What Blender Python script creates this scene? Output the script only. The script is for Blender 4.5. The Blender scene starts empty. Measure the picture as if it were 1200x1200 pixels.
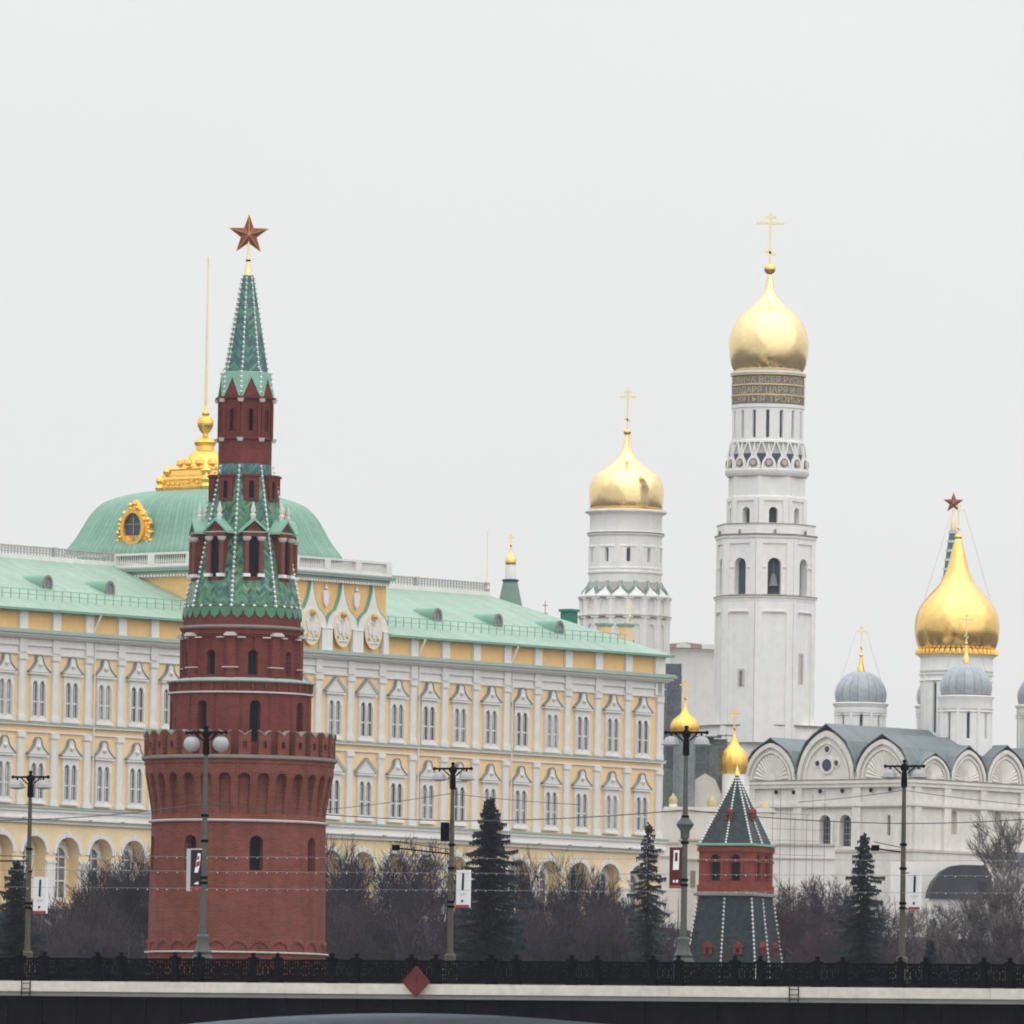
import bpy, bmesh, math, random
from mathutils import Vector, Matrix
random.seed(7)
C = bpy.context.scene
COL = C.collection
PI = math.pi

# ------------------------------------------------------------------ camera
F_PX = 11600.0; HORIZON = 1342.0; ROLL = 0.0155
PITCH = math.atan((HORIZON - 600) / F_PX)
CAM = Vector((0, 0, 3.0))
_R0 = Vector((1, 0, 0)); _F = Vector((0, math.cos(PITCH), math.sin(PITCH))); _U0 = Vector((0, -math.sin(PITCH), math.cos(PITCH)))
_R = _R0 * math.cos(ROLL) + _U0 * math.sin(ROLL)
_U = _U0 * math.cos(ROLL) - _R0 * math.sin(ROLL)
cam = bpy.data.cameras.new('camera'); co = bpy.data.objects.new('camera', cam); COL.objects.link(co)
co.matrix_world = Matrix(((_R.x, _U.x, -_F.x, CAM.x), (_R.y, _U.y, -_F.y, CAM.y), (_R.z, _U.z, -_F.z, CAM.z), (0, 0, 0, 1)))
cam.sensor_width = 36; cam.lens = 36 * F_PX / 1200; cam.clip_start = 1; cam.clip_end = 20000
C.camera = co

# ------------------------------------------------------------------ sky, sun, exposure
SUN_EL, SUN_AZ = math.radians(42), math.radians(150)     # azimuth clockwise from +Y
w = bpy.data.worlds.new('World'); C.world = w; w.use_nodes = True
nt = w.node_tree; nt.nodes.clear()
N = nt.nodes.new; L = nt.links.new
out = N('ShaderNodeOutputWorld'); bg = N('ShaderNodeBackground'); bg.inputs[1].default_value = 0.1
sky = N('ShaderNodeTexSky'); sky.sky_type = 'NISHITA'; sky.sun_disc = False
sky.sun_elevation = SUN_EL; sky.sun_rotation = SUN_AZ
hs = N('ShaderNodeHueSaturation'); hs.inputs['Saturation'].default_value = 0.15
L(sky.outputs[0], hs.inputs['Color'])
tc = N('ShaderNodeTexCoord'); sx = N('ShaderNodeSeparateXYZ'); L(tc.outputs['Generated'], sx.inputs[0])
cl = N('ShaderNodeMath'); cl.operation = 'MAXIMUM'; cl.inputs[1].default_value = 0; L(sx.outputs[2], cl.inputs[0])
pw = N('ShaderNodeMath'); pw.operation = 'POWER'; pw.inputs[1].default_value = 1.3; L(cl.outputs[0], pw.inputs[0])
# overcast: the cloud layer is about three times as bright overhead as at the horizon
ns = N('ShaderNodeTexNoise'); ns.inputs['Scale'].default_value = 9; ns.inputs['Detail'].default_value = 4
mp = N('ShaderNodeMapping'); mp.inputs['Scale'].default_value = (1, 1, 2.5); L(tc.outputs['Generated'], mp.inputs[0]); L(mp.outputs[0], ns.inputs['Vector'])
nm = N('ShaderNodeMapRange'); nm.inputs[3].default_value = 0.955; nm.inputs[4].default_value = 1.045; L(ns.outputs[0], nm.inputs[0])
ov = N('ShaderNodeMix'); ov.data_type = 'RGBA'; ov.clamp_factor = True
ov.inputs[6].default_value = (7.70, 7.68, 7.62, 1); ov.inputs[7].default_value = (18.2, 19.4, 20.2, 1)
L(pw.outputs[0], ov.inputs[0])
vm = N('ShaderNodeVectorMath'); vm.operation = 'SCALE'; L(ov.outputs[2], vm.inputs[0]); L(nm.outputs[0], vm.inputs['Scale'])
mx = N('ShaderNodeMix'); mx.data_type = 'RGBA'; mx.inputs[0].default_value = 0.06
L(vm.outputs[0], mx.inputs[6]); L(hs.outputs[0], mx.inputs[7])
L(mx.outputs[2], bg.inputs[0]); L(bg.outputs[0], out.inputs[0])
sl = bpy.data.lights.new('sun', 'SUN'); sl.energy = 0.9; sl.angle = math.radians(110); sl.color = (1, 0.97, 0.92)
so = bpy.data.objects.new('sun', sl); COL.objects.link(so)
_sd = Vector((math.sin(SUN_AZ) * math.cos(SUN_EL), math.cos(SUN_AZ) * math.cos(SUN_EL), math.sin(SUN_EL)))
so.rotation_euler = _sd.to_track_quat('Z', 'Y').to_euler(); so.location = (0, 300, 400)
C.view_settings.view_transform = 'Standard'; C.view_settings.look = 'None'; C.view_settings.exposure = 0.04; C.view_settings.gamma = 1
C.view_settings.use_curve_mapping = False
C.render.engine = 'CYCLES'
C.cycles.use_denoising = True; C.cycles.max_bounces = 8; C.cycles.diffuse_bounces = 3; C.cycles.glossy_bounces = 3
C.cycles.volume_bounces = 1; C.cycles.filter_width = 1.9; C.cycles.transparent_max_bounces = 8; C.cycles.caustics_reflective = False

# ------------------------------------------------------------------ survey helpers: the photograph measured as rays
def ray(px, py): return _F + _R * ((px - 600) / F_PX) + _U * ((600 - py) / F_PX)
def at(px, py, Y):
    d = ray(px, py); return CAM + d * (Y / d.y)
def on_plane(px, py, O, n):
    d = ray(px, py); return CAM + d * ((O - CAM).dot(n) / d.dot(n))

# ------------------------------------------------------------------ materials
MATS = {}
def mat(name, col, rough=0.85, metal=0.0, var=0.12, scale=0.6, fine=6.0, streak=0.0, bump=0.0, spec=0.3):
    m = bpy.data.materials.new(name); m.use_nodes = True; nt = m.node_tree; N = nt.nodes.new; L = nt.links.new
    b = nt.nodes['Principled BSDF']; b.inputs['Roughness'].default_value = rough; b.inputs['Metallic'].default_value = metal
    b.inputs['Specular IOR Level'].default_value = spec
    tc = N('ShaderNodeTexCoord')
    n1 = N('ShaderNodeTexNoise'); n1.inputs['Scale'].default_value = scale; n1.inputs['Detail'].default_value = 5
    n2 = N('ShaderNodeTexNoise'); n2.inputs['Scale'].default_value = fine; n2.inputs['Detail'].default_value = 3
    L(tc.outputs['Object'], n1.inputs['Vector']); L(tc.outputs['Object'], n2.inputs['Vector'])
    ad = N('ShaderNodeMath'); ad.operation = 'ADD'; L(n1.outputs[0], ad.inputs[0]); L(n2.outputs[0], ad.inputs[1])
    last = ad; lo, hi = 0.6, 1.4
    if streak:
        mp = N('ShaderNodeMapping'); mp.inputs['Scale'].default_value = (1.6, 1.6, 0.10); L(tc.outputs['Object'], mp.inputs[0])
        n3 = N('ShaderNodeTexNoise'); n3.inputs['Scale'].default_value = 1.0; n3.inputs['Detail'].default_value = 4; L(mp.outputs[0], n3.inputs['Vector'])
        a2 = N('ShaderNodeMath'); a2.operation = 'MULTIPLY_ADD'; a2.inputs[1].default_value = streak; L(n3.outputs[0], a2.inputs[0]); L(ad.outputs[0], a2.inputs[2])
        last = a2; lo += streak * 0.35; hi += streak * 0.65
    mr = N('ShaderNodeMapRange'); mr.inputs[1].default_value = lo; mr.inputs[2].default_value = hi
    mr.inputs[3].default_value = 1 - var; mr.inputs[4].default_value = 1 + var; L(last.outputs[0], mr.inputs[0])
    sc = N('ShaderNodeVectorMath'); sc.operation = 'SCALE'; sc.inputs[0].default_value = col; L(mr.outputs[0], sc.inputs['Scale'])
    L(sc.outputs[0], b.inputs['Base Color'])
    if bump:
        bp = N('ShaderNodeBump'); bp.inputs['Strength'].default_value = bump; bp.inputs['Distance'].default_value = 0.05
        L(n2.outputs[0], bp.inputs['Height']); L(bp.outputs[0], b.inputs['Normal'])
    MATS[name] = m
    return m

def brick(name, c1, c2, mortar):
    m = mat(name, (1, 1, 1), 0.9, var=0.30, scale=0.28, fine=1.6, streak=0.9, spec=0.1); nt = m.node_tree; N = nt.nodes.new; L = nt.links.new
    b = nt.nodes['Principled BSDF']; src = b.inputs['Base Color'].links[0].from_socket
    uv = N('ShaderNodeUVMap'); br = N('ShaderNodeTexBrick')
    br.inputs['Color1'].default_value = (*c1, 1); br.inputs['Color2'].default_value = (*c2, 1); br.inputs['Mortar'].default_value = (*mortar, 1)
    br.inputs['Scale'].default_value = 1.0; br.inputs['Mortar Size'].default_value = 0.018
    br.inputs['Brick Width'].default_value = 0.42; br.inputs['Row Height'].default_value = 0.15
    L(uv.outputs[0], br.inputs['Vector'])
    mm = N('ShaderNodeMix'); mm.data_type = 'RGBA'; mm.blend_type = 'MULTIPLY'; mm.inputs[0].default_value = 1
    L(br.outputs[0], mm.inputs[6]); L(src, mm.inputs[7]); L(mm.outputs[2], b.inputs['Base Color'])
    return m

def tiles(name, cols, chev=0.55, band=0.30, amp=0.55, rough=0.35):
    """glazed roof tiles laid in zig-zag courses; UV in metres"""
    m = bpy.data.materials.new(name); m.use_nodes = True; nt = m.node_tree; N = nt.nodes.new; L = nt.links.new
    b = nt.nodes['Principled BSDF']; b.inputs['Roughness'].default_value = rough; b.inputs['Specular IOR Level'].default_value = 0.4
    uv = N('ShaderNodeUVMap'); s = N('ShaderNodeSeparateXYZ'); L(uv.outputs[0], s.inputs[0])
    pp = N('ShaderNodeMath'); pp.operation = 'PINGPONG'; pp.inputs[1].default_value = chev; L(s.outputs[0], pp.inputs[0])
    ma = N('ShaderNodeMath'); ma.operation = 'MULTIPLY_ADD'; ma.inputs[1].default_value = amp / chev; L(pp.outputs[0], ma.inputs[0]); L(s.outputs[1], ma.inputs[2])
    dv = N('ShaderNodeMath'); dv.operation = 'DIVIDE'; dv.inputs[1].default_value = band; L(ma.outputs[0], dv.inputs[0])
    fl = N('ShaderNodeMath'); fl.operation = 'FLOOR'; L(dv.outputs[0], fl.inputs[0])
    fr = N('ShaderNodeMath'); fr.operation = 'FRACT'; L(dv.outputs[0], fr.inputs[0])
    du = N('ShaderNodeMath'); du.operation = 'DIVIDE'; du.inputs[1].default_value = 0.30; L(s.outputs[0], du.inputs[0])
    fu = N('ShaderNodeMath'); fu.operation = 'FLOOR'; L(du.outputs[0], fu.inputs[0])
    cb = N('ShaderNodeCombineXYZ'); L(fl.outputs[0], cb.inputs[0]); L(fu.outputs[0], cb.inputs[1])
    wn = N('ShaderNodeTexWhiteNoise'); wn.noise_dimensions = '2D'; L(cb.outputs[0], wn.inputs['Vector'])
    w1 = N('ShaderNodeTexWhiteNoise'); w1.noise_dimensions = '1D'; L(fl.outputs[0], w1.inputs['W'])
    av = N('ShaderNodeMath'); av.operation = 'MULTIPLY_ADD'; av.inputs[1].default_value = 0.62
    h2 = N('ShaderNodeMath'); h2.operation = 'MULTIPLY'; h2.inputs[1].default_value = 0.38; L(w1.outputs['Value'], h2.inputs[0])
    L(wn.outputs['Value'], av.inputs[0]); L(h2.outputs[0], av.inputs[2])
    cr = N('ShaderNodeValToRGB'); cr.color_ramp.interpolation = 'CONSTANT'
    e = cr.color_ramp.elements
    e[0].position = 0; e[0].color = (*cols[0], 1); e[1].position = 1 / len(cols); e[1].color = (*cols[1], 1)
    for i in range(2, len(cols)):
        q = e.new(i / len(cols)); q.color = (*cols[i], 1)
    L(av.outputs[0], cr.inputs[0])
    # the lower lip of every course is darker
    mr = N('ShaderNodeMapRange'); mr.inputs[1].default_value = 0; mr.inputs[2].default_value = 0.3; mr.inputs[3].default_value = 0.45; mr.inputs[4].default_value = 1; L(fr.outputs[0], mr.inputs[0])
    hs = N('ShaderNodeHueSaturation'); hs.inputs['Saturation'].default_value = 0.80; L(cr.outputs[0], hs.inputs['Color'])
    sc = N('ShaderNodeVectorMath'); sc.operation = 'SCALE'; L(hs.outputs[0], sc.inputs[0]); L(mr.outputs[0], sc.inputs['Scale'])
    L(sc.outputs[0], b.inputs['Base Color'])
    bp = N('ShaderNodeBump'); bp.inputs['Strength'].default_value = 0.5; bp.inputs['Distance'].default_value = 0.06; L(fr.outputs[0], bp.inputs['Height']); L(bp.outputs[0], b.inputs['Normal'])
    MATS[name] = m; return m

def seams(name, col, pitch, rough=0.5, var=0.1):
    """sheet-metal roof with standing seams; UV.x in metres across the sheets"""
    m = mat(name, col, rough, var=var, scale=0.25, fine=2.0, streak=0.0, spec=0.35); nt = m.node_tree; N = nt.nodes.new; L = nt.links.new
    b = nt.nodes['Principled BSDF']; src = b.inputs['Base Color'].links[0].from_socket
    uv = N('ShaderNodeUVMap'); s = N('ShaderNodeSeparateXYZ'); L(uv.outputs[0], s.inputs[0])
    dv = N('ShaderNodeMath'); dv.operation = 'DIVIDE'; dv.inputs[1].default_value = pitch; L(s.outputs[0], dv.inputs[0])
    fl = N('ShaderNodeMath'); fl.operation = 'FLOOR'; L(dv.outputs[0], fl.inputs[0])
    fr = N('ShaderNodeMath'); fr.operation = 'FRACT'; L(dv.outputs[0], fr.inputs[0])
    wn = N('ShaderNodeTexWhiteNoise'); wn.noise_dimensions = '1D'; L(fl.outputs[0], wn.inputs['W'])
    m1 = N('ShaderNodeMapRange'); m1.inputs[3].default_value = 0.93; m1.inputs[4].default_value = 1.05; L(wn.outputs['Value'], m1.inputs[0])
    gt = N('ShaderNodeMapRange'); gt.inputs[1].default_value = 0.8; gt.inputs[2].default_value = 0.95; gt.inputs[3].default_value = 1; gt.inputs[4].default_value = 0.66; L(fr.outputs[0], gt.inputs[0])
    mu = N('ShaderNodeMath'); mu.operation = 'MULTIPLY'; L(m1.outputs[0], mu.inputs[0]); L(gt.outputs[0], mu.inputs[1])
    sc = N('ShaderNodeVectorMath'); sc.operation = 'SCALE'; L(src, sc.inputs[0]); L(mu.outputs[0], sc.inputs['Scale']); L(sc.outputs[0], b.inputs['Base Color'])
    return m

brick('brick_old', (0.195, 0.056, 0.040), (0.140, 0.041, 0.031), (0.20, 0.085, 0.068))
brick('brick_maroon', (0.168, 0.040, 0.035), (0.130, 0.031, 0.029), (0.16, 0.06, 0.05))
brick('brick_bright', (0.25, 0.050, 0.038), (0.21, 0.042, 0.032), (0.2, 0.07, 0.05))
mat('stone_band', (0.55, 0.50, 0.46), var=0.15)
mat('stone_grey', (0.24, 0.22, 0.19), var=0.2)
mat('limewash', (0.79, 0.77, 0.745), 0.9, var=0.11, scale=0.12, fine=1.2, streak=0.9)
mat('limewash_warm', (0.72, 0.68, 0.63), 0.9, var=0.16, scale=0.12, fine=1.2, streak=1.0)
mat('trim_white', (0.74, 0.715, 0.68), 0.85, var=0.09, scale=0.3, fine=2, streak=0.6)
mat('plaster_yellow', (0.86, 0.62, 0.365), 0.9, var=0.10, scale=0.2, fine=1.5, streak=0.5)
mat('cornice_green', (0.34, 0.42, 0.37), 0.6, var=0.12)
mat('mint_trim', (0.19, 0.36, 0.27), 0.55, var=0.1)
mat('dark_green', (0.03, 0.19, 0.13), 0.6, var=0.12)
seams('roof_mint', (0.300, 0.415, 0.325), 0.60, var=0.16)
seams('dome_mint', (0.195, 0.345, 0.262), 0.55, var=0.16)
seams('roof_slate', (0.17, 0.195, 0.205), 0.7, 0.45)
seams('roof_grey', (0.37, 0.395, 0.42), 0.9, 0.36, var=0.22)
mat('roof_redbrown', (0.42, 0.30, 0.29), 0.7)
mat('gold', (0.91, 0.60, 0.21), 0.20, 1.0, var=0.12, scale=0.4, fine=1.5, bump=0.16)
mat('gold_light', (0.93, 0.71, 0.37), 0.18, 1.0, var=0.10, scale=0.4, fine=1.5, bump=0.16)  # gold paled to imitate overexposed gilding
mat('gold_dull', (0.50, 0.40, 0.22), 0.6, 0.3, var=0.2)
mat('gold_rich', (0.90, 0.56, 0.14), 0.36, 1.0, var=0.12, scale=0.8, fine=5, bump=0.25)
mat('gold_pale', (0.90, 0.73, 0.42), 0.45, 0.6, var=0.08)
mat('window_dark', (0.012, 0.013, 0.019), 0.5, var=0.3, spec=0.08)
mat('shed_roof', (0.055, 0.055, 0.066), 0.8, var=0.25)
mat('pane', (0.15, 0.155, 0.165), 0.10, var=0.55, scale=0.9, fine=3, spec=0.6)
mat('pane_dark', (0.05, 0.055, 0.065), 0.1, var=0.5, scale=0.9, fine=3, spec=0.6)
mat('pane_pale', (0.30, 0.30, 0.30), 0.2, var=0.5, scale=0.8, fine=2, spec=0.5)
mat('pane_mid', (0.19, 0.195, 0.20), 0.15, var=0.6, scale=1.2, fine=2.5, spec=0.5)
mat('pane_blue', (0.03, 0.04, 0.07), 0.12, var=0.3, spec=0.6)
mat('arch_dark', (0.075, 0.085, 0.115), 0.9, var=0.2)  # dark interior lifted towards blue, distance haze put into the colour
mat('belt_dark', (0.19, 0.18, 0.18), 0.7, var=0.15)
mat('kok_blue', (0.055, 0.065, 0.11), 0.7, var=0.15)
mat('roundel', (0.50, 0.42, 0.30), 0.8, var=0.15)
mat('star_red', (0.17, 0.032, 0.024), 0.30, 0.25, var=0.2, scale=2, spec=0.6)
mat('star_dull', (0.20, 0.05, 0.05), 0.4, 0.2, var=0.2, scale=2)
mat('terem_tile', (0.17, 0.26, 0.215), 0.6, var=0.2)
mat('plaster_orange_shaded', (0.82, 0.515, 0.225), 0.9, var=0.10, scale=0.2, fine=1.5, streak=0.5)  # attic orange, deepened so its shade sits in the colour
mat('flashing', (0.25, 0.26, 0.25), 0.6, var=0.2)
mat('plaster_cream', (0.83, 0.655, 0.405), 0.9, var=0.09, scale=0.2, fine=1.5, streak=0.6)
mat('bead_white', (0.75, 0.74, 0.72), 0.5)
mat('spike_white', (0.62, 0.62, 0.58), 0.7)
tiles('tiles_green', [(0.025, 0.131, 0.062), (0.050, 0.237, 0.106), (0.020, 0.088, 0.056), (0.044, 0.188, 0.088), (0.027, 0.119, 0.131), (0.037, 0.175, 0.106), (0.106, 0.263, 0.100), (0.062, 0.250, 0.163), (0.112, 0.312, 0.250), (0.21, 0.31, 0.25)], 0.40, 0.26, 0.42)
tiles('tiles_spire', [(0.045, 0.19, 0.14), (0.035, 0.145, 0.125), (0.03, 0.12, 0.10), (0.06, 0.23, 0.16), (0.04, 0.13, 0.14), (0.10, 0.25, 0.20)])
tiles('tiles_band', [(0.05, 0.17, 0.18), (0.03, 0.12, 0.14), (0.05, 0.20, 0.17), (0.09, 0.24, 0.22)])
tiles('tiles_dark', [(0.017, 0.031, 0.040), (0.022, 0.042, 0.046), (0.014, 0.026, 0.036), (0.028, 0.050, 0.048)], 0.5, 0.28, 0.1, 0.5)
mat('tile_edge', (0.055, 0.165, 0.095), 0.4, var=0.3)
mat('tile_pale', (0.24, 0.42, 0.33), 0.6, var=0.15)
mat('iron_black', (0.006, 0.006, 0.008), 0.9, var=0.3, spec=0.03)
mat('lamp_grey', (0.085, 0.088, 0.082), 0.55, 0.2, var=0.2, scale=1.5)
mat('lamp_olive', (0.085, 0.078, 0.055), 0.6, 0.1, var=0.2, scale=1.5)
mat('globe', (0.36, 0.35, 0.35), 0.35, var=0.08, spec=0.5)
mat('bridge_pale', (0.61, 0.555, 0.48), 0.85, var=0.20, scale=0.5, fine=3, streak=0.5)
mat('bridge_grey', (0.26, 0.25, 0.23), 0.9, var=0.15)
mat('bridge_dark', (0.009, 0.008, 0.011), 0.95, var=0.4, streak=0.8, spec=0.02)
mat('soffit', (0.78, 0.82, 0.88), 0.9, var=0.1)  # very pale base stands in for light reflected off the river
mat('asphalt', (0.05, 0.05, 0.052), 0.9, var=0.15)
mat('pavement', (0.20, 0.19, 0.18), 0.9, var=0.12)
mat('sign_red', (0.13, 0.018, 0.020), 0.5, var=0.25)
mat('banner_white', (0.78, 0.77, 0.77), 0.6, var=0.04)
mat('banner_dark', (0.020, 0.012, 0.018), 0.5)
mat('banner_wine', (0.085, 0.010, 0.018), 0.5)
mat('banner_red', (0.34, 0.045, 0.05), 0.6)
mat('banner_grey', (0.42, 0.41, 0.39), 0.6)
mat('wire', (0.03, 0.03, 0.035), 0.6)
mat('wire_pale', (0.25, 0.23, 0.24), 0.6)
mat('netting', (0.20, 0.225, 0.225), 0.95, var=0.4, scale=0.6, fine=4)
mat('netting_blue', (0.12, 0.135, 0.165), 0.95, var=0.45, scale=0.6, fine=4)
mat('bark', (0.024, 0.020, 0.027), 0.95, var=0.25, scale=2)
mat('twig', (0.032, 0.028, 0.042), 0.95, var=0.3, scale=1)
mat('twig_brown', (0.052, 0.042, 0.050), 0.95, var=0.3, scale=1)
mat('twig_pale', (0.13, 0.115, 0.112), 0.95, var=0.3, scale=1)
mat('twig_red', (0.085, 0.042, 0.046), 0.95, var=0.3, scale=1)
mat('needles', (0.018, 0.024, 0.033), 0.8, var=0.35, scale=0.8, fine=4)
mat('needles_green', (0.030, 0.038, 0.040), 0.8, var=0.35, scale=0.8, fine=4)
mat('water', (0.30, 0.32, 0.335), 0.25, var=0.1, spec=0.5, scale=0.05, fine=0.8, bump=0.3)  # raised paler than river water to bounce light under the bridge
mg = mat('hill_ground', (0.040, 0.033, 0.033), 0.95, var=0.35, scale=0.05, fine=0.6)
def _snow():
    nt = mg.node_tree; N = nt.nodes.new; L = nt.links.new; b = nt.nodes['Principled BSDF']; src = b.inputs['Base Color'].links[0].from_socket
    n = N('ShaderNodeTexNoise'); n.inputs['Scale'].default_value = 0.09; n.inputs['Detail'].default_value = 6
    tc = N('ShaderNodeTexCoord'); L(tc.outputs['Object'], n.inputs['Vector'])
    r = N('ShaderNodeMapRange'); r.inputs[1].default_value = 0.56; r.inputs[2].default_value = 0.62; L(n.outputs[0], r.inputs[0])
    m = N('ShaderNodeMix'); m.data_type = 'RGBA'; m.inputs[7].default_value = (0.55, 0.55, 0.56, 1); L(r.outputs[0], m.inputs[0]); L(src, m.inputs[6]); L(m.outputs[2], b.inputs['Base Color'])
_snow()

# ------------------------------------------------------------------ mesh builder
class MB:
    def __init__(s): s.v = []; s.f = []; s.uv = []
    def face(s, idx, uv=None): s.f.append(tuple(idx)); s.uv.append(uv)
    def vert(s, p): s.v.append(tuple(p)); return len(s.v) - 1
    def poly(s, pts, uv=None): i0 = len(s.v); s.v += [tuple(p) for p in pts]; s.face(range(i0, i0 + len(pts)), uv)
    def box(s, x0, x1, y0, y1, z0, z1):
        i = len(s.v)
        s.v += [(x0, y0, z0), (x1, y0, z0), (x1, y1, z0), (x0, y1, z0), (x0, y0, z1), (x1, y0, z1), (x1, y1, z1), (x0, y1, z1)]
        for q in ((0, 1, 5, 4), (1, 2, 6, 5), (2, 3, 7, 6), (3, 0, 4, 7), (4, 5, 6, 7), (3, 2, 1, 0)):
            p = [s.v[i + k] for k in q]
            if q in ((4, 5, 6, 7), (3, 2, 1, 0)): uv = [(a[0], a[1]) for a in p]
            elif p[0][1] == p[1][1]: uv = [(a[0], a[2]) for a in p]
            else: uv = [(a[1], a[2]) for a in p]
            s.face([i + k for k in q], uv)
    def beam(s, a, b, w, h=None):
        h = h or w; a = Vector(a); b = Vector(b); d = (b - a).normalized()
        u = d.cross(Vector((0, 0, 1))); u = u.normalized() if u.length > 1e-4 else Vector((1, 0, 0)); t = u.cross(d)
        i = len(s.v)
        for p in (a, b):
            for su, st in ((-1, -1), (1, -1), (1, 1), (-1, 1)): s.v.append(tuple(p + u * su * w / 2 + t * st * h / 2))
        for k in range(4): s.face((i + k, i + (k + 1) % 4, i + 4 + (k + 1) % 4, i + 4 + k))
        s.face((i + 3, i + 2, i + 1, i)); s.face((i + 4, i + 5, i + 6, i + 7))
    def tube(s, pts, rad, n=6, caps=True):
        pts = [Vector(p) for p in pts]; i0 = len(s.v)
        if not hasattr(rad, '__len__'): rad = [rad] * len(pts)
        for k, p in enumerate(pts):
            d = (pts[min(k + 1, len(pts) - 1)] - pts[max(k - 1, 0)]).normalized()
            u = d.cross(Vector((0.13, 0.31, 1)) if abs(d.z) < 0.95 else Vector((1, 0.2, 0))).normalized(); t = d.cross(u)
            for j in range(n):
                a = 2 * PI * j / n; s.v.append(tuple(p + (u * math.cos(a) + t * math.sin(a)) * rad[k]))
        for k in range(len(pts) - 1):
            for j in range(n): s.face((i0 + k * n + j, i0 + k * n + (j + 1) % n, i0 + (k + 1) * n + (j + 1) % n, i0 + (k + 1) * n + j))
        if caps: s.face([i0 + j for j in range(n)][::-1]); s.face([i0 + (len(pts) - 1) * n + j for j in range(n)])
    def lathe(s, prof, n=48, ph=0.0, c=(0, 0), caps=True, sharp=None):
        """prof = [(r, z)] bottom to top or any order; angle 0 faces the viewer (-Y). UV in metres"""
        i0 = len(s.v); vlen = 0; vl = [0]
        for k in range(1, len(prof)):
            vlen += math.hypot(prof[k][0] - prof[k - 1][0], prof[k][1] - prof[k - 1][1]); vl.append(vlen)
        for r, z in prof:
            for j in range(n):
                a = ph + 2 * PI * j / n; s.v.append((c[0] + r * math.sin(a), c[1] - r * math.cos(a), z))
        for k in range(len(prof) - 1):
            for j in range(n):
                j2 = (j + 1) % n
                def W(r): return 2 * r * math.sin(PI / n)
                if n <= 12: u = [(-W(prof[k][0]) / 2 + j * 40, vl[k]), (W(prof[k][0]) / 2 + j * 40, vl[k]), (W(prof[k + 1][0]) / 2 + j * 40, vl[k + 1]), (-W(prof[k + 1][0]) / 2 + j * 40, vl[k + 1])]
                else:
                    R = max(p[0] for p in prof); u0 = R * 2 * PI * j / n; u1 = R * 2 * PI * (j + 1) / n
                    u = [(u0, vl[k]), (u1, vl[k]), (u1, vl[k + 1]), (u0, vl[k + 1])]
                s.face((i0 + k * n + j, i0 + k * n + j2, i0 + (k + 1) * n + j2, i0 + (k + 1) * n + j), u)
        if caps:
            if prof[0][0] > 1e-3: s.face([i0 + j for j in range(n)][::-1])
            if prof[-1][0] > 1e-3: s.face([i0 + (len(prof) - 1) * n + j for j in range(n)])
    def extrude(s, outl, y0, y1, T=None):
        """outline [(x, z)] counter-clockwise seen from -Y, solid between y0 (front) and y1"""
        T = T or (lambda p: p); n = len(outl); i = len(s.v)
        s.v += [tuple(T((x, y0, z))) for x, z in outl] + [tuple(T((x, y1, z))) for x, z in outl]
        s.face(range(i, i + n), [(x, z) for x, z in outl]); s.face([i + n + k for k in range(n)][::-1], [(x, z) for x, z in outl][::-1])
        for k in range(n):
            k2 = (k + 1) % n
            s.face((i + k2, i + k, i + n + k, i + n + k2), [(outl[k2][0] + outl[k2][1], y0), (outl[k][0] + outl[k][1], y0), (outl[k][0] + outl[k][1], y1), (outl[k2][0] + outl[k2][1], y1)])
    def panel(s, x0, x1, z0, z1, cx, wd, h0, hs, depth, y=0.0, T=None, n=10, pointed=0.0):
        """wall panel in the XZ plane at y with one arched opening and its reveal going back by depth"""
        T = T or (lambda p: p); r = wd / 2
        arc = [(cx - r * math.cos(PI * k / n), hs + r * math.sin(PI * k / n) * (1 + pointed)) for k in range(n + 1)]
        def q(*pts): s.poly([T((a, y, b)) for a, b in pts], list(pts))
        if h0 > z0 + 1e-4: q((x0, z0), (x1, z0), (x1, h0), (x0, h0))
        q((x0, h0), (cx - r, h0), (cx - r, hs), (x0, hs)); q((cx + r, h0), (x1, h0), (x1, hs), (cx + r, hs))
        q((x0, hs), (cx - r, hs), (cx - r, z1), (x0, z1)); q((cx + r, hs), (x1, hs), (x1, z1), (cx + r, z1))
        for k in range(n): q(arc[k], arc[k + 1], (arc[k + 1][0], z1), (arc[k][0], z1))
        o = [(cx - r, h0)] + arc + [(cx + r, h0)]
        for k in range(len(o)):
            a = o[k]; b = o[(k + 1) % len(o)]
            s.poly([T((a[0], y, a[1])), T((a[0], y + depth, a[1])), T((b[0], y + depth, b[1])), T((b[0], y, b[1]))], [(0, a[1]), (depth, a[1]), (depth, b[1]), (0, b[1])])
        return o
    def build(s, name, m, parent=None, ang=35, smooth=True):
        me = bpy.data.meshes.new(name); me.from_pydata(s.v, [], s.f)
        if any(u is not None for u in s.uv):
            l = me.uv_layers.new(name='UVMap'); k = 0; d = l.data
            for f, u in zip(s.f, s.uv):
                for j in range(len(f)):
                    if u is not None: d[k].uv = u[j]
                    else:
                        p = s.v[f[j]]; d[k].uv = (p[0], p[2])
                    k += 1
        me.materials.append(MATS[m])
        if smooth:
            me.polygons.foreach_set('use_smooth', [True] * len(me.polygons)); me.set_sharp_from_angle(angle=math.radians(ang))
        me.update()
        o = bpy.data.objects.new(name, me); COL.objects.link(o)
        if parent is not None: o.parent = parent
        return o

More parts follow.
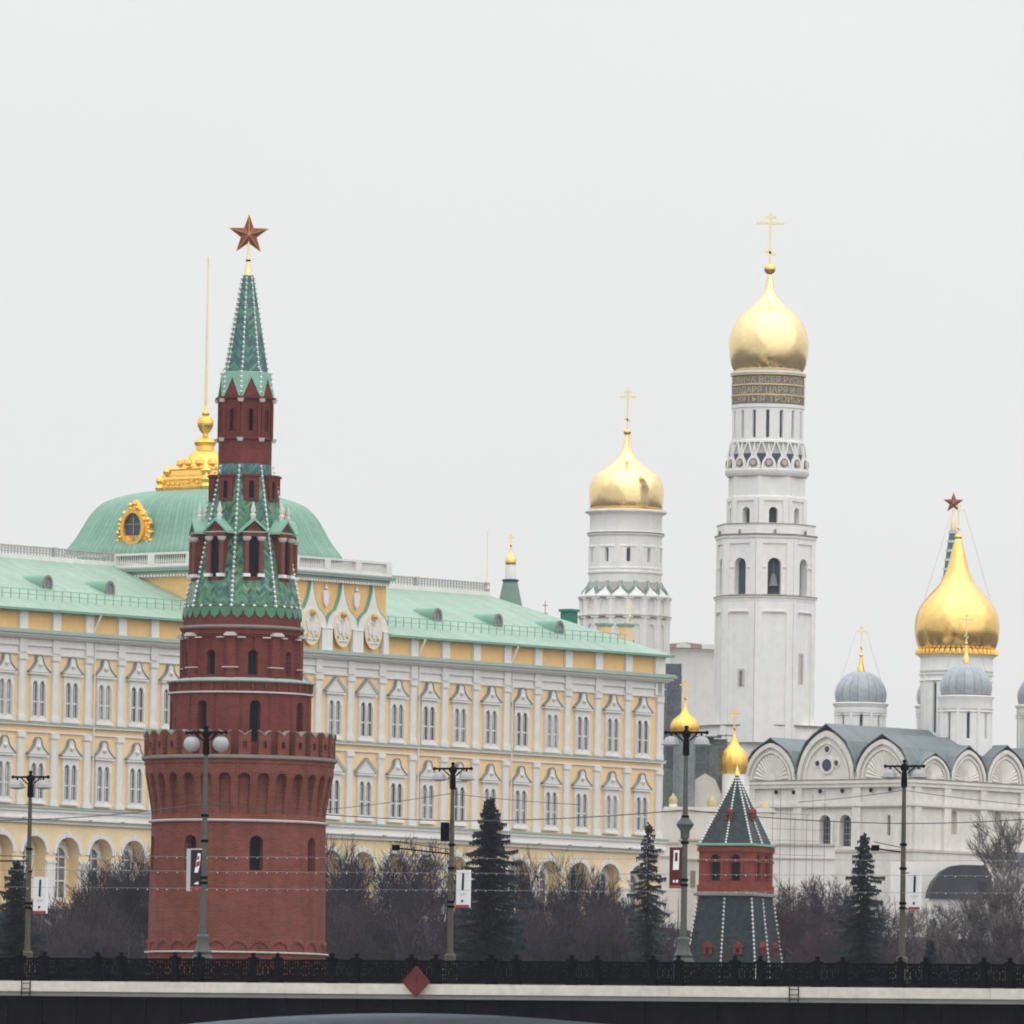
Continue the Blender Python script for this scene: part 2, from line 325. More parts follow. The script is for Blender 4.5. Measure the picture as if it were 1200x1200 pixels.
def boxes(name, m, parent, lst):
    for q in lst:
        mb = MB(); mb.box(*q); mb.build(name, m, parent)
def tag(o, label, cat, group=None, kind=None):
    if label: o['label'] = label
    if cat: o['category'] = cat
    if group: o['group'] = group
    if kind: o['kind'] = kind
    return o
def thing(name, label, cat, loc, rz=0.0, group=None):
    o = bpy.data.objects.new(name, None); COL.objects.link(o); o.empty_display_size = 0.5
    o.location = loc; o.rotation_euler = (0, 0, rz); return tag(o, label, cat, group)
def struct(o): o['kind'] = 'structure'; return o
def copy_tree(o, parent=None, keep=True):
    c = o.copy(); COL.objects.link(c)
    if parent is not None: c.parent = parent
    for ch in list(o.children): copy_tree(ch, c)
    return c
def rot_copy(o, rz):
    c = copy_tree(o, o.parent); c.rotation_euler = (0, 0, rz); return c

def ogee(wd, h, hs=None, n=7):
    """outline of a pointed kokoshnik gable, base at z=0, counter-clockwise from -Y"""
    r = wd / 2; hs = h * 0.52 if hs is None else hs
    rt = []
    for k in range(n + 1):
        a = math.radians(62) * k / n; rt.append((r * math.cos(a), hs * math.sin(a) / math.sin(math.radians(62))))
    x0, z0 = rt[-1]
    for k in range(1, n + 1):
        t = k / n; x = (1 - t) ** 2 * x0 + 2 * t * (1 - t) * x0 * 0.30; z = (1 - t) ** 2 * z0 + 2 * t * (1 - t) * (z0 + (h - z0) * 0.35) + t * t * h
        rt.append((x, z))
    return rt + [(-x, z) for x, z in rt[:-1]][::-1]
def circle(cx, cz, rx, rz=None, n=24): rz = rz or rx; return [(cx + rx * math.cos(2 * PI * k / n), cz + rz * math.sin(2 * PI * k / n)) for k in range(n)]
def ring(mb, cx, cz, rx, rz, wd, y0, y1, T=None, n=24, a0=0.0, a1=2 * PI):
    T = T or (lambda p: p); full = a1 - a0 > 6.28; m = n if full else n + 1; i = len(mb.v)
    for k in range(m):
        a = a0 + (a1 - a0) * k / n
        for q, y in ((1, y0), (1, y1), (0, y0), (0, y1)):
            mb.v.append(tuple(T((cx + (rx + q * wd) * math.cos(a), y, cz + (rz + q * wd) * math.sin(a)))))
    for k in range(n if full else n):
        A = i + 4 * k; B = i + 4 * ((k + 1) % m)
        mb.face((A + 2, A, B, B + 2)); mb.face((A, A + 1, B + 1, B)); mb.face((B + 2, B + 3, A + 3, A + 2)); mb.face((A + 3, B + 3, B + 1, A + 1))
    if not full:
        A = i; mb.face((A, A + 2, A + 3, A + 1)); A = i + 4 * (m - 1); mb.face((A + 2, A, A + 1, A + 3))

def bead_link(mb, a, b): mb.face((a + 6, b + 7, b))
def bead_mesh(mb, p, r):
    i = len(mb.v); x, y, z = p
    for k in range(6): a = PI / 3 * k; mb.v.append((x + r * math.cos(a), y + r * math.sin(a), z))
    mb.v += [(x, y, z + r), (x, y, z - r)]
    for k in range(6): mb.face((i + k, i + (k + 1) % 6, i + 6)); mb.face((i + (k + 1) % 6, i + k, i + 7))
    return i

def cross(parent, z0, z1, hw, t, m='gold', c=(0, 0), foot=True):
    mb = MB(); x, y = c; h = z1 - z0
    mb.box(x - t / 2, x + t / 2, y - t / 2, y + t / 2, z0, z1)
    zb = z1 - h * 0.20; mb.box(x - hw, x + hw, y - t / 2 - .003, y + t / 2 + .003, zb - t / 2, zb + t / 2)
    zb = z1 - h * 0.08; mb.box(x - hw * .42, x + hw * .42, y - t / 2 - .003, y + t / 2 + .003, zb - t / 2, zb + t / 2)
    if foot: mb.beam((x - hw * .38, y, z0 + h * .27), (x + hw * .38, y, z0 + h * .19), t, t * 1.1)
    return mb.build('cross', m, parent)

class Axis:
    """vertical axis of a round building: pixel (px, py) on it at depth Y; z(py) and r(half width in px)"""
    def __init__(s, px, py, Y, base):
        s.P = at(px, py, Y); s.px, s.py, s.Y, s.base = px, py, Y, base; s.k = Y / F_PX
    def z(s, py): return at(s.px + (s.py - py) * 0.0165, py, s.Y).z - s.base
    def loc(s): return (s.P.x, s.P.y, s.base)
    def prof(s, pts): return [(hw * s.k, s.z(py)) for hw, py in pts]
# ------------------------------------------------------------------ ground, water, haze
def smooth(t): t = max(0, min(1, t)); return t * t * (3 - 2 * t)
def hill_top(x): return 868 + max(0, min(x + 60, 130)) * 0.86
def ground_z(x, y):
    if y < 632: return -2.5
    if y < 692: return 4.6
    yt = hill_top(x); t = (y - 692) / (yt - 692)
    return 4.6 + 15.0 * smooth(t) + 4.1 * smooth((y - yt) / 6)
def build_ground():
    xs = [-4000, -1500, -600, -300, -180] + [-120 + 5 * k for k in range(61)] + [260, 340, 600, 1500, 4000]
    ys = [-280, 0, 300, 560, 631.9, 632.1, 660, 691] + [692 + 4 * k for k in range(90)] + [1100, 1250, 1500, 2200, 3400, 5000]
    mb = MB(); nx = len(xs)
    rnd = random.Random(3)
    for y in ys:
        for x in xs:
            j = rnd.uniform(-.25, .25) if 700 < y < 1050 and abs(x) < 180 else 0
            mb.v.append((x, y, ground_z(x, y) + j))
    for b in range(len(ys) - 1):
        for a in range(nx - 1): mb.face((b * nx + a, b * nx + a + 1, (b + 1) * nx + a + 1, (b + 1) * nx + a))
    struct(mb.build('ground', 'hill_ground'))
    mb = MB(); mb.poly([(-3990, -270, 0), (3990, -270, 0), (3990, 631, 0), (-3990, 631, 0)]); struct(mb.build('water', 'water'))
build_ground()
HAZE = 0.000035
def build_haze():
    mb = MB(); mb.box(-4100, 4100, -330, 5100, -3.6, 116)
    m = bpy.data.materials.new('haze'); m.use_nodes = True; nt = m.node_tree; nt.nodes.clear()
    o = nt.nodes.new('ShaderNodeOutputMaterial'); v = nt.nodes.new('ShaderNodeVolumePrincipled')
    v.inputs['Color'].default_value = (0.90, 0.92, 0.96, 1); v.inputs['Density'].default_value = HAZE; v.inputs['Anisotropy'].default_value = 0.2
    nt.links.new(v.outputs[0], o.inputs['Volume']); MATS['haze'] = m
    h = mb.build('haze', 'haze', smooth=False); h['kind'] = 'stuff'; h['label'] = 'thin grey winter haze over river and hill'
if HAZE: build_haze()

# ------------------------------------------------------------------ brick corner tower with red star
def drum_grid(mb, z0, z1, nz, nphi, rf):
    """cylinder wall whose radius follows rf(angle, z): recesses, arches and corbels are real relief"""
    i0 = len(mb.v); R = rf(0.001, z0)
    for k in range(nz + 1):
        z = z0 + (z1 - z0) * k / nz
        for j in range(nphi):
            a = -PI + 2 * PI * j / nphi; r = rf(a, z); mb.v.append((r * math.sin(a), -r * math.cos(a), z))
    for k in range(nz):
        za = z0 + (z1 - z0) * k / nz; zb = z0 + (z1 - z0) * (k + 1) / nz
        for j in range(nphi):
            j2 = (j + 1) % nphi; u0 = R * 2 * PI * j / nphi; u1 = R * 2 * PI * (j + 1) / nphi
            mb.face((i0 + k * nphi + j, i0 + k * nphi + j2, i0 + (k + 1) * nphi + j2, i0 + (k + 1) * nphi + j), [(u0, za), (u1, za), (u1, zb), (u0, zb)])
def wrap(a): return (a + PI) % (2 * PI) - PI
def in_arch(s, z, w, z0, zs):
    if abs(s) > w / 2 or z < z0: return False
    return z <= zs or math.hypot(s, z - zs) <= w / 2
D8 = math.radians(13.5)          # faces of the eight-sided tower look 13.5 degrees off the camera and every 45 from there
FACES = [D8 + PI / 4 * k for k in range(8)]
def curved_pane(r, a, w, z0, z1, name, m, parent):
    mb = MB(); n = 5; h = w / 2 / r
    for k in range(n + 1):
        q = a - h + 2 * h * k / n; mb.v += [(r * math.sin(q), -r * math.cos(q), z0), (r * math.sin(q), -r * math.cos(q), z1)]
    for k in range(n): mb.face((2 * k, 2 * k + 2, 2 * k + 3, 2 * k + 1))
    return mb.build(name, m, parent)

def build_brick_tower():
    A = Axis(277, 1117, 670, 4.6); k = A.k; z = A.z
    t = thing('brick_tower', 'tall round red brick tower with battlements, green tiled tent roof and red star', 'tower', A.loc())
    # --- lower body: visible relief from the foot arcade to the battlement ledge
    r0, r1 = 104 * k, 102 * k; zA, zT = z(1119), z(890)
    zb = z(964); zf0 = z(958); zf1 = z(908)
    wins = [(a, 15 * k, z(1022), z(990)) for a in FACES]
    pitch = 2 * PI / 30; p26 = 2 * PI / 26
    za_sp = z(1117)
    def rf(a, zz):
        base = r0 + (r1 - r0) * max(0, min(1, (zz - zA) / (zb - zA)))
        r = base
        if zz > zf0:
            q = min(1, (zz - zf0) / (zf1 - zf0)); r = r1 + (110.5 - 102) * k * q ** 1.15
            if zz > z(899): r = 111.5 * k
            if zz > z(893.5): r = 113 * k
            s = (((a + pitch * .13) / pitch) % 1 - .5) * pitch * r
            if in_arch(s, zz, pitch * r * .60, z(957), z(917)): r = r1 - .12
        elif zz < z(1098):
            s = (((a + .08) / p26) % 1 - .5) * p26 * r; d = math.hypot(s, zz - za_sp)
            if .62 < d < .86: r += .12
        for wa, ww, w0, ws in wins:
            if abs(wrap(a - wa)) < .2 and in_arch(wrap(a - wa) * r, zz, ww, w0, ws): r = r1 - .75
        return r
    mb = MB(); mb.lathe([(r0 + .3, 0), (r0, zA)], 96, caps=False)
    drum_grid(mb, zA, zT, 200, 960, rf); mb.build('wall', 'brick_old', t, ang=25)
    for i, a in enumerate(FACES): curved_pane(r1 - .70, a, 15 * k, z(1022.6), z(981), 'window', 'window_dark', t)
    mb = MB(); rb = 102.6 * k; mb.lathe([(rb - .1, z(966.2)), (rb + .16, z(965.6)), (rb + .2, z(964.2)), (rb - .1, z(962.4))], 96, caps=False); mb.build('stone_band', 'stone_band', t)
    mb = MB(); rb = 104 * k; mb.lathe([(rb - .1, z(1118.6)), (rb + .22, z(1118.2)), (rb + .22, z(1116.6)), (rb - .1, z(1116.2))], 96, caps=False); mb.build('stone_band', 'stone_band', t)
    mb = MB(); rb = 112.5 * k; mb.lathe([(rb - .3, zT - .25), (rb + .14, zT - .12), (rb + .16, zT + .06), (rb - .1, zT + .10), (80 * k, zT + .12)], 96, caps=False); mb.build('ledge', 'stone_grey', t)
    # --- battlements: swallow-tailed merlons
    zm0, zm1 = zT + .09, z(861); H = zm1 - zm0; ro = 112.2 * k; rin = ro - .55
    wm = pitch * ro * .61
    outl = [(-wm / 2, 0), (wm / 2, 0), (wm / 2, H), (wm * .28, H * .93), (0, H * .80), (-wm * .28, H * .93), (-wm / 2, H)]
    def bend(r):
        def T(p): a = p[0] / ro; rr = r + p[1]; return (rr * math.sin(a), -rr * math.cos(a), zm0 + p[2])
        return T
    mb = MB(); mb.panel(-wm / 2, wm / 2, 0, H * .80, 0, .30, H * .30, H * .48, .5, y=0, T=lambda p: ((ro - p[1]) * math.sin(p[0] / ro), -(ro - p[1]) * math.cos(p[0] / ro), zm0 + p[2]))
    B = lambda p: ((ro - p[1]) * math.sin(p[0] / ro), -(ro - p[1]) * math.cos(p[0] / ro), zm0 + p[2])
    up = [(-wm / 2, H * .80), (0, H * .80), (wm / 2, H * .80), (wm / 2, H), (wm * .28, H * .93), (0, H * .805), (-wm * .28, H * .93), (-wm / 2, H)]
    mb.extrude([(-wm / 2, H * .80), (-.001, H * .80), (-.001, H * .805), (-wm * .28, H * .93), (-wm / 2, H)], 0, .5, B)
    mb.extrude([(.001, H * .80), (wm / 2, H * .80), (wm / 2, H), (wm * .28, H * .93), (.001, H * .805)], 0, .5, B)
    for s in (-1, 1):
        mb.poly([B((s * wm / 2, 0, 0)), B((s * wm / 2, .5, 0)), B((s * wm / 2, .5, H * .8)), B((s * wm / 2, 0, H * .8))])
    mb.poly([B((-wm / 2, .5, 0)), B((-.15, .5, 0)), B((-.15, .5, H * .8)), B((-wm / 2, .5, H * .8))]); mb.poly([B((.15, .5, 0)), B((wm / 2, .5, 0)), B((wm / 2, .5, H * .8)), B((.15, .5, H * .8))])
    mer = mb.build('merlon', 'brick_old', t, ang=25)
    mb = MB()
    for s in (-1, 1):
        o = [(0, H * .81), (s * wm * .28, H * .94), (s * wm / 2, H + .01), (s * (wm / 2 + .05), H + .10), (s * wm * .28, H * .94 + .10), (0, H * .81 + .10)]
        mb.extrude(o if s > 0 else o[::-1], -.06, .56, B)
    mb.build('coping', 'stone_grey', mer)
    off = -pitch * .13 + pitch * .5
    mer.rotation_euler = (0, 0, off)
    for i in range(1, 30): rot_copy(mer, off + pitch * i)
    # --- second drum
    r2 = 83 * k; w2 = [(a, 13 * k, z(872), z(831)) for a in FACES]; p2 = 2 * PI / 32
    def rf2(a, zz):
        r = r2
        if zz > z(811.5): r = r2 + .10
        if z(812) < zz < z(802.8):
            s = ((a / p2) % 1 - .5) * p2 * r
            if in_arch(s, zz, p2 * r * .8, z(812), z(806)): r = r2 - .05
        for wa, ww, w0, ws in w2:
            if abs(wrap(a - wa)) < .25 and in_arch(wrap(a - wa) * r, zz, ww, w0, ws): r = r2 - .65
        for pa in FACES:
            if abs(abs(wrap(a - pa)) - .205) < .018 and zz < z(818): r = r2 - .07
        return r
    mb = MB(); drum_grid(mb, zT, z(802), 150, 640, rf2); mb.build('wall', 'brick_maroon', t, ang=25)
    for a in FACES: curved_pane(r2 - .60, a, 13 * k, z(873), z(823), 'window', 'window_dark', t)
    mb = MB(); mb.lathe([(r2, z(815.6)), (r2 + .2, z(815.2)), (r2 + .2, z(813.8)), (r2, z(813.2))], 96, caps=False); mb.build('stone_band', 'stone_band', t)
    mb = MB(); mb.lathe([(r2, z(803)), (r2 + .22, z(802)), (r2 + .26, z(800.6)), (70.5 * k, z(796.8))], 96, caps=False); mb.build('cornice', 'cornice_green', t)
    # --- third drum, eight bays between half columns
    r3 = 68.5 * k; w3 = [(a, 12 * k, z(793), z(771)) for a in FACES]
    def rf3(a, zz):
        r = r3; d = abs((a - D8 + PI / 8) % (PI / 4) - PI / 8) if False else abs(wrap((a - D8) * 8) / 8)
        e = PI / 8 - d                                        # angle from the nearest bay edge
        if e * r < .36: r = r3 + math.sqrt(max(0, .36 ** 2 - (e * r) ** 2)) * .8
        elif z(794) < zz < z(749) and d * r < 1.30 and d * r > .0: r = r3 - .14
        if zz > z(746): r = r3 + .12
        if zz > z(741): r = r3 + .22
        for wa, ww, w0, ws in w3:
            if abs(wrap(a - wa)) < .3 and in_arch(wrap(a - wa) * r3, zz, ww, w0, ws): r = r3 - .6
        return r
    mb = MB(); drum_grid(mb, z(798), z(738), 90, 640, rf3); mb.build('wall', 'brick_maroon', t, ang=25)
    for a in FACES: curved_pane(r3 - .55, a, 12 * k, z(793.5), z(764), 'window', 'window_dark', t)
    mb = MB(); mb.box(-.42, .42, -r3 - .5, -r3 - .02, z(748.5), z(746)); mb.box(-.30, .30, -r3 - .46, -r3 - .02, z(746), z(744.4))
    cap = mb.build('capital', 'stone_band', t); cap.rotation_euler = (0, 0, D8 + PI / 8)
    for i in range(1, 8): rot_copy(cap, D8 + PI / 8 + PI / 4 * i)
    mb = MB(); mb.box(-.55, .55, -r3 - .3, -r3 + .05, z(785.5), z(784.4)); c2 = mb.build('string_block', 'stone_band', t); c2.rotation_euler = (0, 0, D8 + PI / 8)
    for i in range(1, 8): rot_copy(c2, D8 + PI / 8 + PI / 4 * i)
    mb = MB(); mb.box(-1.15, -.6, -r3 - .14, -r3 + .05, z(750.8), z(749.4)); mb.box(.6, 1.15, -r3 - .14, -r3 + .05, z(750.8), z(749.4))
    c3 = mb.build('impost', 'stone_band', t); c3.rotation_euler = (0, 0, D8)
    for i in range(1, 8): rot_copy(c3, D8 + PI / 4 * i)
    rb = 69.5 * k; mb = MB(); mb.lathe([(rb, z(740)), (rb + .24, z(738.6)), (rb + .26, z(736.8)), (rb - .1, z(735))], 96, caps=False); mb.build('cornice', 'stone_grey', t)
    OCT = D8 + PI / 8
    mb = MB(); mb.lathe([(69 * k, z(737)), (69 * k, z(713)), (64 * k, z(711))], 64, caps=False); mb.build('frieze', 'brick_maroon', t)
    # --- tent roof, eight sides
    R = lambda py: (66.5 - (716 - py) * .2065) * k / math.cos(PI / 8) * .965
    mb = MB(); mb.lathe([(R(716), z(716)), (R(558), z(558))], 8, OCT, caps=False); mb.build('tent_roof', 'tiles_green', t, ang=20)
    # scalloped skirt of tongue tiles
    mb = MB(); n = 32
    for i in range(n):
        a0 = OCT + 2 * PI * (i + .5) / n; W = 2 * PI * 69.5 * k / n
        rr = 70 * k
        ol = [(-W * .5, .55), (-W * .5, 0.15), (-W * .36, -.2), (0, -.42), (W * .36, -.2), (W * .5, 0.15), (W * .5, .55)]
        def T(p, a0=a0): 
            q = rr + p[1] - (max(0, p[2]) * .25); return (q * math.sin(a0) + p[0] * math.cos(a0), -q * math.cos(a0) + p[0] * math.sin(a0), z(720) + p[2])
        mb.extrude(ol, .02, -.12, T)
    mb.build('tile_skirt', 'tile_edge', t)
    mb = MB()
    for i in range(n):
        a0 = OCT + 2 * PI * i / n; bead_mesh(mb, (67.3 * k * math.sin(a0), -67.3 * k * math.cos(a0), z(713)), .17)
    mb.build('bead_ring', 'bead_white', t)
    # rows of white beads on the eight arrises
    mb = MB(); nb = 30
    for j in range(nb):
        py = 713 - (713 - 548) * j / (nb - 1); rr = R(py) + .06; q = bead_mesh(mb, (0, -rr, z(py)), .13 - .03 * j / nb)
        if j: bead_link(mb, q - 8, q)
    br = mb.build('bead_row', 'bead_white', t); br.rotation_euler = (0, 0, OCT)
    for i in range(1, 8): rot_copy(br, OCT + PI / 4 * i)
    # --- lower dormers
    ap = lambda py: R(py) * math.cos(PI / 8)
    yF = -(ap(678) + .10); zs, zc = z(679), z(632)
    Hc = zc - zs
    mb = MB(); hw = .62
    mb.box(-hw, -.34, yF, yF + 1.2, zs, zc); mb.box(.34, hw, yF, yF + 1.2, zs, zc); mb.box(-.62, .62, yF, yF + 1.2, zs - .22, zs)
    mb.box(-.80, .80, yF - .12, yF + 1.4, zc, zc + .32)
    mb.extrude([(-.62, zc + .33), (.62, zc + .33), (0, zc + 1.05)], yF - .06, yF + 1.7)
    dm = mb.build('dormer', 'brick_maroon', t, ang=20); dm.rotation_euler = (0, 0, D8)
    mb = MB(); mb.box(-.335, .335, yF + .05, yF + .11, zs + .02, zc - .02); mb.build('opening', 'window_dark', dm)
    for s in (-1, 1):
        mb = MB(); mb.tube([(s * .5, yF - .12, zs + .25), (s * .5, yF - .12, zc - .28)], .17, 10); mb.build('column', 'brick_maroon', dm)
        mb = MB(); mb.box(s * .5 - .23, s * .5 + .23, yF - .36, yF + .06, zs, zs + .22); mb.build('column_base', 'bead_white', dm)
        mb = MB(); mb.lathe([(.16, zc - .32), (.29, zc - .16), (.31, zc - .01)], 10, c=(s * .5, yF - .1)); mb.build('capital', 'stone_band', dm)
    mb = MB()
    for s in (-1, 1):
        o = [(s * 1.0, zc + .22), (s * .98, zc + .40), (0, zc + 1.28), (0, zc + 1.08)]
        mb.extrude(o if s > 0 else o[::-1], yF - .22, yF + 2.2)
    mb.box(-.9, .9, yF - .14, yF - .08, zc + .27, zc + .36)
    mb.build('dormer_roof', 'tile_pale', dm)
    mb = MB(); mb.lathe([(.15, zc + 1.0), (.17, zc + 1.35), (.21, zc + 1.5), (.11, zc + 1.6), (.19, zc + 1.8), (.02, z(590.5))], 8, c=(0, yF + .35)); mb.build('spike', 'spike_white', dm)
    for i in range(1, 8): rot_copy(dm, FACES[i])
    # --- upper dormers
    y2 = -(ap(588) + .14); z2, z3 = z(588.5), z(560.5)
    mb = MB(); T = lambda p: (p[0], y2 + p[1], p[2])
    mb.panel(-.52, .52, z2, z3, 0, .36, z2 + .15, z3 - .45, .5, T=T)
    mb.box(-.52, -.2, y2 + .51, y2 + 1.4, z2, z3); mb.box(.2, .52, y2 + .51, y2 + 1.4, z2, z3)
    for s in (-1, 1): mb.poly([(s * .52, y2, z2), (s * .52, y2 + .6, z2), (s * .52, y2 + .6, z3), (s * .52, y2, z3)])
    mb.box(-.6, .6, y2 - .08, y2 + 1.5, z3, z3 + .14)
    d2 = mb.build('upper_dormer', 'brick_maroon', t, ang=20); d2.rotation_euler = (0, 0, D8)
    mb = MB(); mb.box(-.2, .2, y2 + .10, y2 + .13, z2 + .1, z3 - .2); mb.build('opening', 'window_dark', d2)
    for i in range(1, 8): rot_copy(d2, FACES[i])
    Rb = 31 * k / math.cos(PI / 8) * .95
    mb = MB(); mb.lathe([(Rb * 1.02, z(559)), (Rb * 1.0, z(545))], 8, OCT, caps=False); mb.build('tile_band', 'tiles_band', t, ang=20)
    # --- upper eight-sided brick storey
    mb = MB()
    a = Rb * math.cos(PI / 8); sd = 2 * Rb * math.sin(PI / 8)
    for f in FACES:
        T = lambda p, f=f: ((a - p[1]) * math.sin(f) + p[0] * math.cos(f), -(a - p[1]) * math.cos(f) + p[0] * math.sin(f), p[2])
        mb.panel(-sd / 2, sd / 2, z(545), z(466), 0, 5 * k, z(506), z(483), .45, T=T)
        mb.extrude([(-sd / 2 + .02, z(515)), (-sd / 2 + .24, z(515)), (-sd / 2 + .24, z(470)), (-sd / 2 + .02, z(470))], -.09, .05, T)
        mb.extrude([(sd / 2 - .24, z(515)), (sd / 2 - .02, z(515)), (sd / 2 - .02, z(470)), (sd / 2 - .24, z(470))], -.09, .05, T)
        mb.extrude([(-.20, z(482)), (-.20, z(507)), (-.14, z(507)), (-.14, z(482))][::-1], -.07, .02, T); mb.extrude([(.14, z(507)), (.20, z(507)), (.20, z(482)), (.14, z(482))], -.07, .02, T)
    mb.build('wall', 'brick_maroon', t, ang=20)
    for f in FACES:
        T = lambda p, f=f: ((a - p[1]) * math.sin(f) + p[0] * math.cos(f), -(a - p[1]) * math.cos(f) + p[0] * math.sin(f), p[2])
        mb = MB(); mb.poly([T((-.16, .42, z(507))), T((.16, .42, z(507))), T((.16, .42, z(478))), T((-.16, .42, z(478)))]); mb.build('window', 'window_dark', t)
    mb = MB()
    mb.lathe([(Rb, z(517)), (Rb + .16, z(516)), (Rb + .16, z(514.6)), (Rb, z(513.4))], 8, OCT, caps=False)
    mb.build('cornice', 'brick_maroon', t, ang=20); mb = MB()
    mb.lathe([(Rb, z(470)), (Rb + .26, z(468.4)), (Rb + .28, z(466.6)), (Rb - .2, z(465.6))], 8, OCT, caps=False); mb.build('cornice', 'brick_maroon', t, ang=20)
    mb = MB()
    for f in FACES:
        for py in (470.5, 516.5):
            e = f + PI / 8; bx = Vector(((Rb + .1) * math.sin(e), -(Rb + .1) * math.cos(e), z(py)))
            mb.lathe([(.16, bx.z - .14), (.24, bx.z + .1)], 8, c=(bx.x, bx.y))
    mb.build('stone_block', 'stone_band', t)
    # gables under the spire
    hG = z(442) - z(466)
    mb = MB(); T = lambda p: (p[0], -(a + .05) + p[1] + .10 * max(0, (p[2] - z(466)) / hG), p[2])
    mb.extrude([(-sd * .46, z(466)), (sd * .46, z(466)), (0, z(443.5))], 0, .3, T); g = mb.build('gable', 'brick_maroon', t, ang=20); g.rotation_euler = (0, 0, D8)
    mb = MB()
    for s in (-1, 1):
        o = [(s * sd * .5, z(466)), (0, z(440.6)), (0, z(443.6)), (s * sd * .42, z(466))]
        mb.extrude(o if s < 0 else o[::-1], -.07, .34, T)
    mb.build('gable_edge', 'tile_pale', g)
    for i in range(1, 8): rot_copy(g, FACES[i])
    Rs = lambda py: (25.5 - (443 - py) * .160) * k / math.cos(PI / 8) * .97
    mb = MB(); mb.lathe([(Rb * .98, z(463)), (Rb * .93, z(438)), (Rs(437), z(436.5))], 8, OCT, caps=False); mb.build('crown_roof', 'tile_pale', t, ang=20)
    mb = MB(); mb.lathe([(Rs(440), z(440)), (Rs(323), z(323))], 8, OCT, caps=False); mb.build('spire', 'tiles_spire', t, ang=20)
    mb = MB(); nb = 24
    for j in range(nb):
        py = 461 - (461 - 326) * j / (nb - 1); rr = (Rs(py) if py < 437 else Rb * .93) + .05; q = bead_mesh(mb, (0, -rr, z(py)), .115 - .03 * j / nb)
        if j: bead_link(mb, q - 8, q)
    br = mb.build('bead_row', 'bead_white', t); br.rotation_euler = (0, 0, OCT)
    for i in range(1, 8): rot_copy(br, OCT + PI / 4 * i)
    mb = MB(); mb.lathe([(5.0 * k, z(324.5)), (5.2 * k, z(323)), (4.6 * k, z(321)), (4.3 * k, z(318)), (2.6 * k, z(308)), (2.0 * k, z(300)), (1.3 * k, z(292)), (1.1 * k, z(283))], 16); mb.build('finial', 'gold_pale', t)
    mb = MB(); mb.lathe([(2.9 * k, z(306.3)), (3.0 * k, z(305.3)), (2.6 * k, z(304.3))], 16); mb.build('collar', 'iron_black', t)
    star(t, z(275.0), 24.5 * k, math.radians(6))
def star(t, zc, R, yaw=0.0, m='star_red', depth=.17):
    mb = MB(); pts = []
    for i in range(10):
        a = PI / 2 + PI / 5 * i; r = R if i % 2 == 0 else R * .40; pts.append((r * math.cos(a), r * math.sin(a)))
    for s in (-1, 1):
        c = mb.vert((0, s * R * depth, zc)); idx = [mb.vert((x, s * .012, zc + zz)) for x, zz in pts]
        for i in range(10): mb.face((c, idx[i], idx[(i + 1) % 10]))
    n = len(pts)
    for i in range(n): mb.face((1 + i, 1 + (i + 1) % n, n + 2 + (i + 1) % n, n + 2 + i))
    o = mb.build('star', m, t, smooth=False); o.rotation_euler = (0, 0, yaw)
    mb = MB()
    for s in (-1, 1):
        for i in range(0, 10, 1):
            x, zz = pts[i]; mb.tube([(0, s * R * depth, zc), (x, s * .02, zc + zz)], R * .012, 4)
    for i in range(10): mb.tube([(pts[i][0], 0, zc + pts[i][1]), (pts[(i + 1) % 10][0], 0, zc + pts[(i + 1) % 10][1])], R * .016, 4)
    e = mb.build('rib', 'gold_rich', o)
    return o
build_brick_tower()

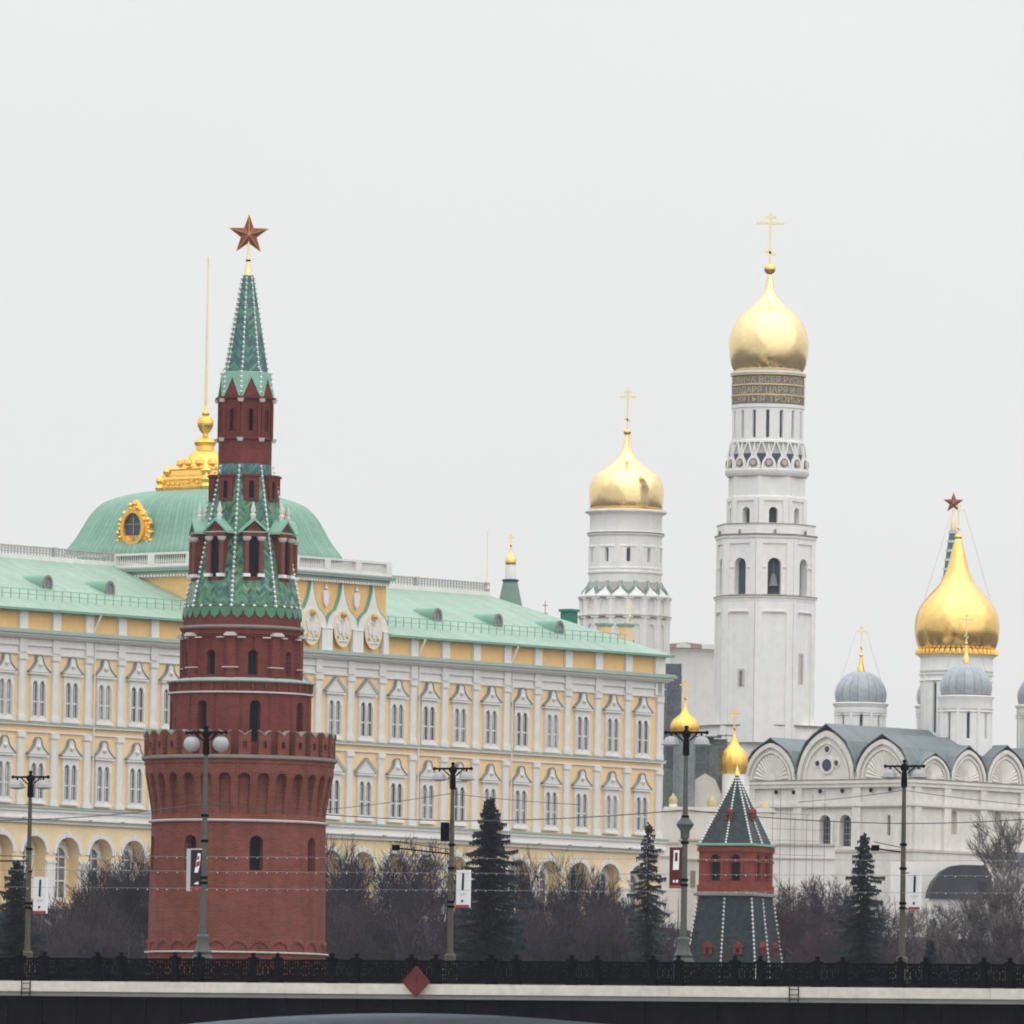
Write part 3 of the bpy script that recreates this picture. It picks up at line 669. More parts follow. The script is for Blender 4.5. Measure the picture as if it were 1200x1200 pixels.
# ------------------------------------------------------------------ small square tower with a tent roof
def build_small_tower():
    A = Axis(861, 1117, 880, 8.0); k = A.k; z = A.z; phi = math.radians(-23.4)
    t = thing('square_tower', 'small square red brick tower with dark tiled roofs and gilt tip', 'tower', A.loc(), phi)
    h = 65.4 * k / 2 * 1.14; s4 = math.sqrt(2)
    Q = PI / 4
    # body
    mb = MB(); hb = 65.4 * k / 2 * 1.415 / 1.39
    zb0, zb1 = z(1046), z(993)
    for i in range(4):
        f = PI / 2 * i
        T = lambda p, f=f: ((hb - p[1]) * math.sin(f) + p[0] * math.cos(f), -(hb - p[1]) * math.cos(f) + p[0] * math.sin(f), p[2])
        xs = [-hb, 0, hb]
        for j in (0, 1):
            c = (-hb * .38 if j == 0 else hb * .38); mb.panel(xs[j], xs[j + 1], zb0, zb1, c, 12 * k, z(1033), z(1008), .5, T=T)
        for c in (-hb * .38, hb * .38):
            for e in (-.68, .68): mb.extrude([(c + e - .09, z(1034)), (c + e + .09, z(1034)), (c + e + .09, z(1001)), (c + e - .09, z(1001))], -.10, .02, T)
        mb.extrude([(-hb - .08, z(1011)), (hb + .08, z(1011)), (hb + .08, z(1008.6)), (-hb - .08, z(1008.6))], -.09, .0, T)
        mb.extrude([(-hb - .12, z(999)), (hb + .12, z(999)), (hb + .12, z(993.2)), (-hb - .12, z(993.2))], -.13, .0, T)
        mb.extrude([(-hb - .10, z(1045.9)), (hb + .10, z(1045.9)), (hb + .10, z(1038)), (-hb - .10, z(1038))], -.11, .0, T)
    mb.build('wall', 'brick_bright', t, ang=20)
    for i in range(4):
        f = PI / 2 * i
        for c in (-hb * .38, hb * .38):
            T = lambda p, f=f: ((hb - p[1]) * math.sin(f) + p[0] * math.cos(f), -(hb - p[1]) * math.cos(f) + p[0] * math.sin(f), p[2])
            mb = MB(); w = 6.2 * k; mb.poly([T((c - w, .46, z(1034))), T((c + w, .46, z(1034))), T((c + w, .46, z(1001))), T((c - w, .46, z(1001)))]); mb.build('window', 'window_dark', t)
    mb = MB(); mb.lathe([(hb * s4 + .1, z(1051.5)), (hb * s4 + .5, z(1050.5)), (hb * s4 + .5, z(1048)), (hb * s4, z(1046))], 4, Q); mb.build('ledge', 'stone_grey', t, ang=20)
    mb = MB(); mb.lathe([(hb * s4, z(993)), (hb * s4 + .35, z(992)), (hb * s4 + .35, z(990.3)), (hb * s4 - .1, z(989.2))], 4, Q); mb.build('cornice', 'mint_trim', t, ang=20)
    # roofs
    R0 = 37 * k * s4 / 1.31; R1 = hb * s4 * .985
    mb = MB(); mb.lathe([(R1 * .96, z(989.5)), (1.0 * k, z(907))], 4, Q, caps=False); mb.build('upper_roof', 'tiles_dark', t, ang=20)
    Rl0, Rl1 = R1 * 1.02, R1 * 1.40
    zl0, zl1 = z(1051), z(1120) - 3
    mb = MB(); mb.lathe([(Rl1, zl1), (Rl0, zl0)], 4, Q, caps=False); mb.build('lower_roof', 'tiles_dark', t, ang=20)
    mb = MB(); mb.lathe([(Rl1, 0), (Rl1, zl1)], 4, Q, caps=False); mb.build('lower_wall', 'brick_bright', t, ang=20)
    # bead rows on arrises and face centre lines
    for up, (ra, za, rb_, zb, n) in (('u', (R1 * .96, z(988), 1.4 * k, z(912), 24)), ('l', (Rl1 * .99, zl1 + .3, Rl0, z(1054), 22))):
        for centre in (0, 1):
            mb = MB()
            for j in range(n):
                q = j / (n - 1); r = ra + (rb_ - ra) * q; r = r / s4 if centre else r
                e = bead_mesh(mb, (0, -r - .07, za + (zb - za) * q), .135)
                if j: bead_link(mb, e - 8, e)
            o = mb.build('bead_row', 'bead_white', t); o.rotation_euler = (0, 0, 0 if centre else Q)
            for i in range(1, 4): rot_copy(o, (0 if centre else Q) + PI / 2 * i)
    # lucarnes
    def luc(r, z0, x, w, hgt, name):
        mb = MB(); T = lambda p: (x + p[0], -r + p[1], z0 + p[2])
        mb.panel(-w / 2, w / 2, 0, hgt, 0, w * .42, hgt * .1, hgt * .55, .3, T=T)
        for s in (-1, 1): mb.poly([T((s * w / 2, 0, 0)), T((s * w / 2, 1.6, 0)), T((s * w / 2, 1.6, hgt)), T((s * w / 2, 0, hgt))])
        mb.extrude([(-w / 2 - .1, hgt), (w / 2 + .1, hgt), (0, hgt + w * .6)], -.08, 1.9, T)
        o = mb.build(name, 'brick_bright', t, ang=20)
        mb = MB(); mb.poly([T((-w * .2, .25, .05)), T((w * .2, .25, .05)), T((w * .2, .25, hgt * .8)), T((-w * .2, .25, hgt * .8))]); mb.build('opening', 'window_dark', o)
        return o
    for x in (-1.3, 1.6):
        o = luc(Rl1 / s4 * .955, z(1119), x, .85, .62, 'dormer')
        for i in range(1, 4): rot_copy(o, PI / 2 * i)
    o = luc(hb * .70, z(962), -.1, .62, .7, 'dormer')
    for i in range(1, 4): rot_copy(o, PI / 2 * i)
    mb = MB(); mb.lathe([(3.6 * k, z(909)), (3.3 * k, z(907)), (.25 * k, z(896.5))], 12); mb.build('finial', 'gold', t)
build_small_tower()
# ------------------------------------------------------------------ palace
TH = math.radians(49); EU = Vector((math.cos(TH), math.sin(TH), 0)); EV = Vector((-math.sin(TH), math.cos(TH), 0))
PO = at(390, 870, 920); PB = 23.0; PO.z = PB
def fac(px, py, v=0.0):
    P = on_plane(px, py, PO + EV * v, EV) - PO; return P.dot(EU), P.z
def build_palace():
    t = thing('palace', 'long yellow and white palace with mint green roof and square dome', 'palace', PO, TH)
    wpx = {0: 4.5, 1: 43, 2: 81.5, 3: 120, 4: 158.5, 5: 197, 10: 390.4, 11: 427.5, 12: 464, 13: 501, 14: 538, 15: 575.6, 16: 610.6, 17: 646, 18: 681.5, 19: 716.2, 20: 751.2}
    us = {i: fac(x, 806 + .08 * x)[0] for i, x in wpx.items()}
    sl = (us[5] - us[0]) / 5; sr = (us[20] - us[12]) / 8
    for i in range(5): us[i] = us[5] - sl * (5 - i)
    for i in range(13, 20): us[i] = us[12] + sr * (i - 12)
    for i in range(6, 10): us[i] = us[5] + (us[10] - us[5]) * (i - 5) / 5
    us[-1] = us[0] - sl; us[-2] = us[0] - 2 * sl
    keys = sorted(us); U = [us[i] for i in keys]
    E = [U[0] - sl / 2] + [(a + b) / 2 for a, b in zip(U, U[1:])] + [U[-1] + sr / 2]      # bay edges
    uL, uR = E[0], fac(776, 800)[0]
    z = lambda h: h - PB
    UB0, UB1 = -14.4, 7.05                                             # the raised middle block
    # ---- walls
    mb = MB()
    for i, u in enumerate(U):
        e0, e1 = E[i], E[i + 1] if i < len(U) - 1 else uR
        mb.panel(e0, e1, 0, z(31.2), u, 3.0, z(24.4), z(28.6), 1.25, n=14)
        mb.poly([(e0 + .3, 1.25, 0), (e1 - .3, 1.25, 0), (e1 - .3, 1.25, z(31)), (e0 + .3, 1.25, z(31))])
    mb.build('arcade_wall', 'plaster_cream', t); mb = MB()
    mb.poly([(uL, 0, z(31.2)), (uR, 0, z(31.2)), (uR, 0, z(48.4)), (uL, 0, z(48.4))])
    ma = MB(); ma.poly([(uL, 0, z(48.4)), (uR, 0, z(48.4)), (uR, 0, z(50.6)), (uL, 0, z(50.6))]); ma.build('attic_wall', 'plaster_orange_shaded', t)
    mb.poly([(uR, 0, 0), (uR, 30, 0), (uR, 30, z(50.6)), (uR, 0, z(50.6))]); mb.poly([(uL, 30, 0), (uL, 0, 0), (uL, 0, z(50.6)), (uL, 30, z(50.6))])
    mb.poly([(uR, 30, 0), (uL, 30, 0), (uL, 30, z(50.6)), (uR, 30, z(50.6))])
    mb.build('wall', 'plaster_yellow', t)
    mb = MB(); bz = z(55.5)
    mb.box(UB0, UB1, -.05, 24.5, z(50.6), bz); mb.build('attic_block', 'plaster_orange_shaded', t)
    # ---- upper windows
    def window(kind):
        mb = MB(); fl = MB(); T = lambda p: (p[0], -.22 + p[1], p[2])
        for s in (-1, 1):
            x0, x1 = (-1.04, 0) if s < 0 else (0, 1.04)
            mb.panel(x0, x1, .2, 4.25, s * .46, .66, .55, 3.20, .30, T=T, n=8, pointed=.5)
        mb.poly([T((-1.04, 0, .2)), T((-1.04, .23, .2)), T((-1.04, .23, 4.25)), T((-1.04, 0, 4.25))]); mb.poly([T((1.04, .23, .2)), T((1.04, 0, .2)), T((1.04, 0, 4.25)), T((1.04, .23, 4.25))])
        for x in (-.90, 0, .90): mb.tube([T((x, -.04, .5)), T((x, -.04, 3.3))], .085, 6)
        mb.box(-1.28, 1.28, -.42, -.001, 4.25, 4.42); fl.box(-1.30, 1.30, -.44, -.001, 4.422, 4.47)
        if kind:
            mb.extrude([(-1.32, 4.475), (1.32, 4.475), (0, 5.72)], -.30, -.002)
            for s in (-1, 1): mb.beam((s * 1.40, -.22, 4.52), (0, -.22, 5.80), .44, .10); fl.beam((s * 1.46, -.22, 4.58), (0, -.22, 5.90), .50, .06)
        else:
            o = [(-1.32, 4.475), (1.32, 4.475), (1.05, 4.66), (.62, 5.05), (.42, 5.35), (.36, 5.72), (.18, 5.92), (0, 5.97), (-.18, 5.92), (-.36, 5.72), (-.42, 5.35), (-.62, 5.05), (-1.05, 4.66)]
            mb.extrude(o, -.30, -.002); 
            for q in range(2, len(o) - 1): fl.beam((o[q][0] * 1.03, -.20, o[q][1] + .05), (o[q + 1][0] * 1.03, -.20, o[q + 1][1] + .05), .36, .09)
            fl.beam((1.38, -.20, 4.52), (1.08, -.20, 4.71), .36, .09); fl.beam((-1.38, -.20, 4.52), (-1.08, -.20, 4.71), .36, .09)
            mb.lathe([(.05, 4.9), (.2, 5.05), (.22, 5.2), (.05, 5.35)], 8, c=(0, -.34))
        mb.box(-1.14, 1.14, -.34, -.002, 0.02, .2)
        mb.box(-.85, .85, -.10, -.04, 1.75, 1.88)
        for s in (-1, 1): mb.box(s * .46 - .03, s * .46 + .03, -.09, -.05, .55, 3.4)
        w = mb.build('window', 'trim_white', t, ang=25)
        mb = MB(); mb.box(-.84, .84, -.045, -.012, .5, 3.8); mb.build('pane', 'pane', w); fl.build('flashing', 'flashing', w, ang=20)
        return w
    protos = {}; PV = []; rw = random.Random(4)
    for i, key in enumerate(keys):
        kind = 6 <= key <= 11 and key >= 6
        for zz in (40.35, 32.95):
            if kind not in protos:
                o = protos[kind] = window(kind)
                if not PV:
                    PV.append([c for c in o.children if c.name.startswith('pane')][0].data)
                    for mm in ('pane_dark', 'pane_pale', 'pane_mid'): me = PV[0].copy(); me.materials.clear(); me.materials.append(MATS[mm]); PV.append(me)
            else: o = copy_tree(protos[kind], t)
            [c for c in o.children if c.name.startswith('pane')][0].data = PV[rw.choice((0, 0, 1, 2, 3, 3))]
            o.location = (U[i], 0, z(zz))
    # ---- ground floor arcade
    def arcade():
        mb = MB(); ring(mb, 0, z(28.6), 1.5, 1.5, .40, -.14, -.001, n=20, a0=0, a1=PI); mb.box(-.22, .22, -.2, -.002, z(30.08), z(30.62))
        a = mb.build('archivolt', 'trim_white', t)
        mb = MB(); T = lambda p: (p[0] - .0, 1.10 + p[1], p[2])
        mb.panel(-1.05, 1.05, z(24.4), z(29.75), 0, 1.66, z(24.7), z(28.35), .12, T=T, n=10)
        for s in (-1, 1): mb.poly([T((s * 1.05, 0, z(24.4))), T((s * 1.05, .15, z(24.4))), T((s * 1.05, .15, z(29.75))), T((s * 1.05, 0, z(29.75)))])
        mb.box(-.06, .06, 1.12, 1.18, z(24.7), z(29.1))
        for h in (26.2, 27.4, 28.35): mb.box(-.83, .83, 1.11, 1.17, z(h) - .06, z(h) + .06)
        ring(mb, 0, z(28.35), .83, .83, .34, 1.02, 1.099, n=14, a0=0, a1=PI)
        f = mb.build('arcade_window', 'trim_white', t)
        mb = MB(); mb.box(-.9, .9, 1.19, 1.235, z(24.6), z(29.25)); mb.build('pane', 'pane', f)
        return a, f
    pa, pf = arcade()
    for i, u in enumerate(U):
        for o in (pa, pf):
            q = o if i == 0 else copy_tree(o, t); q.location = (u, 0, 0)
    for i in range(1, len(E)):
        a, b = U[i - 1] + 1.52, (U[i] if i < len(U) else uR + 1.5) - 1.52
        boxes('impost_band', 'trim_white', t, [(a, b, -.16, -.003, z(27.72), z(27.98))])
    for i in range(1, len(E)):
        a, b = U[i - 1] + 1.62, (U[i] if i < len(U) else uR + 1.5) - 1.62; mb = MB()
        mb.box(a, b, -.10, -.003, z(24.3), z(27.71)); mb.box(a - .1, b + .1, -.22, -.003, z(23.6), z(24.3)); mb.build('pier_facing', 'trim_white', t)
    # ---- pilasters of both storeys
    def pil(h0, h1):
        mb = MB(); mb.box(-.40, .40, -.24, -.003, h0 + .5, h1 - .45); mb.box(-.50, .50, -.33, -.003, h0, h0 + .5); mb.box(-.48, .48, -.36, -.003, h1 - .45, h1)
        mb.box(-.32, -.25, -.27, -.23, h0 + .7, h1 - .7); mb.box(.25, .32, -.27, -.23, h0 + .7, h1 - .7)
        return mb.build('pilaster', 'trim_white', t)
    for h0, h1 in ((40.35, 46.35), (32.75, 39.35)):
        p = pil(z(h0), z(h1))
        for i, e in enumerate(E[:-1] + [uR - .5]):
            q = p if i == 0 else copy_tree(p, t); q.location = (e, 0, 0)
    # ---- horizontal members
    def course(name, m, bands, u0=uL, u1=uR, v=0.0, ends=True):
        mb = MB()
        for pr, h0, h1 in bands: mb.box(u0 - (pr if ends else 0), u1 + (pr if ends else 0), v - pr, v - .004, z(h0), z(h1))
        return mb.build(name, m, t)
    course('ledge', 'trim_white', [(.30, 31.25, 31.6), (.62, 31.6, 31.75), (.40, 31.75, 32.3), (.55, 32.3, 32.55)])
    course('ledge_cap', 'cornice_green', [(.66, 32.555, 32.72)])
    course('string_course', 'trim_white', [(.16, 39.38, 39.50), (.34, 40.02, 40.18)])
    course('string_cap', 'cornice_green', [(.40, 40.184, 40.30)])
    course('frieze', 'trim_white', [(.18, 46.38, 46.55), (.10, 46.55, 47.15), (.26, 47.15, 47.25), (.14, 47.25, 47.85), (.55, 47.85, 48.02), (.80, 48.02, 48.25)])
    boxes('frieze_block', 'trim_white', t, [(e - .46, e + .46, -.30, -.15, z(46.56), z(47.84)) for e in E + [uR - .5]])
    course('cornice', 'cornice_green', [(1.05, 48.254, 48.50), (.9, 48.50, 48.62)])
    # brackets on the ledge, lamps under it
    boxes('bracket', 'cornice_green', t, [(e - .12, e + .12, -.95, -.3, z(31.62), z(31.72)) for e in E])
    # ---- attic band with piers
    boxes('attic_pier', 'trim_white', t, [(e - .5, e + .5, -.30, -.003, z(48.63), z(50.35)) for e in E if not UB0 - .5 < e < UB1 + .5] + [(uR - 1.0, uR + .1, -.32, -.003, z(48.63), z(50.35))])
    # ---- wing roofs
    VR = 14.6; ZR = z(56.2); ZE = z(50.5); OV = .75
    hipU = fac(572, 697, VR)[0]
    def roof(u0, u1, hip):
        mb = MB(); r = u1 if not hip else hipU; b = 2 * VR + OV
        sl = math.hypot(VR + OV, ZR - ZE)
        mb.poly([(u0, -OV, ZE), (u1 + (OV if hip else 0), -OV, ZE), (r, VR, ZR), (u0, VR, ZR)], [(u0, 0), (u1, 0), (r, sl), (u0, sl)])
        mb.poly([(u1 + (OV if hip else 0), b, ZE), (u0, b, ZE), (u0, VR, ZR), (r, VR, ZR)], [(u1, 0), (u0, 0), (u0, sl), (r, sl)])
        if hip: mb.poly([(u1 + OV, -OV, ZE), (u1 + OV, b, ZE), (r, VR, ZR)], [(0, 0), (b, 0), (b / 2, sl)])
        o = mb.build('roof', 'roof_mint', t, ang=10)
        mb = MB(); e1 = u1 + (OV if hip else 0)
        mb.box(u0, e1 + .05, -OV - .12, -OV + .2, ZE - .22, ZE - .004); mb.box(u0, e1, -OV + .2, -.01, ZE - .2, ZE - .03)
        if hip: mb.box(e1 - .2, e1 + .12, -OV + .2, b, ZE - .22, ZE - .004)
        mb.build('gutter', 'mint_trim', o)
        return o
    def on_roof(px, py, lift=0.0):
        n = Vector((0, -(ZR - ZE), VR + OV)).normalized(); nw = EV * n.y + Vector((0, 0, n.z)); P0 = PO + EV * (-OV) + Vector((0, 0, ZE))
        P = on_plane(px, py, P0, nw) - PO; return P.dot(EU), P.dot(EV), P.z
    rl = roof(uL, UB0, False); rr = roof(UB1, uR, True)
    def oculus(par, u, v, zz):
        mb = MB(); ol = circle(0, .15, .62, .85, 18)
        mb.extrude(circle(0, .25, .70, .95, 18), -.55, 2.6); mb.box(-.72, .72, -.5, 2.6, -.9, .2)
        d = mb.build('dormer', 'mint_trim', par); d.location = (u, v, zz); d.scale = (.88, .9, .88)
        mb = MB(); ring(mb, 0, .25, .46, .68, .26, -.68, -.53, n=18); mb.box(-.74, .74, -.66, -.53, -.72, -.5); mb.build('frame', 'stone_grey', d)
        mb = MB(); mb.extrude(circle(0, .25, .46, .68, 18), -.57, -.555); mb.build('pane', 'pane', d)
    for px, py in ((51, 687.5), (124, 694)):
        oculus(rl, *on_roof(px, py))
    for px, py in ((508, 725.5), (579, 732), (651, 740)): oculus(rr, *on_roof(px, py))
    # snow rail near the eaves and the lattice fence along the ridges
    def rail(u0, u1, v, zz, par):
        mb = MB(); n = int((u1 - u0) / 1.1)
        for i in range(n + 1):
            u = u0 + (u1 - u0) * i / n; mb.beam((u, v, zz), (u, v, zz + .95), .055)
        for q in (.5, .95): mb.beam((u0, v, zz + q), (u1, v, zz + q), .05)
        return mb.build('snow_rail', 'mint_trim', par)
    vz = 1.9; zz = ZE + (vz + OV) / (VR + OV) * (ZR - ZE)
    rail(uL, UB0 - .2, vz, zz - .05, rl); rail(UB1 + .3, uR - 3.4, vz, zz - .05, rr)
    def ridge(u0, u1, par, endpost):
        mb = MB(); mb.box(u0, u1, VR - .25, VR + .25, ZR - .15, ZR + .32); o = mb.build('ridge_beam', 'trim_white', par)
        mb = MB(); n = int((u1 - u0) / .42); zt = ZR + 1.18
        for i in range(n + 1):
            u = u0 + (u1 - u0) * i / n
            mb.box(u - .085, u + .085, VR - .04, VR + .04, ZR + .32, zt - .12)
        for h in (.56, .8): mb.box(u0, u1, VR - .05, VR + .05, ZR + h, ZR + h + .10)
        mb.box(u0, u1, VR - .1, VR + .1, zt - .12, zt)
        m = int((u1 - u0) / 8)
        for i in range(m + 1):
            u = u0 + .2 + (u1 - u0 - .4) * i / m; mb.box(u - .2, u + .2, VR - .2, VR + .2, ZR + .321, zt + .05)
        mb.build('ridge_railing', 'banner_grey', par)
    ridge(uL, UB0, rl, 0); ridge(UB1, hipU, rr, 1)
    mb = MB(); pu, pz = fac(571, 690, VR); mb.lathe([(.28, pz), (.10, pz + .9), (.05, pz + 2.0), (.035, fac(571.5, 622, VR)[1])], 8, c=(hipU - .2, VR)); mb.build('flagpole', 'gold_pale', t)
    # chimneys beyond the hip
    for px, y0, y1, hw, m in ((708, 733.5, 750, 8.3, 'plaster_yellow'), (733, 734, 756, 8.3, 'plaster_yellow'), (667, 717, 738, 9.5, 'dark_green')):
        v = 24; u, zt = fac(px, y0, v); w_ = hw / 12 / 1.3; zb = fac(px, y1, v)[1] - 2.5
        mb = MB(); mb.box(-w_, w_, -w_, w_, zb, zt); c = mb.build('chimney', m, rr); c.location = (u, v, 0)
        mb = MB(); mb.box(-w_ - .14, w_ + .14, -w_ - .14, w_ + .14, zt, zt + .25); mb.build('cap', 'dark_green' if m == 'dark_green' else 'mint_trim', c)
    u, zt = fac(639, 704, 16); mb = MB(); mb.tube([(u, 16, zt - 5), (u, 16, zt)], .04, 5); mb.box(u - .25, u + .25, 15.9, 16.1, zt - 1.3, zt - 1.2); mb.box(u - .25, u + .25, 15.9, 16.1, zt - .5, zt - .42); mb.build('aerial', 'stone_grey', rr)
    # downpipes
    for e in (E[1], E[5], E[7 + 3 + 4 + 1], E[18]):
        mb = MB(); mb.tube([(e + .75, -.9, z(50.25)), (e + .55, -.28, z(48.8)), ], .10, 6); mb.tube([(e + .68, -.32, z(48.1)), (e + .68, -.32, z(31.8))], .075, 6); mb.build('downpipe', 'trim_white', t)
    # ---- middle block: cornice, dentils, balustrade
    mb = MB(); zc = z(55.5)
    for pr, a, b in ((.25, -.28, 0), (.62, .02, .22), (.70, .22, .40)):
        mb.box(UB0 - pr, UB1 + pr, -.05 - pr, 24.5 + pr, zc + a + .004, zc + b)
    bc = mb.build('block_cornice', 'cornice_green', t)
    mb = MB(); n = 60
    for i in range(n):
        u = UB0 + (UB1 - UB0) * (i + .5) / n; mb.box(u - .09, u + .09, -.55, -.055, zc - .52, zc - .30)
        v = 24.4 * (i + .5) / n; mb.box(UB0 - .5, UB0 - .003, v - .09, v + .09, zc - .52, zc - .30)
    mb.build('dentil_band', 'trim_white', t)
    zb0, zb1 = z(56.05), z(57.25)
    mb = MB(); q = .35
    for (u0, u1, v0, v1) in ((UB0 - q, UB1 + q, -q - .05, -.05 + .2), (UB0 - q, UB0 + .2, -.05 + .2, 24.3), (UB1 - .2, UB1 + q, -.05 + .2, 24.3), (UB0 - q, UB1 + q, 24.3, 24.8)):
        mb.box(u0, u1, v0, v1, zb0 - .14, zb0 + .16); mb.box(u0, u1, v0, v1, zb1 - .20, zb1)
    for i in range(6):
        for side in range(2):
            if side == 0: a = UB0 + (UB1 - UB0) * i / 5; mb.box(a - .38, a + .38, -q - .08, .17, zb0 + .161, zb1 - .201)
            elif i: a = 24.4 * i / 5; mb.box(UB0 - q - .03, UB0 + .22, a - .4, a + .4, zb0 + .161, zb1 - .201)
    bal = mb.build('balustrade', 'trim_white', t)
    mb = MB()
    for i in range(88):
        u = UB0 + (UB1 - UB0) * (i + .5) / 88; mb.lathe([(.06, zb0 + .16), (.10, zb0 + .4), (.055, zb0 + .75), (.07, zb1 - .2)], 6, c=(u, -.15), caps=False)
        v = 24.2 * (i + .5) / 88; mb.lathe([(.06, zb0 + .16), (.10, zb0 + .4), (.055, zb0 + .75), (.07, zb1 - .2)], 6, c=(UB0 - .07, v), caps=False)
    mb.build('baluster_row', 'trim_white', bal)
    # ---- kokoshnik gables with relief
    bw = (UB1 - UB0) / 5; zk0 = z(50.75)
    mb = MB(); ol = ogee(bw * .985, z(54.95) - zk0, 1.62)
    mb.extrude(ol, -.42, -.06); g = mb.build('gable', 'trim_white', t, ang=25)
    mb = MB()
    for a, b in zip(ol[2:-1], ol[3:]):
        mb.beam((a[0] * 1.01, -.14, a[1] + .04), (b[0] * 1.01, -.14, b[1] + .04), .52, .20)
    mb.build('gable_edge', 'mint_trim', g)
    mb = MB(); ring(mb, 0, -.02, 1.00, 1.52, .22, -.50, -.421, n=28); mb.build('frame', 'plaster_cream', g)
    mb = MB(); mb.extrude(circle(0, -.02, 1.0, 1.52, 26), -.455, -.421); mb.build('medallion', 'trim_white', g)
    # carved relief: crowned two-headed bird with spread wings
    mb = MB()
    mb.extrude([(-.16, -.75), (.16, -.75), (.24, -.2), (.2, .35), (-.2, .35), (-.24, -.2)], -.60, -.456)
    for s in (-1, 1):
        o = [(s * .18, .3), (s * .5, .55), (s * .82, .45), (s * .78, .1), (s * .66, -.3), (s * .42, -.55), (s * .2, -.25)]
        mb.extrude(o if s < 0 else o[::-1], -.56, -.456)
        o = [(s * .05, .35), (s * .2, .4), (s * .26, .75), (s * .42, .72), (s * .3, .9), (s * .12, .85)]
        mb.extrude(o if s > 0 else o[::-1], -.58, -.456)
        o = [(s * .1, -.7), (s * .4, -1.05), (s * .3, -1.15), (s * .05, -.95)]
        mb.extrude(o if s < 0 else o[::-1], -.56, -.456)
    for q in range(7): mb.lathe([(.02, -1.3 + .0), (.12, -1.2), (.02, -1.08)], 6, c=(-.55 + .18 * q, -.50))
    mb.build('emblem', 'limewash_warm', g, ang=20)
    mb = MB(); mb.lathe([(.16, .95), (.30, 1.05), (.34, 1.25), (.18, 1.36), (.03, 1.5)], 10, c=(0, -.52)); 
    mb.lathe([(.03, -.95), (.14, -.85), (.14, -.72), (.03, -.62)], 8, c=(-.62, -.55)); mb.lathe([(.03, -.95), (.14, -.85), (.14, -.72), (.03, -.62)], 8, c=(.62, -.55)); mb.build('crown', 'gold_rich', g)
    for i in range(5):
        q = g if i == 0 else copy_tree(g, t); q.location = (UB0 + bw * (i + .5), 0, zk0)
    for i in range(6):
        mb = MB(); a = UB0 + bw * i; a0, a1 = max(a - .72, UB0 - .02), min(a + .72, UB1 + .02)
        mb.box(a0, a1, -.50, -.062, z(48.63), z(50.62)); mb.box(a0 - .04, a1 + .04, -.56, -.062, z(50.62), z(50.745))
        mb.build('gable_pier', 'trim_white', t)
    # small cartouches between the gable points
    mb = MB(); mb.extrude([(0, 52.6 - 50.75), (.34, 53.1 - 50.75), (.40, 54.0 - 50.75), (.2, 54.25 - 50.75), (0, 54.2 - 50.75), (-.2, 54.25 - 50.75), (-.40, 54.0 - 50.75), (-.34, 53.1 - 50.75)], -.28, -.06); mb.lathe([(.05, 3.5), (.22, 3.6), (.1, 3.85), (.03, 4.1)], 8, c=(0, -.2))
    c = mb.build('cartouche', 'trim_white', t)
    for i in range(4):
        q = c if i == 0 else copy_tree(c, t); q.location = (UB0 + bw * (i + 1), 0, zk0)
    # ---- square dome
    DU, DV = -3.7, 13.4; kk = 1 / 17.62
    zd = fac(240, 650, DV)[1]; pk = 1 / 12.49
    prof = [(165, -6), (163, 0), (151, 14), (142, 30), (133, 45), (121, 57), (104, 65.5), (86, 70), (66, 73), (45, 74.5)]
    mb = MB(); n = 48
    def sq(j):
        a = 2 * PI * j / n; c, s_ = math.cos(a), math.sin(a); e = 9
        r = (abs(c) ** e + abs(s_) ** e) ** (-1 / e); return r * c, r * s_
    ring_ = [sq(j + .5) for j in range(n)]
    per = [0]
    for j in range(n): per.append(per[-1] + math.hypot(ring_[(j + 1) % n][0] - ring_[j][0], ring_[(j + 1) % n][1] - ring_[j][1]) * 9.2)
    fine = []
    for (a, b), (c, d) in zip(prof, prof[1:]):
        for q in range(4): fine.append((a + (c - a) * q / 4, b + (d - b) * q / 4))
    fine.append(prof[-1])
    # smooth the profile
    for _ in range(3): fine = [fine[0]] + [((fine[i - 1][0] + 2 * fine[i][0] + fine[i + 1][0]) / 4, (fine[i - 1][1] + 2 * fine[i][1] + fine[i + 1][1]) / 4) for i in range(1, len(fine) - 1)] + [fine[-1]]
    for h, y in fine:
        for x, v in ring_: mb.v.append((DU + x * h * kk * (1.09 if y < 60 else 1.09 - .09 * (y - 60) / 15), DV + v * h * kk * (1.09 if y < 60 else 1.09 - .09 * (y - 60) / 15), zd + y * pk))
    for i in range(len(fine) - 1):
        for j in range(n):
            j2 = (j + 1) % n
            mb.face((i * n + j, i * n + j2, (i + 1) * n + j2, (i + 1) * n + j), [(per[j], i), (per[j + 1], i), (per[j + 1], i + 1), (per[j], i + 1)])
    mb.face([(len(fine) - 1) * n + j for j in range(n)])
    dome = mb.build('dome', 'dome_mint', t, ang=40)
    # oval windows in scrolled gilt frames on the two visible faces (and the two others)
    def oval():
        mb = MB(); rnd = random.Random(5)
        ring(mb, 0, 0, .92, 1.35, .34, -.62, -.1, n=28)
        o = d = [(-1.75, -1.75), (1.75, -1.75), (1.9, -1.35), (1.62, -1.0), (1.82, -.5), (1.55, -.1), (1.72, .35), (1.5, .75), (1.15, .95), (1.05, 1.4), (.62, 1.75), (.42, 2.15), (0, 2.6)]
        o = o + [(-x, y) for x, y in o[1:-1]][::-1] if False else o + [(-x, y) for x, y in reversed(o[2:-1])]
        n = len(o); inn = [(.9 * math.cos(math.atan2(y * .68, x)), 1.33 * math.sin(math.atan2(y * .68, x))) for x, y in o]
        i0 = len(mb.v)
        for (x, y), (a, b) in zip(o, inn): mb.v += [(x, -.30, y), (x, .12, y), (a, -.45, b)]
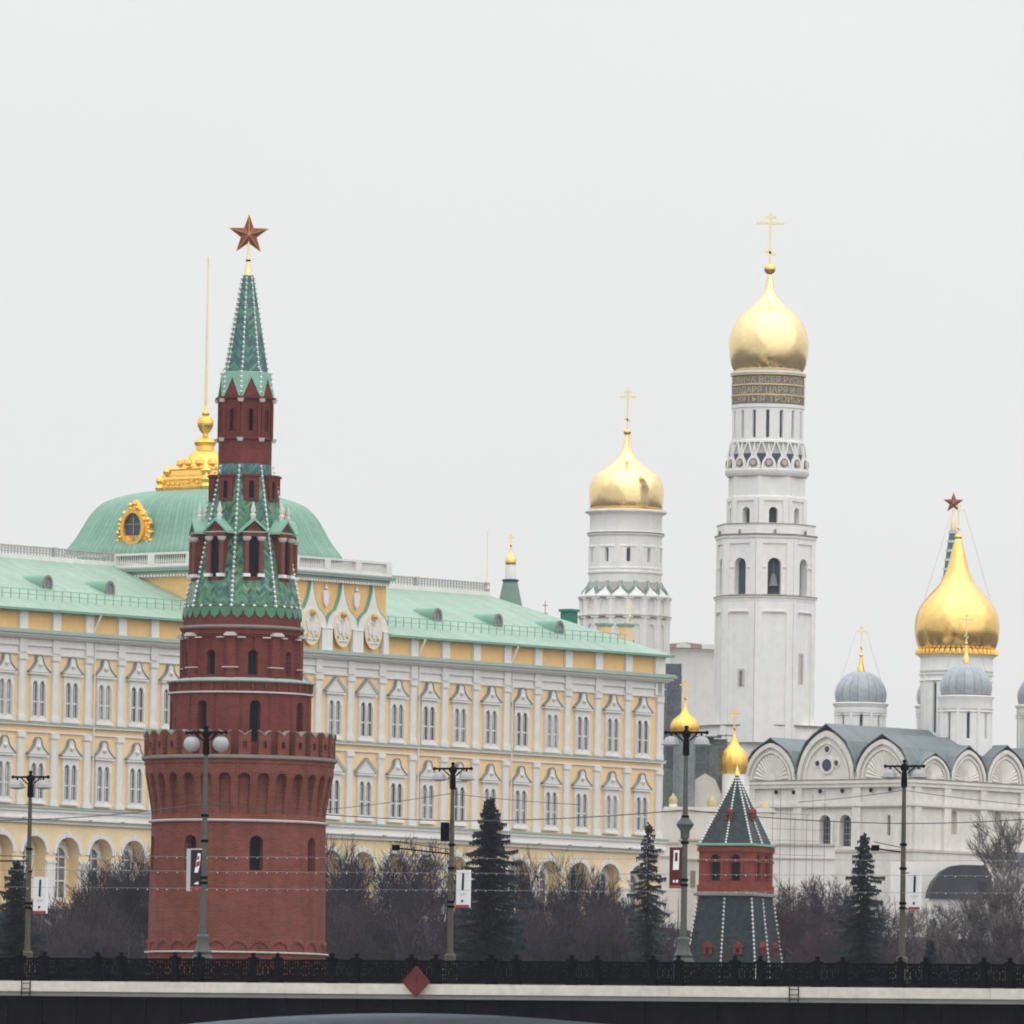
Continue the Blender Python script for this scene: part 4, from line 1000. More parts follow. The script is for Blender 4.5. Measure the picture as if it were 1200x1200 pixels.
        for q in range(n):
            r = (q + 1) % n; mb.face((i0 + 3 * q, i0 + 3 * r, i0 + 3 * r + 2, i0 + 3 * q + 2)); mb.face((i0 + 3 * r, i0 + 3 * q, i0 + 3 * q + 1, i0 + 3 * r + 1))
        for q in range(46):
            x, y = o[q % n]; f = rnd.uniform(.82, .98); r = rnd.uniform(.12, .26); p = (x * f, -.34, y * f)
            mb.lathe([(.01, p[2] - r), (r * .8, p[2] - r * .5), (r, p[2]), (r * .8, p[2] + r * .5), (.01, p[2] + r)], 7, c=(p[0], p[1]), caps=False)
        f = mb.build('dome_window', 'gold_rich', t, ang=30)
        mb = MB(); mb.extrude(circle(0, .1, 1.3, 1.75, 24), -.04, 2.6); mb.box(-1.3, 1.3, -.03, 2.0, -1.7, 0); mb.build('housing', 'dome_mint', f)
        mb = MB(); mb.extrude(circle(0, 0, .93, 1.36, 28), -.34, -.30); mb.build('pane', 'pane_blue', f)
        mb = MB(); mb.box(-.05, .05, -.42, -.345, -1.3, 1.3); mb.box(-.85, .85, -.41, -.345, .25, .35); mb.build('glazing_bar', 'stone_grey', f)
        return f
    h0 = 153 * kk * 1.075; zo = zd + 25 * pk
    ov = oval(); ov.scale = (1.2, 1, 1); ov.location = (DU - h0 * .985, DV, zo); ov.rotation_euler = (0, 0, -PI / 2)
    for (a, b, r) in ((0, -1, 0), (1, 0, PI / 2), (0, 1, PI)):
        q = copy_tree(ov, t); q.location = (DU + a * h0 * .985, DV + b * h0 * .985, zo); q.rotation_euler = (0, 0, r)
    # gilt crown of the dome: square balustrade, scrolls, urn, flagpole
    zl = lambda py: fac(240, py, DV)[1]
    def sqs(mb, pts, m=4):
        mb.lathe([(hw * kk * math.sqrt(2), zl(py)) for hw, py in pts], 4, PI / 4, c=(DU, DV))
    mb = MB(); sqs(mb, [(55, 578), (56, 574), (52, 572.5), (51, 565), (53.5, 563.5), (52, 561), (47, 558.5), (45, 553), (47, 551.5), (41, 548)])
    for s in (-1, 1):
        for q in (-1, 1):
            x, y = DU + s * 50 * kk, DV + q * 50 * kk; mb.lathe([(.5, zl(577)), (.62, zl(573)), (.40, zl(569)), (.55, zl(565)), (.46, zl(561.5)), (.2, zl(559.5)), (.05, zl(557))], 8, c=(x, y)); x, y = DU + s * 42 * kk, DV + q * 42 * kk; mb.lathe([(.4, zl(558)), (.55, zl(554)), (.3, zl(550)), (.05, zl(547.5))], 8, c=(x, y))
    rnd = random.Random(2)
    for f in range(4):
        for q in range(9):
            a = (q - 4) * .62; rr = rnd.uniform(.18, .3); zz = (zl(573) + zl(563)) / 2 + rnd.uniform(-.2, .2)
            d = 50 * kk + .02; p = (a, -d) if f == 0 else (d, a) if f == 1 else (a, d) if f == 2 else (-d, a)
            mb.lathe([(.01, zz - rr), (rr, zz), (.01, zz + rr)], 7, c=(DU + p[0], DV + p[1]), caps=False)
    gb = mb.build('crown_base', 'gold_rich', t, ang=25)
    mb = MB(); mb.lathe([(hw * kk * 1.3, zl(py)) for hw, py in ((35, 553), (33, 547), (28, 541), (22.5, 536), (18.5, 531), (12, 528), (11.5, 523), (13.5, 521), (14, 518.5), (10.5, 515), (8, 513), (3.5, 511), (3.5, 508.5), (7, 505), (10, 499), (10.5, 494), (8, 489), (4, 487), (5, 484.5), (2.5, 480), (1.2, 473))], 24, c=(DU, DV)); 
    for q in range(12):
        a = PI / 6 * q; r = 31 * kk * 1.3; mb.lathe([(.05, zl(549)), (.46, zl(545)), (.40, zl(541)), (.05, zl(537.5))], 8, c=(DU + r * math.sin(a), DV - r * math.cos(a)), caps=False)
    mb.build('crown_urn', 'gold_rich', t, ang=30)
    mb = MB(); mb.lathe([(.14, zl(480)), (.11, zl(400)), (.07, zl(312)), (.05, zl(309)), (.09, zl(306)), (.02, zl(297))], 8, c=(DU, DV)); mb.build('flagpole', 'gold_pale', t)
    return t
build_palace()
# ------------------------------------------------------------------ onion domes and the white towers
def onion(A, parent, pts, name='dome', m='gold', n=56, ang=60):
    # smooth the measured outline with a Catmull-Rom curve
    P = [(hw * A.k, A.z(py)) for hw, py in pts]; out = []
    for i in range(len(P) - 1):
        p0, p1, p2, p3 = P[max(i - 1, 0)], P[i], P[i + 1], P[min(i + 2, len(P) - 1)]
        for q in range(4):
            t = q / 4
            out.append(tuple(.5 * ((2 * p1[c]) + (-p0[c] + p2[c]) * t + (2 * p0[c] - 5 * p1[c] + 4 * p2[c] - p3[c]) * t * t + (-p0[c] + 3 * p1[c] - 3 * p2[c] + p3[c]) * t ** 3) for c in (0, 1)))
    out.append(P[-1]); mb = MB(); mb.lathe([(max(r, .01), z) for r, z in out], n); return mb.build(name, m, parent, ang=ang)
def orb(A, parent, py, r, m='gold', name='orb'):
    z = A.z(py); R = r * A.k; mb = MB(); mb.lathe([(max(.01, R * math.sin(PI * i / 10)), z - R * math.cos(PI * i / 10)) for i in range(11)], 20, caps=False); return mb.build(name, m, parent, ang=60)
def guy(parent, A, z0, z1, r):
    mb = MB()
    for s in (-1, 1): mb.tube([(0 + s * .5, 0, z1), (s * r, -r * .2, z0)], .02, 3)
    return mb.build('stay', 'wire_pale', parent)
def eight_faces(r, ph): # apothem r
    out = []
    for i in range(8):
        f = ph + PI / 4 * i
        out.append((f, (lambda p, f=f: ((r - p[1]) * math.sin(f) + p[0] * math.cos(f), -(r - p[1]) * math.cos(f) + p[0] * math.sin(f), p[2]))))
    return out

def build_great_bell_tower():
    A = Axis(894.6, 860, 1100, 23.5); k = A.k; z = A.z; ph = math.radians(9.5); OC = ph + PI / 8; c8 = math.cos(PI / 8)
    t = thing('bell_tower', 'tallest white bell tower with gold dome and gilt lettering under it', 'tower', A.loc())
    sil = 0.985                                       # silhouette half width / circumradius at this turn
    def tier(hw, y0, y1, op=None, pil=True, name='tier'):
        R = hw * k / sil; a = R * c8; sd = 2 * R * math.sin(PI / 8); mb = MB()
        for f, T in eight_faces(a, ph):
            if op: w, ob, ot = op; mb.panel(-sd / 2, sd / 2, z(y0), z(y1), 0, w * k, z(ob), z(ot) - w * k / 2, .95, T=T, n=12)
            else: mb.poly([T((-sd / 2, 0, z(y0))), T((sd / 2, 0, z(y0))), T((sd / 2, 0, z(y1))), T((-sd / 2, 0, z(y1)))])
            if pil:
                h = z(y1) - z(y0); pw = sd * .17
                for s in (-1, 1):
                    x0, x1 = (-sd / 2, -sd / 2 + pw) if s < 0 else (sd / 2 - pw, sd / 2)
                    mb.extrude([(x0, z(y0)), (x1, z(y0)), (x1, z(y1)), (x0, z(y1))], -.16, .02, T)
                mb.extrude([(-sd / 2 + pw, z(y1) - h * .10), (sd / 2 - pw, z(y1) - h * .10), (sd / 2 - pw, z(y1)), (-sd / 2 + pw, z(y1))], -.15, .02, T)
        o = mb.build(name, 'limewash', t, ang=20)
        if op:
            w, ob, ot = op
            for i, (f, T) in enumerate(eight_faces(a, ph)):
                mb = MB(); q = w * k * .56; mb.poly([T((-q, .9, z(ob) - .1)), T((q, .9, z(ob) - .1)), T((q, .9, z(ot) + .2)), T((-q, .9, z(ot) + .2))]); mb.build('opening', 'arch_dark', o)  # dark panel standing for the shade inside the open tier
        return o, a, sd
    def cornice(pts, name='cornice', m='limewash'):
        mb = MB(); mb.lathe([(hw * k / sil, z(py)) for hw, py in pts], 8, OC, caps=False); return mb.build(name, m, t, ang=20)
    # base annex
    mb = MB(); q = 80 * k; mb.lathe([(q, 0), (q, z(872)), (q + .12, z(871)), (q + .12, z(855)), (q + .4, z(853)), (q + .4, z(851.5)), (58 * k, z(849))], 40, c=(.5, 3)); mb.build('base', 'limewash', t, ang=25)
    mb = MB(); mb.lathe([(q + .42, z(853)), (q + .5, z(852.4)), (q + .5, z(851.2)), (q - .2, z(850.6))], 40, c=(.5, 3), caps=False); mb.lathe([(q + .13, z(871.5)), (q + .2, z(871)), (q + .2, z(870)), (q + .13, z(869.5))], 40, c=(.5, 3), caps=False); mb.build('base_coping', 'stone_grey', t)
    # lower shaft with shallow panels
    R = 57.8 * k / sil; a = R * c8; sd = 2 * R * math.sin(PI / 8); mb = MB()
    for i, (f, T) in enumerate(eight_faces(a, ph)):
        pw = sd * .17
        mb.poly([T((-sd / 2, 0, z(872))), T((sd / 2, 0, z(872))), T((sd / 2, 0, z(708))), T((-sd / 2, 0, z(708)))])
        for x0, x1 in ((-sd / 2, -sd / 2 + pw), (sd / 2 - pw, sd / 2)): mb.extrude([(x0, z(872)), (x1, z(872)), (x1, z(708)), (x0, z(708))], -.15, .02, T)
        mb.extrude([(-sd / 2 + pw, z(721)), (sd / 2 - pw, z(721)), (sd / 2 - pw, z(708)), (-sd / 2 + pw, z(708))], -.14, .02, T)
        mb.extrude([(-sd / 2 + pw + .2, z(719.6)), (sd / 2 - pw - .2, z(719.6)), (sd / 2 - pw - .2, z(718.4)), (-sd / 2 + pw + .2, z(718.4))], -.30, -.13, T)
    mb.build('shaft', 'limewash', t, ang=20)
    F = eight_faces(a, ph)
    for i, (x, y0, y1, w) in ((7, (.4, 807, 789, .42)), (1, (-.4, 803, 769, .42))):
        T = F[i][1]; mb = MB()
        mb.extrude([(x - w, z(y0)), (x - w * .5, z(y0)), (x - w * .5, z(y1)), (x - w, z(y1))], -.10, .01, T); mb.extrude([(x - w, z(y1)), (x + w, z(y1)), (x + w, z(y1) + .25), (x - w, z(y1) + .25)], -.12, .01, T); mb.extrude([(x + w * .5, z(y0)), (x + w, z(y0)), (x + w, z(y1)), (x + w * .5, z(y1))], -.10, .01, T)
        o = mb.build('slit_window', 'stone_band', t, ang=20)
        mb = MB(); mb.poly([T((x - w * .5, -.01, z(y0))), T((x + w * .5, -.01, z(y0))), T((x + w * .5, -.01, z(y1))), T((x - w * .5, -.01, z(y1)))]); mb.build('pane', 'stone_grey' if i == 7 else 'banner_grey', o)
    cornice([(57.8, 709), (59, 707), (59.4, 704), (61.2, 702.6), (61.2, 701), (57, 699.5)])
    cornice([(61.3, 701.6), (61.6, 701.2), (61.6, 700.4), (57.2, 699.2)], 'cornice_cap', 'stone_grey')
    o, a1, sd1 = tier(57.0, 700, 633, (16, 699, 656.5))
    mb = MB()
    for f, T in eight_faces(a1, ph):
        for s in (-1, 1):
            x0, x1 = sorted((s * sd1 * .33, s * (8 * k + .15))); mb.extrude([(x0, z(668)), (x1, z(668)), (x1, z(666)), (x0, z(666))], -.12, .01, T)
    mb.build('string_course', 'limewash', t, ang=20)
    # bells in the openings
    bells = MB(); T = F[0][1]
    p = T((0, .66, 0)); mb = MB(); zt = z(675); mb.lathe([(.62, zt - 1.35), (.52, zt - 1.15), (.40, zt - .7), (.34, zt - .3), (.18, zt), (.05, zt + .1)], 16, c=(p[0], p[1])); mb.tube([(p[0], p[1], zt), (p[0], p[1], z(660))], .05, 5); mb.build('bell', 'belt_dark', t)
    cornice([(57.2, 640), (58.4, 638), (58.4, 635), (60.2, 632.5), (60.6, 630), (57.5, 628.6)])
    cornice([(60.7, 630.6), (61, 630), (61, 628.6), (57.6, 628)], 'cornice_cap', 'stone_grey')
    cornice([(57.9, 629), (57.9, 618.4), (58.4, 618), (58.4, 616.8), (55.8, 616.8), (55.8, 627)], 'parapet')
    cornice([(58.45, 617.4), (58.7, 617), (58.7, 616.2), (55.6, 616.2)], 'parapet_cap', 'stone_grey')
    mb = MB()
    for f, T in eight_faces(58.3 * k / sil * c8, ph): mb.box(*[v for v in (T((0, -.1, 0))[0] - .12, T((0, -.1, 0))[0] + .12, T((0, -.1, 0))[1] - .12, T((0, -.1, 0))[1] + .12)], z(629), z(623.5))
    mb.build('lamp_bracket', 'stone_grey', t)
    tier(45.6, 622, 585.5, (10.4, 615, 596.5))
    cornice([(45.6, 588), (46.4, 586), (46.4, 584), (45.4, 583)]); 
    R = 45.4 * k / sil; mb = MB(); mb.lathe([(R, z(585)), (R, z(556))], 8, OC, caps=False); mb.build('blind_tier', 'limewash', t, ang=20)
    # kokoshnik crown
    mb = MB(); mb.lathe([(46.5 * k, z(560)), (49 * k, z(557)), (49.4 * k, z(553)), (47.6 * k, z(551.6))], 64, caps=False); mb.build('cornice', 'limewash', t)
    mb = MB(); mb.lathe([(45.6 * k, z(553)), (44.2 * k, z(533.5))], 64, caps=False); mb.build('crown_back', 'kok_blue', t)
    mb = MB(); mb.lathe([(44.3 * k, z(534)), (44.1 * k, z(533)), (40.6 * k, z(519.5))], 64, caps=False); mb.build('crown_slope', 'banner_grey', t)
    n = 16; W = 2 * PI * 46.6 * k / n; H = z(519.5) - z(552.5)
    ol = ogee(W * .98, H * .98, H * .42)
    rr = 47 * k; mb = MB(); T = lambda p: (p[0], -rr + p[1] + max(0, (p[2] - z(552.5)) / H) ** 1.3 * 4.2 * k, p[2])
    outer = ol; inner = [(x * .70, .02 + zz * .80) for x, zz in ol]
    i0 = 0
    for (x, zz), (a, b) in zip(outer, inner): mb.v += [T((x, -.12, z(552.5) + zz)), T((x, .15, z(552.5) + zz)), T((a, -.12, z(552.5) + b)), T((a, .03, z(552.5) + b))]
    m = len(outer)
    for q in range(m - 1):
        A0, B0 = 4 * q, 4 * q + 4
        mb.face((A0, B0, B0 + 2, A0 + 2)); mb.face((A0 + 1, B0 + 1, B0, A0)); mb.face((A0 + 2, B0 + 2, B0 + 3, A0 + 3))
    g = mb.build('gable', 'limewash', t, ang=30)
    mb = MB(); mb.extrude([(x * .72, z(552.5) + .02 + zz * .80) for x, zz in ol], .02, .1, T); mb.build('gable_field', 'limewash', g, ang=20)
    zc = z(545.0); T2 = lambda p: (p[0], -rr + p[1] + .12, p[2])
    mb = MB(); mb.extrude(circle(0, zc, .30, .32, 14), -.30, -.04, T2); mb.build('roundel', 'roundel', g)
    mb = MB(); ring(mb, 0, zc, .31, .33, .13, -.24, -.02, T2, n=16); mb.build('roundel_frame', 'belt_dark', g)
    for i in range(n):
        a = math.radians(1) + 2 * PI * i / n
        if i == 0: g.rotation_euler = (0, 0, a)
        else: rot_copy(g, a)
    # white pediment points above the blue
    mb = MB(); H2 = z(519.4) - z(541)
    T = lambda p: (p[0], -44.6 * k + p[1] + (p[2] - z(541)) / H2 * 2.3 * k, p[2])
    for s in (-1, 1):
        o = [(s * W * .50, z(541)), (s * W * .42, z(541)), (s * W * .02, z(521)), (s * W * .1, z(521))]
        mb.extrude(o if s < 0 else o[::-1], -.16, .05, T)
    p_ = mb.build('gable_rib', 'limewash', t, ang=20)
    for i in range(n):
        a = math.radians(1) + 2 * PI * (i + .5) / n
        if i == 0: p_.rotation_euler = (0, 0, a)
        else: rot_copy(p_, a)
    # round drum with slits
    r = 42 * k
    def rf(a, zz):
        p = 2 * PI / 16; s = (((a - math.radians(-1.4)) / p + .5) % 1 - .5) * p * r
        if in_arch(s, zz, .36, z(515), z(485)): return r - .35
        if zz > z(480): return r + .1
        if zz < z(518): return r + .12
        return r
    mb = MB(); drum_grid(mb, z(521), z(476), 60, 480, rf); mb.build('drum', 'limewash', t, ang=25)
    for i in range(16): curved_pane(r - .30, math.radians(-1.4) + PI / 8 * i, .5, z(516), z(484), 'slit_window', 'arch_dark', t)
    # inscription belts
    mb = MB(); mb.lathe([(42 * k, z(477.5)), (42.3 * k, z(476)), (42.4 * k, z(439)), (40 * k, z(437))], 64, caps=False); mb.build('belt', 'belt_dark', t)
    for py, hw in ((476.2, 42.9), (465.2, 43.4), (453.2, 43.6), (441, 44.4)):
        mb = MB(); mb.lathe([(42.2 * k, z(py + 1.1)), (hw * k, z(py + .8)), ((hw + .2) * k, z(py - .6)), (42.2 * k, z(py - 1))], 64, caps=False); mb.build('gilt_ring', 'gold_pale' if py < 470 else 'belt_dark', t)
    mb = MB(); mb.lathe([(42.4 * k, z(441)), (44.6 * k, z(439.5)), (44.4 * k, z(437.6)), (40 * k, z(436))], 64, caps=False); mb.build('eave_ring', 'limewash_warm', t)
    lines = [(473.8, '\u0418\u0417\u0412\u041e\u041b\u0415\u041d\u0418\u0415\u041c \u0421\u0412\u042f\u0422\u042b\u042f \u0422\u0420\u041e\u0418\u0426\u042b \u041f\u041e\u0412\u0415\u041b\u0415\u041d\u0418\u0415\u041c '),
             (463.2, '\u0412\u0415\u041b\u0418\u041a\u041e\u0413\u041e \u0413\u041e\u0421\u041f\u041e\u0414\u0410\u0420\u042f \u0426\u0410\u0420\u042f \u0418 \u0412\u0415\u041b\u0418\u041a\u041e\u0413\u041e \u041a\u041d\u042f\u0417\u042f '),
             (451.4, '\u0411\u041e\u0420\u0418\u0421\u0410 \u0424\u0415\u0414\u041e\u0420\u041e\u0412\u0418\u0427\u0410 \u0412\u0421\u0415\u042f \u0420\u0423\u0421\u0418\u0418 \u0421\u0410\u041c\u041e\u0414\u0415\u0420\u0416\u0426\u0410 ')]
    for py, tx in lines:
        cu = bpy.data.curves.new('inscription', 'FONT'); cu.body = tx; cu.size = 1.0; cu.fill_mode = 'FRONT'; cu.resolution_u = 2; cu.offset = 0.012
        ob = bpy.data.objects.new('inscription', cu); COL.objects.link(ob)
        dg = bpy.context.evaluated_depsgraph_get(); me = bpy.data.meshes.new_from_object(ob.evaluated_get(dg)); bpy.data.objects.remove(ob)
        bm = bmesh.new(); bm.from_mesh(me); bmesh.ops.subdivide_edges(bm, edges=[e for e in bm.edges if e.calc_length() > .5], cuts=1)
        xs = [v.co.x for v in bm.verts]; x0, x1 = min(xs), max(xs) + .25; rr = 42.4 * k + .05; hgt = (z(py - 7.4) - z(py)); 
        for v in bm.verts:
            a = -PI + 2 * PI * (v.co.x - x0) / (x1 - x0); zz = z(py) + v.co.y * hgt / .72 * .98; v.co = (rr * math.sin(a), -rr * math.cos(a), zz)
        bm.to_mesh(me); bm.free(); me.materials.clear(); me.materials.append(MATS['gold_dull'])
        o = bpy.data.objects.new('inscription', me); COL.objects.link(o); o.parent = t
    onion(A, t, [(39.5, 437.5), (41, 434.5), (43.4, 430), (45.4, 423), (46.6, 413), (46.9, 404), (46, 396), (43.6, 387), (39.2, 377.5), (33.6, 369.5), (24, 361.5), (15.4, 354), (9.6, 347.5), (6.2, 340), (4.4, 331), (3.2, 323)], m='gold_light')
    orb(A, t, 315.0, 6.9)
    cross(t, z(310), z(249.5), 16.4 * k, .24, 'gold_pale')

def build_belfry_tower():
    A = Axis(731.5, 750, 1112, 23.5); k = A.k; z = A.z
    t = thing('belfry_tower', 'shorter white round belfry tower with gold dome left of the tallest one', 'tower', A.loc())
    r = 42.6 * k
    def rf(a, zz):
        p = 2 * PI / 10; d = ((a - math.radians(-32)) / p + .5) % 1 - .5; s = d * p * r
        if in_arch(s, zz, .42, z(660), z(646)): return r - .5
        if z(666) < zz < z(641) and .85 < abs(s) < 1.05: return r + .08
        if z(643.5) < zz < z(641) and abs(s) < 1.05: return r + .09
        if z(669) < zz < z(666) and abs(s) < 1.2: return r + .10
        return r
    mb = MB(); drum_grid(mb, z(690), z(626), 80, 480, rf); mb.build('drum', 'limewash', t, ang=25)
    for i in range(10): curved_pane(r - .42, math.radians(-32) + PI / 5 * i, .5, z(661), z(645), 'slit_window', 'arch_dark', t)
    mb = MB(); mb.lathe([(r, z(674)), (r + .18, z(673)), (r + .18, z(671)), (r, z(670))], 64, caps=False); mb.build('string_course', 'limewash', t)
    mb = MB(); mb.lathe([(r, z(630)), (45.4 * k, z(628)), (45.4 * k, z(626)), (42.4 * k, z(624)), (42.4 * k, z(606)), (43.5 * k, z(604)), (48.2 * k, z(601.5)), (48.4 * k, z(600)), (43 * k, z(598))], 64, caps=False); mb.build('cornice', 'limewash', t)
    mb = MB(); mb.lathe([(45.5 * k, z(627)), (45.8 * k, z(626)), (45.4 * k, z(625.2))], 64, caps=False); mb.build('cornice_edge', 'stone_grey', t)
    mb = MB(); mb.lathe([(43 * k, z(600)), (44.5 * k, z(599)), (44.5 * k, z(597.4)), (42 * k, z(596.6))], 64, caps=False); mb.build('dome_ring', 'gold_rich', t)
    # lower tier with colonnettes and a jagged crown of gables
    R = 49 * k; mb = MB(); mb.lathe([(R, 0), (R, z(700))], 64, caps=False); mb.build('shaft', 'limewash', t)
    mb = MB(); mb.tube([(0, -R - .05, z(800)), (0, -R - .05, z(702))], .42, 8); mb.box(-.55, .55, -R - .52, -R + .1, z(726), z(723)); mb.box(-.52, .52, -R - .5, -R + .1, z(704), z(701)); c = mb.build('colonnette', 'limewash', t)
    n = 16
    for i in range(n):
        a = math.radians(4) + 2 * PI * i / n
        if i == 0: c.rotation_euler = (0, 0, a)
        else: rot_copy(c, a)
    mb = MB(); W = 2 * PI * R / n; T = lambda p: (p[0], -R + p[1], p[2])
    mb.panel(-W * .40, W * .40, z(790), z(727), 0, W * .5, z(788), z(738), .25, y=-.18, T=T); mb.panel(-W * .40, W * .40, z(722), z(704), 0, W * .5, z(720), z(709), .2, y=-.15, T=T)
    q = mb.build('blind_arch', 'limewash', t, ang=20)
    for i in range(n):
        a = math.radians(4) + 2 * PI * (i + .5) / n
        if i == 0: q.rotation_euler = (0, 0, a)
        else: rot_copy(q, a)
    mb = MB(); mb.lathe([(R, z(725.6)), (R + .55, z(724.4)), (R + .6, z(723)), (R, z(722))], 64, caps=False); mb.build('string_course', 'stone_band', t)
    mb = MB(); mb.lathe([(R, z(703)), (R + .6, z(701.6)), (R + .6, z(700)), (R - .3, z(699))], 64, caps=False); mb.build('string_course', 'limewash', t)
    H = z(683) - z(701); mb = MB(); ol = ogee(W * .96, H, H * .4); T = lambda p: (p[0], -R - .15 + p[1] + (p[2] - z(701)) / H * .9, p[2])
    mb.extrude([(x, z(701) + zz) for x, zz in ol], -.2, .25, T); g = mb.build('gable', 'limewash', t, ang=25)
    mb = MB()
    for a, b in zip(ol[1:-1], ol[2:]): mb.beam(T((a[0], -.0, z(701) + a[1] + .06)), T((b[0], -.0, z(701) + b[1] + .06)), .5, .20)
    mb.build('gable_edge', 'terem_tile', g)
    for i in range(n):
        a = math.radians(4) + 2 * PI * (i + .5) / n
        if i == 0: g.rotation_euler = (0, 0, a)
        else: rot_copy(g, a)
    mb = MB(); mb.lathe([(R - .2, z(700)), (r + .1, z(684))], 64, caps=False); mb.build('crown_roof', 'banner_grey', t)
    onion(A, t, [(41.5, 597), (42.8, 594.5), (43.6, 588), (44, 578), (43.4, 570), (41.2, 563), (37.5, 556.8), (31, 552), (23, 546.5), (15, 541), (10, 535.5), (6.8, 529), (4.6, 521), (3.0, 512), (2.6, 508)], m='gold_light')
    orb(A, t, 506.3, 4.4)
    cross(t, z(503), z(455.5), 10 * k, .2, 'gold_pale')

def build_far_tower():
    A = Axis(1116.2, 680, 1450, 23.5); k = A.k; z = A.z
    t = thing('gate_tower', 'far tower whose red star and turquoise spire show behind the large gold dome', 'tower', A.loc())
    mb = MB(); mb.lathe([(24 * k, z(770)), (4.2 * k, z(622))], 8, OCT8, caps=False); mb.build('spire', 'tiles_band', t, ang=20)
    mb = MB()
    for j in range(14):
        py = 765 - (765 - 624) * j / 13; mb.lathe([((24 - (770 - py) * .1338) * k / .95 + .12, z(py) - .18), ((24 - (770 - py) * .1338) * k / .95 + .12, z(py) + .18)], 8, OCT8, caps=False)
    mb.build('tile_course', 'spike_white', t, ang=20)
    mb = MB(); mb.lathe([(26 * k, z(800)), (26 * k, z(770))], 8, OCT8, caps=False); mb.lathe([(34 * k, 0), (34 * k, z(815)), (27 * k, z(806)), (26 * k, z(800))], 8, OCT8); mb.build('wall', 'brick_maroon', t, ang=20)
    mb = MB(); mb.lathe([(3.2 * k, z(622)), (3.4 * k, z(618)), (2.4 * k, z(610)), (1.0 * k, z(603)), (.8 * k, z(598))], 12); mb.build('finial', 'gold_pale', t)
    star(t, z(589.3), 12.5 * k, .1, 'star_dull')
OCT8 = math.radians(10)

def small_onion_church(px, ptip, name, label, hw, ybot, ycross, neck, Y, drum_m='limewash', yb2=None):
    pass

def build_terem():
    A = Axis(597.5, 720, 1060, 23.5); k = A.k; z = A.z
    t = thing('chapel_spire', 'small green tiled tent spire with gilt onion above the palace roof', 'church', A.loc())
    mb = MB(); mb.lathe([(20 * k, z(735)), (8.4 * k, z(681))], 8, OCT8, caps=False); mb.build('tent_roof', 'terem_tile', t, ang=20)
    mb = MB(); mb.lathe([(8.2 * k, z(682)), (10 * k, z(681)), (10 * k, z(679.4)), (6.4 * k, z(678.6))], 24, caps=False); mb.build('ledge', 'kok_blue', t)
    mb = MB(); mb.lathe([(6.4 * k, z(680)), (6.0 * k, z(664)), (5.6 * k, z(661))], 24); mb.build('drum', 'limewash', t)
    onion(A, t, [(5.8, 662), (6.4, 659.5), (6.2, 655.5), (4.4, 652), (2.2, 648.5), (1.2, 643)], n=24)
    cross(t, z(644), z(626.5), 4.2 * k, .16, 'gold_pale'); mb = MB(); mb.lathe([(22 * k, 0), (22 * k, z(735))], 4, PI / 4); mb.build('wall', 'limewash', t, ang=20)
    A = Axis(738, 750, 1040, 23.5); k = A.k; z = A.z
    t = thing('church_cupola', 'tiny gilt cupola and cross showing beside the yellow chimneys', 'church', A.loc())
    mb = MB(); mb.lathe([(4.5 * k, 0), (4.5 * k, z(752)), (5.5 * k, z(751)), (3 * k, z(748.5))], 16); mb.build('drum', 'belt_dark', t)
    onion(A, t, [(3.2, 753), (3.8, 749), (3.0, 745), (1.4, 741), (.7, 735), (.6, 728)], n=20)
    cross(t, z(733), z(706), 7 * k, .14, 'gold_pale')
    mb = MB(); mb.lathe([(.02, z(725)), (1.9 * k, z(722.5)), (.02, z(720))], 10, caps=False); mb.build('orb', 'gold_pale', t)

def build_belfry_block():
    P = at(803, 780, 1125); k = 1125 / F_PX
    t = thing('belfry_block', 'plain white block with low reddish roof joining the two bell towers', 'building', (P.x, P.y, 23.5), math.radians(6))
    z = lambda py: at(803, py, 1125).z - 23.5
    x0, x1 = -34 * k, 36 * k
    mb = MB(); mb.box(x0, x1, 0, 18, 0, z(763)); mb.box(x0 - .15, x1 + .15, -.25, 18.2, z(763), z(760)); mb.build('wall', 'limewash', t, ang=20)
    mb = MB(); mb.extrude([(x0 - .4, z(759.9)), (x1 + .3, z(759.9)), (x1 + .3, z(757)), (0, z(753)), (x0 - .4, z(757))], -.7, 18.5); mb.build('roof', 'roof_redbrown', t, ang=20)
    mb = MB(); mb.box(x1 - 1.7, x1 + .25, -.9, -.71, z(760.5), z(755)); mb.build('parapet', 'limewash', t)
    mb = MB(); mb.extrude([(-1.2, z(759.5)), (.5, z(759.5)), (.4, z(755.5)), (-.3, z(753.8)), (-1.1, z(755.5))], -.95, -.71); mb.build('gable_block', 'limewash', t)

